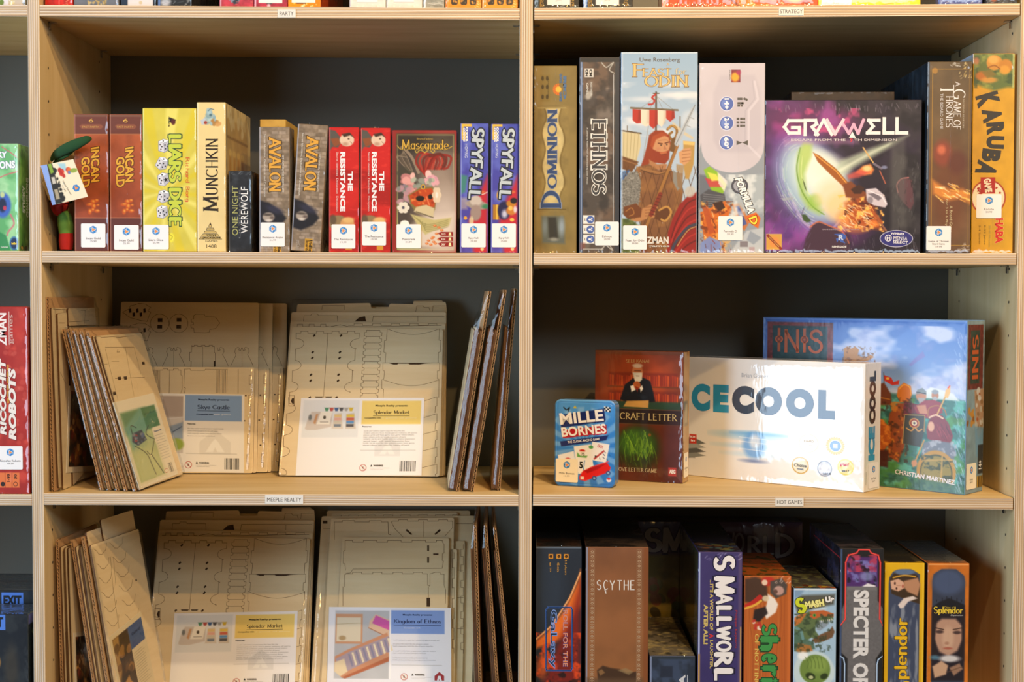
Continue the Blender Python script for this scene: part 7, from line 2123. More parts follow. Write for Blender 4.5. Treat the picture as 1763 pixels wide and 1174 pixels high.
def bag(root, u0, u1, v0, v1, t0, t1, step=None, seed=1, flap=None):
    """clear film around the kit; step=(v,t) where the front film drops back above the shorter sheets"""
    rs = random.Random(seed)
    ac = Acc()
    prof = [(t0, v0), (t1 - .001, v0 - .0005), (t1, v0 + .004)]
    if step:
        sv, st = step
        prof += [(t1, sv), (st + (t1 - st) * .35, sv + (v1 - sv) * .35), (st, v1 - .002)]
    else:
        prof += [(t1, v1 - .004)]
    prof += [(t0 - .0006, v1)]
    Pq = []
    for i in range(len(prof) - 1):
        a, b = np.array(prof[i]), np.array(prof[i + 1])
        m = max(1, int(np.linalg.norm(b - a) / .012))
        Pq += [a + (b - a) * j / m for j in range(m)]
    Pq.append(np.array(prof[-1]))
    nu = max(4, int((u1 - u0) / .012))
    V, F = [], []
    for i in range(nu + 1):
        u = u0 + (u1 - u0) * i / nu
        for (t, v) in Pq:
            V.append((u + rs.uniform(-.0004, .0004), -(t + rs.uniform(0, .0007)), max(v, vmin(t) - .0002, vmin(t + .0007) - .0002)))
    m = len(Pq)
    for i in range(nu):
        for j in range(m - 1):
            a = i * m + j
            F.append((a, a + 1, a + m + 1, a + m))
    for u_i in (0, nu):                         # end films, drawn in between the outline and the back line
        base = u_i * m
        mid = len(V)
        for j in range(m):
            t, v = Pq[j]
            V.append((u0 if u_i == 0 else u1, -(t0 - .0004), max(v, vmin(t0 - .0004) - .0002)))
        for j in range(m - 1):
            F.append((base + j, base + j + 1, mid + j + 1, mid + j))
    ac.add(V, F, rgb('#fff'))
    o = ac.build('plastic_bag', M_FILM, root, smooth=True)
    o['label'] = 'clear plastic bag'
    return o


def inset_card(root, quad, t, face, th=.0005, name='printed_insert'):
    """quad = TL,TR,BR,BL in (u,v)"""
    TL, TR, BR, BL = [np.array(q, float) for q in quad]
    ax = (TR - TL); w = np.linalg.norm(ax); ax /= w
    ay = (TL - BL); h = np.linalg.norm(ay); ay /= h
    ac = Acc()
    V = [(q[0], -t, q[1]) for q in (TL, BL, TL + ax * w - ay * h, TL + ax * w)] + [(q[0], -(t - th), q[1]) for q in (TL, BL, TL + ax * w - ay * h, TL + ax * w)]
    ac.add(V, [(4, 7, 6, 5), (0, 4, 5, 1), (1, 5, 6, 2), (2, 6, 7, 3), (3, 7, 4, 0)], rgb('#e6e6e4'))
    face.emit(ac, (TL[0], -t, TL[1]), (ax[0], 0, ax[1]), (ay[0], 0, ay[1]), (0, -1, 0), w, h)
    return ac.build(name, M_PAPER, root)


def smallprint(f, x0, x1, y0, n, dy, seed, c='#8a8a8c', h=1.5):
    rs = random.Random(seed)
    words = ['pieces', 'insert', 'holds', 'cards and', 'tokens', 'wood', 'box', 'fits the', 'base game', 'with', 'expansion', 'trays for', 'all parts']
    for i in range(n):
        t = ' '.join(rs.choice(words) for _ in range(6))
        w = (x1 - x0) * rs.uniform(.72, 1)
        f.txt(t, x0 + w / 2, y0 + i * dy, w, h * 1.5, c)


def barcode(f, x0, y0, x1, y1, seed=3):
    rs = random.Random(seed)
    x = x0
    while x < x1:
        w = rs.choice([.5, .5, 1, 1.4])
        f.vp([(x, y0), (min(x + w, x1), y0), (min(x + w, x1), y1), (x, y1)], '#222')
        x += w + rs.choice([.5, .7, 1.1])


def warn(f, x, y):
    f.vell(x, y, 6, 6, '#b8504c', 1, 24); f.vell(x, y, 5, 5, '#e8e6e4', 2, 24); f.vline([(x - 3.6, y - 3.6), (x + 3.6, y + 3.6)], .9, '#b8504c', 3); f.vell(x, y, 1.6, 2.4, '#8c8480', 2, 10)
    f.vp([(x + 12, y - 2), (x + 16, y - 2), (x + 14, y - 6)], '#333'); f.txt('WARNING:', x + 26, y - 3.6, 17, 3.2, '#222', 0, .05); f.txt('small parts - not for small children', x + 29, y + .6, 34, 1.3, '#888'); f.txt('keep away from infants', x + 24, y + 3, 22, 1.3, '#888')


def meeple_watermark(f, x, y, s, c='#d6d6d8'):
    f.poly([(x - 20 * s, y + 14 * s), (x - 20 * s, y - 2 * s), (x, y - 18 * s), (x + 20 * s, y - 2 * s), (x + 20 * s, y + 14 * s)], c, .7, 1.5)
    f.poly([(x - 12 * s, y + 11 * s), (x - 4 * s, y - 2 * s), (x, y - 6 * s), (x + 4 * s, y - 2 * s), (x + 12 * s, y + 11 * s), (x + 3 * s, y + 11 * s), (x, y + 5 * s), (x - 3 * s, y + 11 * s)], '#e8e8e8', 1, 1)


def card_market(f):
    """frame 0..214 x 0..134"""
    f.A[:] = rgb('#ecebee')
    f.rect(5, 4, 102, 69, '#dcdfe4', 1, 1)
    f.poly([(10, 54), (14, 38), (20, 24), (36, 24), (48, 28), (56, 26), (56, 50), (30, 56), (14, 56)], '#c8c0bc', 1, 2); f.poly([(30, 46), (36, 24), (56, 24), (52, 46)], '#e8e4dc', 1, 1.5); f.ell(43, 34, 2.4, 3, '#4c4438'); f.line([(36, 42), (50, 42)], 1, '#6c6460'); f.ell(18, 34, 3, 5, '#5c6468', .8, 2); f.poly([(24, 44), (28, 28), (32, 28), (28, 46)], '#c08858', .8, 2)
    f.poly([(56, 54), (60, 28), (72, 26), (76, 54)], '#d0c8c0', 1, 1.5); f.poly([(80, 54), (80, 28), (94, 26), (98, 54)], '#c8c0b8', 1, 1.5)
    for i, c in enumerate(('#e0c080', '#e0a898', '#c8c0b0', '#6c7888')):
        f.rect(60, 29 + i * 5.6, 72, 33.6 + i * 5.6, c, .9)
    for i, c in enumerate(('#e0c048', '#c86048', '#5c90c8', '#4c4c54')):
        f.rect(81, 29 + i * 5.6, 94, 33.6 + i * 5.6, c, .95)
    for i, c in enumerate(('#4c8c68', '#b84c44', '#3c5c90', '#4c4c50', '#a0a0a0', '#d0b030')):
        f.poly([(42 + i * 8.4, 17), (50 + i * 8.4, 17), (48 + i * 8.4, 23), (44 + i * 8.4, 23)], c, .95, 1)
    f.rect(107, 5, 209, 46, '#ecd27a', 1, .8)
    f.txt('Meeple Realty presents:', 158, 14, 56, 4, '#3c3420', 0, .03); f.ser('Splendor Market', 158, 26, 62, 8, '#4c4630', 0, .15, .5, .05); f.vline([(127, 31.5), (189, 31.5)], .8, '#4c4630'); f.txt('Compatible with', 126, 35.5, 28, 2.8, '#4c4630', 0, .03); f.txt('a game of gems', 172, 35.5, 60, 2, '#f4ecc8')
    f.txt('Features:', 117, 50, 16, 2.4, '#555', 0, .03); meeple_watermark(f, 154, 86, 1.1); smallprint(f, 112, 204, 58, 8, 3.5, 4); f.line([(108, 91), (202, 91)], .7, '#999', .6)
    warn(f, 114, 121); barcode(f, 176, 109, 204, 127)


def card_kingdom(f):
    """frame 0..208 x 0..134"""
    f.A[:] = rgb('#e4e8f4')
    f.rect(11, 6, 103, 124, '#b8bcc4', 1, 1); f.mott(40, .06, 3, (11, 6, 103, 124))
    f.poly([(12, 12), (58, 12), (58, 64), (12, 64)], '#c89878', 1, 1.5); f.poly([(14, 18), (55, 18), (55, 60), (14, 60)], '#d8d0bc', 1, 1.5); f.line([(14, 30), (55, 28)], 1, '#b8a888'); f.ell(24, 54, 6, 4, '#a89068', .9, 2)
    f.poly([(80, 12), (103, 22), (103, 52), (68, 36), (70, 24)], '#d8b8a0', 1, 1.5); f.poly([(80, 14), (103, 24), (103, 40), (74, 28)], '#c858a8', 1, 1.5); f.line([(68, 36), (103, 53)], 1.4, '#a87050')
    f.poly([(12, 86), (34, 74), (100, 44), (103, 56), (103, 90), (24, 122), (12, 110)], '#c89070', 1, 1.5); f.poly([(14, 90), (36, 78), (102, 50), (103, 76), (32, 112), (16, 104)], '#a89aa8', 1, 1.5)
    for i in range(12):
        x = 34 + i * 6; y = 82 - i * 2.5
        f.poly([(x, y), (x + 3, y - 1), (x + 10, y + 20), (x + 7, y + 22)], '#e8dcc0' if i % 2 else '#8c88a4', 1, 1)
    f.poly([(24, 122), (103, 86), (103, 94), (30, 124)], '#b06848', 1, 1.5); f.poly([(12, 96), (28, 90), (34, 112), (22, 120), (12, 112)], '#e0d0b0', 1, 2)
    f.rect(104.5, 4, 106, 124, '#f4f4f8')
    f.rect(106, 5, 197, 46, '#7c9cdc', 1, .8)
    f.txt('Meeple Realty presents:', 151, 13, 50, 3.6, '#1c2c60', 0, .03); f.ser('Kingdom of Ethnos', 151, 25, 80, 8.6, '#1c2c60', 0, .15, .5, .05); f.vline([(111, 31), (191, 31)], .8, '#1c2c60'); f.txt('Compatible with', 142, 36, 28, 2.6, '#e8ecf8')
    smallprint(f, 110, 190, 57, 1, 3.6, 5, '#9a9ca8'); smallprint(f, 110, 192, 64, 2, 3.6, 6, '#9a9ca8'); smallprint(f, 110, 186, 76, 2, 3.6, 7, '#9a9ca8'); smallprint(f, 110, 190, 88, 2, 3.6, 8, '#9a9ca8')
    f.line([(108, 100), (192, 100)], .7, '#999', .6); warn(f, 129, 120); f.vp([(180, 118), (188, 111), (196, 118), (196, 126), (180, 126)], '#a03038'); f.vp([(184, 126), (186, 118), (190, 118), (192, 126), (189, 126), (188, 123), (187, 126)], '#e4e8f4', 2)


def card_skye(f):
    """frame 0..146 x 0..132"""
    f.A[:] = rgb('#e6e4e2')
    f.rect(4, 4, 44, 100, '#a89c98', 1, 1); f.rect(4, 40, 44, 100, '#c8c4c4', 1, 4); f.poly([(10, 60), (44, 48), (44, 76), (24, 80)], '#7890b0', .8, 3); f.ell(34, 86, 12, 10, '#88a038', .9, 4); f.line([(14, 44), (44, 40)], 1, '#d8d8e0'); f.line([(20, 70), (42, 56)], 1.4, '#3c4c6c')
    f.rect(47, 2, 142, 46, '#7c9ccc', 1, .8)
    f.txt('Meeple Realty presents:', 95, 10, 52, 4, '#1c2c50', 0, .03); f.ser('Skye Castle', 95, 23, 54, 9, '#1c2c50', 0, .15, .5, .05); f.vline([(68, 28.6), (122, 28.6)], .8, '#1c2c50'); f.txt('Compatible with', 80, 35, 28, 3, '#1c2c50', 0, .03); f.txt('tile game', 110, 35, 28, 2.4, '#e0e8f4')
    f.txt('Features:', 58, 51, 14, 2.6, '#555', 0, .03); smallprint(f, 52, 114, 59, 4, 4.2, 9); meeple_watermark(f, 98, 84, 1.3, '#d4d2d0'); f.line([(50, 101), (134, 101)], .7, '#999', .7)
    warn(f, 54, 120); barcode(f, 114, 108, 138, 127, 5)


def card_green(f):
    """frame 0..76 x 0..160"""
    f.A[:] = rgb('#e4dcc8')
    f.rect(6, 22, 52, 150, '#a8b888', 1, 1); f.grad('#fff', '#fff', alpha=0); f.rect(6, 22, 52, 62, '#5c8868', .9, 8); f.poly([(6, 50), (40, 22), (70, 22), (70, 40), (10, 90)], '#70a498', .8, 6); f.rect(44, 22, 70, 62, '#4c7c58', .95, 2); f.txt('game board', 57, 34, 20, 4, '#3c6448'); f.rect(6, 95, 52, 150, '#b8c088', .8, 14)
    f.poly([(16, 62), (34, 60), (38, 80), (20, 86), (12, 76)], '#3c4454', 1, 2); f.blobs((16, 64, 36, 82), 16, (1, 3), ['#a83838', '#5c6c9c', '#88909c'], .8, 4)
    f.curve([(16, 62), (18, 48), (26, 54)], 1.2, '#2c2c24'); f.curve([(14, 84), (30, 104), (34, 130), (36, 146)], 1.2, '#3c3c30'); f.curve([(48, 56), (40, 70), (52, 84)], 1.2, '#2c3c34'); f.curve([(50, 86), (38, 108), (32, 100)], 1.2, '#3c3c30'); f.curve([(38, 108), (46, 134), (50, 148)], 1.4, '#3c3c30')
    f.txt('Features', 62, 70, 14, 3, '#3c5c90', 0, .03); smallprint(f, 54, 74, 78, 10, 5, 3); barcode(f, 62, 134, 70, 152); f.vell(56, 146, 4, 4, '#b8504c'); f.vell(56, 146, 3.2, 3.2, '#e4dcc8', 2)


def card_dark(f):
    """frame 0..150 x 0..150"""
    f.A[:] = rgb('#dccfb4')
    f.rect(9, 9, 146, 140, '#1c120c', 1, 1); f.cloud('#8c4c1c', 22, .5, .7, .9, 3, (9, 9, 100, 140)); f.cloud('#d89840', 14, .58, .76, .8, 6, (9, 60, 80, 140)); f.blobs((14, 50, 80, 130), 24, (3, 9), ['#a8641c', '#5c2c14', '#c8a060', '#7c1c14'], .7, 5)


def card_castle(f):
    """frame 0..120 x 0..160"""
    f.A[:] = rgb('#d8c8a4')
    f.rect(8, 10, 64, 150, '#3c2814', 1, 1); f.poly([(8, 10), (30, 10), (20, 80), (8, 100)], '#b08848', .9, 5); f.blobs((14, 30, 62, 140), 26, (3, 9), ['#6c4824', '#a87838', '#241810', '#4c3420'], .7, 8); f.poly([(10, 110), (40, 96), (50, 130), (30, 150), (10, 150)], '#c08c40', .9, 4)
    f.rect(64, 10, 116, 56, '#3c5688', 1, .8); f.txt('Castle kit', 90, 28, 34, 6, '#1c2c50', 0, .03); smallprint(f, 68, 112, 66, 14, 5.2, 8, '#6c6454')


def wavy(cx, amp, ys, side):
    """scalloped vertical cut"""
    P = []
    for i in range(len(ys) - 1):
        a, b = ys[i], ys[i + 1]
        for k in range(8):
            t = k / 8
            P.append((cx + side * amp * math.sin(math.pi * t) * (1 if i % 2 else -1), a + (b - a) * t))
    P.append((cx, ys[-1]))
    return P


def crenel(x0, y0, x1, y1, n, d):
    P = [(x0, y0)]
    for i in range(n):
        xa, xb = x0 + (x1 - x0) * (i + .3) / n, x0 + (x1 - x0) * (i + .75) / n
        ya = y0 + (y1 - y0) * (i + .5) / n
        P += [(xa, ya), (xa, ya - d), (xb, ya - d), (xb, ya)]
    P.append((x1, y1))
    return P


def vcren(x0, y0, x1, y1, n, d):
    return [(b, a) for a, b in crenel(y0, x0, y1, x1, n, d)]


def market_lines():
    """cut pattern of the front sheet, in photo pixels of the first pack"""
    X = lambda x: 470 + x / 3.453
    Y = lambda y: 500 + y / 3.453
    L, H = [], []
    C = lambda P: L.append([(X(a), Y(b)) for a, b in P])
    C([(140, 258)] + crenel(140, 258, 510, 258, 4, 12) + [(515, 258)])

    def scal(x, y, dirn, lean):
        P = [(x, y)]
        seg = 0
        while y < 1080:
            for k in range(1, 9):
                t = k / 8
                P.append((x - lean * t * 9 + dirn * 40 * math.sin(math.pi * t) ** .55, y + 62 * t))
            x -= lean * 9; y += 62
            P.append((x - 7, y)); P.append((x - 9, y + 66)); x -= 9; y += 66
        return P
    C(scal(150, 290, 1, .9)); P = scal(505, 290, -1, .9); C([p for p in P if p[1] < 650])
    C([(140, 258), (140, 290), (150, 290)]); C([(515, 258), (512, 290), (505, 290)])
    C([(328, 258), (302, 640)])
    # ladder strip
    for i in range(11):
        y = 240 + i * 37.5; x = 558 - i * 2.4
        C([(x, y), (x + 78, y)])
        C([(x, y), (x - 1, y + 12), (x - 13, y + 14), (x - 14, y + 32), (x - 3, y + 37)]); C([(x + 78, y), (x + 80, y + 12), (x + 92, y + 14), (x + 90, y + 32), (x + 78, y + 37)])
    # tray panels
    def tray(x0, y0, x1, y1, sag, s=1):
        P = []
        for k in range(13):
            t = k / 12
            P.append((x0 + (x1 - x0) * t, y0 + sag * math.sin(math.pi * t)))
        C(P)
    tray(680, 232, 990, 232, 34); C([(680, 232), (676, 300), (664, 302), (660, 370), (672, 374), (668, 432)]); C([(990, 232), (988, 300), (999, 302), (996, 368), (984, 372), (982, 432)]); C([(655, 434), (992, 434)])
    C([(655, 434), (655, 480), (664, 482), (660, 530), (648, 534), (648, 586), (658, 590), (656, 640)]); C([(992, 434), (990, 480), (978, 482), (978, 528), (988, 532), (986, 640)]); tray(660, 536, 986, 530, 34)
    for i in range(5):
        C([(888, 664 + i * 98), (975, 636 + i * 100), (975, 690 + i * 100), (966, 692 + i * 100), (964, 730 + i * 100)])
    H.append([(X(690), Y(435)), (X(965), Y(434)), (X(900), Y(438)), (X(870), Y(444)), (X(815), Y(444)), (X(805), Y(438)), (X(745), Y(438)), (X(740), Y(444)), (X(718), Y(444))])
    for x, y in ((247, 272), (406, 272), (238, 371), (400, 371), (236, 405), (398, 405), (228, 505), (392, 505), (226, 540), (389, 540), (221, 640), (380, 640)):
        H.append([(X(x - 10), Y(y + 2)), (X(x + 2), Y(y - 9)), (X(x + 9), Y(y - 2)), (X(x - 3), Y(y + 9))])
    for xa, xb in ((250, 300), (310, 355)):
        H.append([(X(xa), Y(634)), (X(xb), Y(634)), (X(xb - 6), Y(641)), (X(xa + 6), Y(641))])
    C([(96, 628), (128, 628), (128, 690), (96, 690), (94, 640)]); H.append([(X(108), Y(660)), (X(116), Y(644)), (X(126), Y(642)), (X(126), Y(678)), (X(116), Y(676))])
    return L, H


def frontal(bl, br, tl, bay='M', row=3, near='A'):
    return lean_frame(ground(bay, row, *bl), ground(bay, row, *br), tl)


F1, W1, H1, a1 = frontal((479, 820.5), (757, 822), (503, 562))
U1 = lambda P: [F1.uv(x, y) for x, y in P]
ML, MH = market_lines()
ML = [U1(l) for l in ML]; MH = [U1(l) for l in MH]


def lower_sheets(root):
    s = sheet(root, U1([(500, 553), (767, 557), (760, 822), (482, 820)]), -.0034, .003, [U1(crenel(506, 562, 566, 562, 3, 4)), U1([(570, 562), (586, 559), (600, 562), (640, 562), (760, 560)]), U1(crenel(600, 560, 760, 560, 5, 3))])
    s = sheet(root, U1([(501, 536), (768, 536), (764, 822), (484, 820)]), -.0068, .003, [U1([(522, 552), (523, 542), (534, 542), (536, 539), (546, 539), (548, 542), (580, 542), (581, 552)]), U1([(641, 552), (642, 543), (764, 543)]), U1([(719, 543), (719, 552)])], [U1([(610, 552), (618, 545), (628, 543), (630, 552)])])
    s = sheet(root, U1([(510, 527), (511, 521), (637, 519), (638, 528), (668, 528), (670, 520), (712, 521), (711, 517), (767, 517), (769, 536), (766, 822), (486, 820)]), -.0102, .003, [U1([(553, 530), (554, 523), (592, 523), (592, 530)]), U1([(715, 534), (717, 524), (728, 524), (730, 527), (738, 527), (740, 533)]), U1([(744, 533), (745, 524), (766, 524)])], c=BIRCH2)
    s = sheet(root, U1([(710, 519), (711, 514), (761, 513), (762, 519), (762, 700), (712, 700)]), -.0136, .003, c=BIRCH2)
    sheet(root, U1([(512, 523), (760, 523), (766, 822), (488, 820)]), -.0170, .003, c=BIRCH2)


def market_pack(fr, label, group, cardpos, sd):
    r = fr.root('wooden_kit', label, 'wooden kit', group)
    sheet(r, U1([(503, 563), (763, 568), (757, 822), (480, 820.5)]), 0, .003, ML, MH)
    lower_sheets(r)
    cf = Face(0, 0, 214, 134)
    card_market(cf)
    inset_card(r, cardpos, .0036, cf)
    lo, hi = U1([(479, 822)])[0], U1([(767, 515)])[0]
    bag(r, min(0, lo[0]) - .003, hi[0] + .004, lo[1] + .0003, hi[1] + .006, -.0195, .0042, (U1([(500, 555)])[0][1], -.010), sd)
    return r


market_pack(F1, 'bagged birch kit with a yellow and white insert, upright in the middle shelf bay', 'bagged market kits', U1([(519, 686.5), (731, 686), (727, 820), (509.5, 819.5)]), 3)

# second market pack, one shelf lower
def shifted(fr, dX, dY, Z):
    g = Frame(fr.O + np.array([dX, dY, 0]), fr.ex, fr.ez)
    g.O[2] = Z
    return g


def place_like(fr, uvref, px, Z, yaw=0.0):
    """move a frame sideways and in depth so that its local point uvref shows at pixel px, base on height Z"""
    best = None
    ex = np.array([math.cos(yaw), math.sin(yaw), 0])
    nh0 = np.cross(fr.ex, (0, 0, 1)); nh = np.cross(ex, (0, 0, 1))
    s_ = -np.dot(fr.ez, nh0); ez = np.array([0, 0, fr.ez[2]]) - nh * s_
    for Yb in np.arange(.02, .212, .004):
        O = np.array([0, Yb, Z])
        q = O + ex * uvref[0] + ez * uvref[1]
        e = (proj(q)[1] - px[1]) ** 2
        if best is None or e < best[0]:
            best = (e, Yb)
    O = np.array([0, best[1], Z])
    q = O + ex * uvref[0] + ez * uvref[1]
    w = at(px[0], px[1], q[1])
    O[0] += w[0] - q[0]
    return Frame(O, ex, ez)


Z4 = shelf_z('M', 4, 0) + .0006
F2 = place_like(F1, U1([(503, 562)])[0], (276, 921), Z4, R(0))
market_pack(F2, 'bagged birch kit with a yellow and white insert, on the bottom shelf', 'bagged market kits', U1([(532, 690), (745, 686), (748, 812), (526, 816)]), 4)

# ---- Kingdom pack on the bottom shelf
F3 = place_like(F1, U1([(503, 562)])[0], (594, 925), Z4)
r3 = F3.root('wooden_kit', 'bagged birch kit with a blue and white insert, on the bottom shelf', 'wooden kit')
U3 = lambda P: [F3.uv(x, y) for x, y in P]
X3 = lambda x, y: (540 + x / 3.515, 840 + y / 3.515)
K3 = lambda P: U3([X3(*p) for p in P])
zb = .0008
def down(P):        # closes an outline down to the base
    (a, b), (c, d) = P[0], P[-1]
    return P + [(c + .001, zb), (a - .001, zb)]
sheet(r3, down(K3([(175, 300), (820, 305)])), 0, .003,
      [K3([(195, 500), (190, 460), (180, 458), (182, 385), (192, 380), (192, 320)] + crenel(192, 320, 780, 320, 4, -10) + [(780, 330), (790, 345), (790, 395), (780, 400), (778, 440), (786, 445), (778, 488)]), K3([(195, 520), (225, 515), (240, 492), (776, 488)]), K3([(190, 600), (188, 528), (200, 522)] + crenel(200, 522, 690, 522, 4, 10) + [(690, 590), (705, 596), (705, 522), (735, 512), (765, 512), (768, 524), (790, 524), (790, 590), (800, 620), (798, 700)]), K3([(178, 600), (178, 715)]), K3([(695, 600), (695, 720)])],
      [K3([(688, 350), (699, 350), (699, 384), (688, 384)]), K3([(688, 420), (699, 420), (699, 455), (688, 455)]), K3([(684, 666), (705, 666), (705, 720), (684, 720)]), K3([(724, 398), (756, 398), (756, 407), (724, 407)])])
sheet(r3, down(K3([(105, 185), (850, 180)])), -.0034, .003, [K3([(125, 310), (125, 205)] + crenel(125, 205, 450, 205, 2, 8) + [(452, 280), (466, 284)]), K3([(470, 205)] + crenel(478, 200, 840, 200, 3, 8) + [(840, 240), (795, 290)]), K3([(470, 205), (490, 245), (540, 295)]), K3([(663, 200), (663, 295)])], [K3([(556, 256), (564, 248), (596, 278), (590, 285)]), K3([(730, 278), (762, 248), (771, 256), (738, 284)])])
sheet(r3, down(K3([(88, 320), (915, 318)])), -.0068, .003, [K3(vcren(110, 340, 110, 700, 4, 8)), K3(vcren(905, 340, 905, 1000, 7, 14)), K3([(110, 425), (170, 425)]), K3([(110, 590), (170, 590)]), K3([(870, 495), (905, 495)]), K3([(870, 660), (905, 660)]), K3([(870, 850), (905, 850)])], c=BIRCH2)
sheet(r3, down(K3([(825, 370), (868, 370)])), -.0034, .003, [K3(vcren(850, 390, 850, 1000, 5, 12))])
sheet(r3, down(K3([(45, 165), (975, 162)])), -.0102, .003, [K3([(55, 240), (100, 240)]), K3([(860, 210), (960, 210)])], [K3([(52, 192), (80, 192), (80, 210), (52, 210)])])
sheet(r3, down(K3([(105, 145), (870, 140)])), -.0136, .003, [K3(crenel(130, 155, 865, 152, 7, -10))])
sheet(r3, down(K3([(75, 125), (945, 125)])), -.0170, .003, c=BIRCH2)
cf = Face(0, 0, 208, 134); card_kingdom(cf)
inset_card(r3, K3([(95, 722), (832, 728), (835, 1195), (82, 1190)]), .0036, cf)
a_, b_ = K3([(44, 130)])[0], K3([(980, 130)])[0]
bag(r3, a_[0], b_[0], .0003, a_[1] + .004, -.0195, .0042, (K3([(100, 300)])[0][1], -.008), 8)

# ---- kit behind the bottom market pack: only its upper edge shows
# ---- Skye pack and two copies behind it
F4, W4, H4, a4 = lean_frame(ground('M', 3, 236, 815.6), ground('M', 3, 437, 816.0), (250, 632))
U4 = lambda P: [F4.uv(x, y) for x, y in P]
S4 = lambda x, y: (190 + x / 3.556, 500 + y / 3.556)
K4 = lambda P: U4([S4(*p) for p in P])


def circ(x, y, r, n=28):
    return [(x + r * math.cos(2 * math.pi * i / n), y + r * math.sin(2 * math.pi * i / n)) for i in range(n + 1)]


def dome(x):
    return [K4([(x - 70, 462), (x - 50, 420), (x - 36, 392), (x - 44, 372), (x - 38, 352), (x - 24, 344), (x - 14, 352), (x - 20, 362), (x - 8, 366), (x - 2, 348)]), K4([(x + 2, 348), (x + 8, 366), (x + 20, 362), (x + 14, 350), (x + 24, 344), (x + 40, 352), (x + 44, 370), (x + 34, 390), (x + 52, 420), (x + 70, 462)]), K4([(x, 350), (x, 466)])]


def skye_back(r, t):
    L = [K4(circ(299, 198, 57)), K4(circ(415, 198, 57)), K4([(492, 172), (508, 172), (508, 150), (520, 142), (572, 142), (575, 152), (588, 156), (640, 160), (668, 196), (640, 230), (606, 236), (604, 250), (582, 256), (510, 254), (508, 228), (492, 226), (490, 208), (506, 206), (506, 192), (492, 190), (492, 172)])]
    for x in (385, 803):
        L += dome(x)
    L += dome(215)[:2] + [dome(650)[1]]
    L += [K4([(490, 466), (492, 430), (482, 428), (482, 376), (494, 374), (496, 332)] + crenel(496, 340, 634, 340, 3, 8) + [(634, 376), (640, 380), (640, 430), (634, 466)]), K4([(562, 340), (562, 466)])]
    H = [K4([(287, 167), (316, 167), (316, 190), (287, 190)]), K4([(285, 208), (314, 208), (314, 230), (285, 230)]), K4([(403, 165), (432, 165), (432, 188), (403, 188)]), K4([(401, 208), (430, 208), (430, 230), (401, 230)]), K4([(630, 428), (641, 428), (641, 464), (630, 464)])]
    for dy in (0, 120):
        L.append(K4([(72, 130 + dy), (110, 110 + dy), (120, 90 + dy), (150, 84 + dy), (170, 76 + dy), (210, 80 + dy), (226, 90 + dy), (244, 100 + dy), (226, 120 + dy), (244, 130 + dy), (230, 160 + dy), (222, 186 + dy), (180, 180 + dy), (120, 164 + dy), (72, 130 + dy)]))
        for q in range(5):
            H.append(K4([(110 + q * 22, 110 + dy + (q % 2) * 24), (124 + q * 22, 106 + dy + (q % 2) * 24), (126 + q * 22, 130 + dy + (q % 2) * 24), (112 + q * 22, 134 + dy + (q % 2) * 24)]))
    sheet(r, K4([(62, 66), (908, 72), (894, 1120), (20, 1118)]), t, .003, L, H)


def skye_front(r, t, full=True):
    L = [K4([(305, 632), (305, 490)] + crenel(305, 490, 434, 490, 2, 8) + [(434, 520), (442, 524), (442, 606), (434, 632)]), K4([(366, 488), (362, 632)]), K4([(455, 632), (462, 600), (452, 596), (456, 484), (490, 482), (494, 492), (580, 492), (584, 484), (650, 486)]), K4([(650, 486), (720, 486)]), K4([(785, 486), (784, 632)]), K4(vcren(868, 486, 850, 1090, 5, 14))]
    for q in range(8):
        L.append(K4([(654 + q * 9, 490), (652 + q * 9, 630)])); L.append(K4([(256 + q * 6, 490), (262 + q * 6, 630)]))
    H = [K4([(826, 642), (836, 642), (836, 650), (826, 650)]), K4([(818, 796), (828, 796), (828, 804), (818, 804)])]
    sheet(r, K4([(230, 470), (886, 474), (874, 1126), (170, 1124)]), t, .003, L, H)


r4 = F4.root('wooden_kit', 'bagged birch kit with a blue headed insert and round cut-outs, right of leaning kits', 'wooden kit', 'bagged castle kits')
skye_front(r4, 0); skye_back(r4, -.0068)
sheet(r4, K4([(200, 480), (884, 484), (872, 1122), (180, 1120)]), -.0034, .003, c=BIRCH2)
cf = Face(0, 0, 146, 132); card_skye(cf)
inset_card(r4, K4([(290, 632), (822, 640), (806, 1116), (280, 1110)]), .0036, cf)
a_, b_ = K4([(56, 60)])[0], K4([(912, 60)])[0]
bag(r4, K4([(180, 1000)])[0][0], b_[0] + .003, .0003, b_[1] + .002, -.0076, .0046, (K4([(800, 470)])[0][1], -.0025), 5)
for i, (dx, dy, lab) in enumerate(((.0235, .0136, 'bagged birch kit half hidden behind the blue headed kit, next to it on the right'), (.047, .0268, 'bagged birch kit almost hidden, rearmost behind the blue headed kit'))):
    g = Frame(F4.O + np.array([dx, dy, 0]), F4.ex, F4.ez)
    g.O[2] = shelf_z('M', 3, g.O[0]) + .0006
    # keep clear of the wall
    r = g.root('wooden_kit', lab, 'wooden kit', 'bagged castle kits')
    q = K4([(230, 470), (886, 474), (874, 1126), (170, 1124)])
    sheet(r, q, 0, .003, [K4(vcren(868, 486, 850, 1090, 5, 14))], [K4([(826, 642), (836, 642), (836, 650), (826, 650)]), K4([(818, 796), (828, 796), (828, 804), (818, 804)]), K4([(826, 950), (836, 950), (836, 958), (826, 958)])])
    sheet(r, K4([(62, 74), (906, 78), (894, 1120), (20, 1118)]), -.0050, .003, [dome(803)[1]])
    bag(r, K4([(180, 1000)])[0][0], b_[0] + .003, .0003, b_[1] - .001, -.0056, .0036, (K4([(800, 470)])[0][1], -.0025), 6 + i)


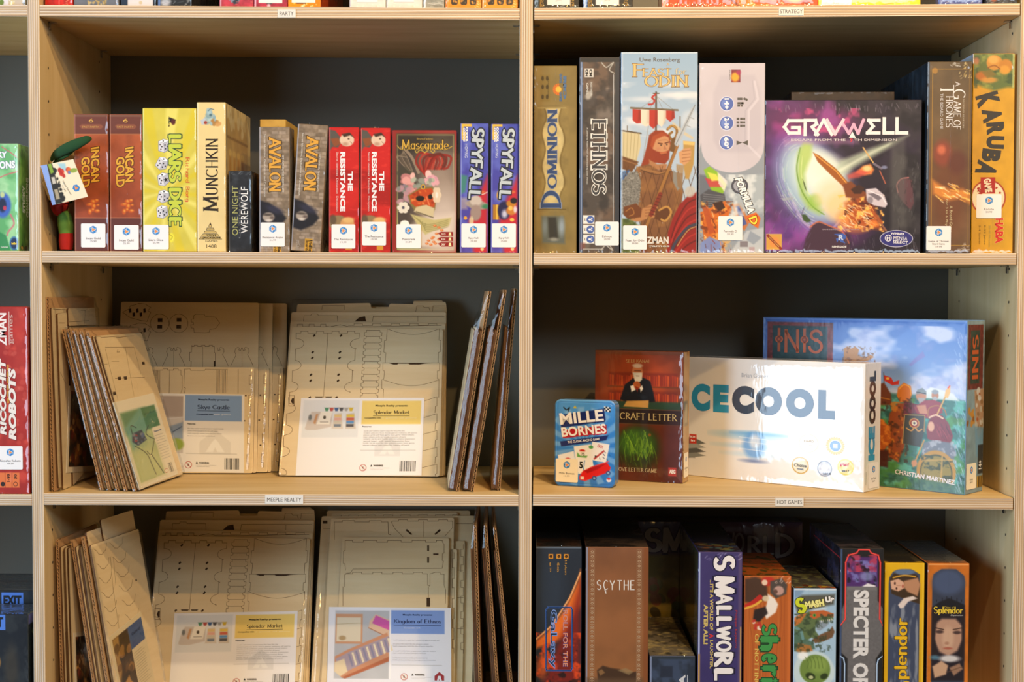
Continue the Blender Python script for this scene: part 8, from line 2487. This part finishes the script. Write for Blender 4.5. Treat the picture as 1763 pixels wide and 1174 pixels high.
# ---- kits standing edge-on
def edge_kit(label, group, A, B, toppx, near, W, hk, T, layers, sd, card=None, faces=None, flap=.03, cat='wooden kit', cb=True):
    fr, w, h, ang = lean_frame(A, B, toppx, near)
    r = fr.root('wooden_kit', label, cat, group)
    w = W or w
    if cb:
        cardboard(r, 0, w, .0004, h, 0)
    t = .0046 if cb else .0004
    n = len(layers)
    for (u0, u1, v0, v1) in layers:
        sheet(r, [(u0 * w, v0 * h + .0006), (u1 * w, v0 * h + .0006), (u1 * w, v1 * h), (u0 * w, v1 * h)], t, .0028, *(faces(fr, w, h) if faces and (u0, u1, v0, v1) == layers[-1] else ()))
        t += .0032
    if card:
        cf = Face(*card[0]); card[1](cf)
        inset_card(r, card[2](fr, w, h), t + .0004, cf)
    bag(r, -.003, w + .003, .0002, h + .004, -.0006, t + .0008, (hk * h, .0056 if cb else .003), sd)
    return fr, w, h


G = lambda x, y: ground('M', 3, x, y)
# right three, cardboard to the right, faces to the left
for i, (b, tp, lab) in enumerate((((790, 846.5), (846, 502), 'bagged kit seen edge-on, leftmost of three leaning right beside the centre upright'),
                                  ((815, 847), (872, 500), 'bagged kit seen edge-on with a bright glint, middle of three leaning right'),
                                  ((861, 845), (890.5, 497), 'bagged kit seen edge-on, nearest the centre upright on the middle shelf'))):
    B = G(*b); A = B + np.array([-.013 + .002 * i, .17, 0])
    edge_kit(lab, 'edge-on kits by the centre upright', A, B, tp, 'B', None, .82, .02, [(.02, .985, 0, .80), (.04, .97, 0, .79), (.03, .99, 0, .81), (.02, .96, .0, .80)][:4 if i < 2 else 3], 20 + i)
# row of five leaning left, faces to the right
bs = [(173, 845), (186, 845.5), (200, 846), (214, 846.5), (229, 847)]
ts = [(106, 568), (116, 567), (127, 569), (137.5, 570), (148, 571.5)]
dirv = (G(311.5, 817.5) - G(229, 847)) * .95
names5 = ['first of five thin bagged kits leaning left, against the tall kit', 'second of five thin bagged kits leaning left, counted from the side panel', 'third of five thin bagged kits leaning left, in the middle', 'fourth of five thin bagged kits leaning left, behind the green insert kit', 'thin bagged birch kit with a green board picture, last of five leaning left']


def gl(fr, w, h):
    c = lambda P: [fr.uv(x, y, .012) for x, y in P]
    Z = lambda x, y: (60 + x / 3.26, 500 + y / 3.26)
    k = lambda P: c([Z(*p) for p in P])
    return ([k([(330, 262), (350, 262), (352, 256), (372, 256), (376, 262), (440, 258), (480, 262), (520, 256), (560, 254)]), k([(372, 414), (412, 412)]), k([(405, 570), (456, 568)]), k([(400, 330), (470, 612)]), k([(470, 330), (465, 345), (480, 344)]), k([(435, 396), (476, 396)]), k([(455, 492), (620, 486)]), k([(400, 318), (560, 316), (600, 470)]), k([(512, 320), (560, 590)])],
            [k([(468, 484), (486, 482), (488, 500), (472, 502)]), k([(502, 482), (520, 480), (522, 498), (506, 500)]), k([(604, 400), (618, 398), (622, 414), (608, 416)]), k([(440, 572), (456, 566), (460, 584), (444, 588)])])


for i in range(5):
    A = G(*bs[i]); B = A + dirv
    card = None
    if i == 4:
        card = ((0, 0, 76, 160), card_green, lambda fr, w, h: [fr.uv(x, y, .012) for x, y in ((195, 693), (265, 676), (307, 806), (241, 843))])
    edge_kit(names5[i], 'five leaning kits', A, B, ts[i], 'A', None, .97, .009, [(.015, .99, 0, .965), (.03, .97, 0, .96)] if i == 4 else [(.01, .99, 0, .965)], 30 + i, card, gl if i == 4 else None)

# tall kit against the left upright
A = G(89, 847); B = A + np.array([.002, .22, 0])
fr, w, h, ang = lean_frame(A, B, (79.5, 512), 'A')
r = fr.root('wooden_kit', 'large bagged birch kit standing against the left upright behind the leaning ones', 'wooden kit')
cardboard(r, 0, w, .0004, h, 0)
k = lambda P, t=.0046: [fr.uv(x, y, t) for x, y in P]
sheet(r, k([(85, 530), (160, 531), (166, 815), (98, 840)]), .0046, .003, [k([(92, 545), (100, 560), (98, 640), (104, 700)]), k([(88, 532), (158, 536)])])
sheet(r, k([(96, 540), (112, 538), (120, 838), (106, 845)], .008), .008, .003, [k([(98, 556), (108, 556)], .008), k([(100, 640), (110, 660), (108, 700)], .008)])
sheet(r, k([(114, 531), (160, 530), (163, 559), (115, 561)], .008), .008, .003, [k([(136, 534), (144, 534), (142, 558)], .008), k([(116, 554), (150, 552)], .008)])
sheet(r, k([(116, 563), (150, 564), (154, 800), (123, 838)], .008), .008, .003, [k([(120, 600), (130, 620), (128, 700)], .008)])
cf = Face(0, 0, 150, 150); card_dark(cf)
inset_card(r, k([(119, 664), (172, 670), (169, 806), (114, 814)], .0115), .0117, cf)
bag(r, -.002, w + .003, .0002, h + .001, -.0004, .0123, (.93 * h, .006), 41)

# ---- bottom shelf, left: three kits leaning left, right three leaning left
GZ = lambda x, Y: np.array([at(x, 1262, Y)[0], Y, Z4])


def q1face(fr, w, h):
    c = lambda P: [fr.uv(x, y, .012) for x, y in P]
    Z = lambda x, y: (80 + x / 3.737, 860 + y / 3.737)
    k = lambda P: c([Z(*p) for p in P])
    L = []
    for i in range(6):
        for (x0, y0, ww) in ((300 + i * 16, 330 + i * 92, 74), (400 + i * 20, 290 + i * 92, 80)):
            if y0 < 900:
                L.append(k([(x0, y0 - 10), (x0 + 14, y0), (x0 + 30, y0 + 22), (x0 + 50, y0 + 24), (x0 + ww, y0 - 6), (x0 + ww + 6, y0 - 50)]))
    L.append(k([(405, 370), (420, 560), (470, 900), (490, 1100)])); L.append(k([(425, 380), (440, 560)]))
    return (L, [k([(565, 515), (574, 512), (576, 524), (567, 528)])])


dirq = np.array([.032, .162, 0])
edge_kit('bagged kit at the left of the bottom shelf, standing nearly straight beside the upright', 'leaning kits on the bottom shelf', GZ(107, .03), GZ(107, .03) + np.array([.012, .16, 0]), (96, 930), 'A', None, .97, .02,
         [(.01, .99, 0, .96), (.04, .97, .1, .5), (.02, .99, 0, .955), (.05, .97, 0, .95)], 51, ((0, 0, 150, 150), card_dark, lambda fr, w, h: [fr.uv(x, y, .018) for x, y in ((127, 1090), (176, 1082), (176, 1205), (131, 1212))]))
edge_kit('bagged kit squeezed between the two other kits at the left of the bottom shelf', 'leaning kits on the bottom shelf', GZ(170, .03), GZ(170, .03) + dirq, (121, 930), 'A', None, .97, .02,
         [(.01, .99, 0, .96), (.03, .97, .1, .94), (.02, .99, 0, .955)], 52)
frq, wq, hq = edge_kit('bagged kit with scalloped cut lines and a castle insert, leaning left on the bottom shelf', 'leaning kits on the bottom shelf', GZ(195, .025), GZ(195, .025) + dirq, (140, 925), 'A', None, .93, .02,
                       [(.03, .5, 0, 1.02), (.3, .97, .0, 1.06), (.0, .99, 0, .95)], 53,
                       ((0, 0, 120, 160), card_castle, lambda fr, w, h: [fr.uv(x, y, .016) for x, y in ((189, 1097), (244, 1052), (272, 1190), (216, 1232))]), q1face)
for i, (b, tp, lab) in enumerate(((834, (820, 905), 'bagged kit seen edge-on, leftmost of three at the right of the bottom shelf'), (867, (838, 905), 'bagged kit seen edge-on, middle of three at the right of the bottom shelf'), (894, (853.8, 910), 'bagged kit seen edge-on, rightmost of three at the right of the bottom shelf'))):
    B = GZ(b - 3, .03); A = B + np.array([-.004 - .003 * i, .25, 0])
    edge_kit(lab, 'edge-on kits on the bottom shelf', A, B, tp, 'B', None, .90, .018, [(.02, .985, 0, .89), (.04, .97, 0, .88)][:2 if i < 2 else 1], 60 + i)


# ======================= stuffed toy with a hang tag
M_PLUSH = mat_print('felt_cloth', .95, 0)


def tube(ac, pts, rad, col, flat=1.0, k=14):
    P = np.array(pts, float)
    n = 24
    Q, Rr = [], []
    m = len(P)
    for i in range(n + 1):
        s = i / n * (m - 1)
        j = min(int(s), m - 2); t = s - j
        p0, p1, p2, p3 = P[max(j - 1, 0)], P[j], P[j + 1], P[min(j + 2, m - 1)]
        Q.append(.5 * ((2 * p1) + (-p0 + p2) * t + (2 * p0 - 5 * p1 + 4 * p2 - p3) * t * t + (-p0 + 3 * p1 - 3 * p2 + p3) * t ** 3))
        Rr.append(rad[j] * (1 - t) + rad[j + 1] * t)
    Q = np.array(Q)
    D = np.gradient(Q, axis=0); D /= np.linalg.norm(D, axis=1)[:, None]
    V, F = [], []
    for i in range(n + 1):
        a = np.cross(D[i], (0, 1, 0)); a /= np.linalg.norm(a) + 1e-9
        b = np.cross(D[i], a)
        for j in range(k):
            t = 2 * math.pi * j / k
            V.append(Q[i] + Rr[i] * (math.cos(t) * a + flat * math.sin(t) * b))
        if i:
            for j in range(k):
                F.append(((i - 1) * k + j, (i - 1) * k + (j + 1) % k, i * k + (j + 1) % k, i * k + j))
    F += [tuple(range(k)), tuple(range(n * k, n * k + k))]
    ac.add(V, F, np.append(rgb(col), .1))


z0 = shelf_z('M', 2, -.72)
LW = lambda x, y, Y=.045: at(x, y, Y)
org = at(112, 431, .034); org[2] = z0 + .0005
toy = empty('stuffed_toy', org, 'small red and green stuffed toy with a folded card tag, squeezed beside the left upright', 'stuffed toy')


def L0(x, y, Y=.034):
    return at(x, y, Y) - org


ac = Acc()
tube(ac, [(L0(114, 431)[0], 0, .003), L0(114, 415), L0(114, 398)], [.0095, .0115, .0105], '#a8201c')
tube(ac, [L0(114, 402), L0(113, 388), L0(111, 374), L0(108, 366)], [.011, .0122, .0115, .008], '#5c8434')
o = ac.build('leg', M_PLUSH, toy, True)
ac = Acc()
tube(ac, [(L0(112, 431, .075)[0], .041, .003), L0(112, 400, .075), L0(111, 372, .075)], [.011, .0115, .011], '#15171a')
ac.build('leg', M_PLUSH, toy, True)
ac = Acc()
tube(ac, [L0(96, 336), L0(101, 347), L0(106, 358), L0(112, 362)], [.007, .0145, .0155, .010], '#a01c1a')
tube(ac, [L0(106, 300, .06), L0(109, 325, .06), L0(111, 350, .06)], [.009, .012, .012], '#2c5a2c')
ac.build('body', M_PLUSH, toy, True)
ac = Acc()
tube(ac, [L0(89, 277, .03), L0(97, 266, .02), L0(112, 257, .0), L0(132, 248, -.012), L0(150, 240, -.018), L0(158, 239, -.018)], [.0035, .0072, .0088, .0085, .006, .0015], '#1e4420', .55)
tube(ac, [L0(92, 281, .034), L0(100, 272, .026), L0(116, 262, .006), L0(134, 252, -.008)], [.003, .006, .007, .002], '#2f5a2a', .5)
ac.build('leaf', M_PLUSH, toy, True)
# hang tag: folded card, front and left leaf
q = [at(x, y, -.022) for x, y in ((80.5, 283), (126, 274), (151.5, 338.5), (96, 352))]
f = Face(0, 0, 62, 46)
f.A[:] = rgb('#e4d8bc')
f.poly([(0, 34), (62, 34), (62, 46), (0, 46)], '#1c1a16', 0, 1)
ac = Acc()
fd = Face(0, 0, 60, 72)
fd.A[:] = rgb('#e6dabe')
fd.rect(0, 0, 12, 72, '#26241e', 1, 1); fd.blobs((12, 4, 17, 70), 12, (1.5, 4), ['#26241e'], 1, 3); fd.poly([(2, 0), (10, 0), (11, 16), (4, 18)], '#7ca030', 1, 2); fd.rect(3, 24, 10, 36, '#e8e0d0', .8, 1); fd.rect(3, 46, 10, 64, '#d8c8a8', .7, 1)
fd.poly([(24, 2), (40, 4), (38, 18), (28, 16)], '#88c0d8', .8, 4); fd.blobs((22, 14, 46, 26), 14, (2, 4.5), ['#c83828', '#d86838', '#b02c20'], .95, 4); fd.ell(52, 20, 8, 4, '#88a040', .95, 2); fd.ell(42, 22, 3, 3, '#5878b8', .9)
fd.vell(45, 52, 7, 7, '#2f7fc4', 1, 6); fd.vell(45, 52, 4.6, 4.6, '#e08a4a', 2, 3)
fd.txt('Happy Salmon', 28, 48, 28, 3.4, '#5c5448', 75); fd.txt('14.99', 22, 48, 12, 2.6, '#7c7468', 75)
TL, TR, BR, BL = q
ex = TR - TL; w_ = np.linalg.norm(ex); ex /= w_
ez = TL - BL; h_ = np.linalg.norm(ez); ez -= ex * np.dot(ez, ex); ez /= np.linalg.norm(ez)
nn = np.cross(ex, ez)
V = [TL, BL, BR, TR] ; V = V + [p - nn * .0008 for p in V]
V = [p - org for p in V]
ac.add(V, [(4, 7, 6, 5), (0, 4, 5, 1), (1, 5, 6, 2), (2, 6, 7, 3), (3, 7, 4, 0)], rgb('#d8ccb0'))
ny, nx = fd.X.shape
s_ = ((fd.X - fd.x0) / (fd.x1 - fd.x0))[..., None]; t_ = ((fd.Y - fd.y0) / (fd.y1 - fd.y0))[..., None]
bil = lambda s, t: TL * (1 - s) * (1 - t) + TR * s * (1 - t) + BR * s * t + BL * (1 - s) * t
VV = (bil(s_, t_) - org).reshape(-1, 3)
i = np.arange((ny - 1) * (nx - 1)); rr, c = i // (nx - 1), i % (nx - 1); a = rr * nx + c
ac.addq(VV, np.stack([a, a + nx, a + nx + 1, a + 1], 1), np.dstack([fd.A, np.full(fd.X.shape, .1)]).reshape(-1, 4))
for (P, Fc, c_, lay) in fd.ops:
    W3 = bil((P[:, 0] / 60)[:, None], (P[:, 1] / 72)[:, None]) + nn * (.0001 * lay) - org
    ac.add(W3, Fc, np.append(c_, .1))
lf = [at(81, 283, -.022) - org, at(96, 352, -.022) - org, at(90, 353, -.004) - org, at(70, 285, -.002) - org]
ac.add(lf + [p + np.array([0, .0008, 0]) for p in lf], [(0, 1, 2, 3), (7, 6, 5, 4), (0, 4, 5, 1), (1, 5, 6, 2), (2, 6, 7, 3), (3, 7, 4, 0)], np.append(rgb('#98a4cc'), .1))
tg = ac.build('hang_tag', M_CARD, toy)
tg['label'] = 'cream folded card tag with a blue hexagon sticker'
ac = Acc()
tube(ac, [at(88, 284, -.02) - org, at(90, 280, .0) - org, at(93, 276, .02) - org], [.0006, .0006, .0006], '#dcd4c0', 1, 6)
ac.build('tag_string', M_PAPER, toy, True)
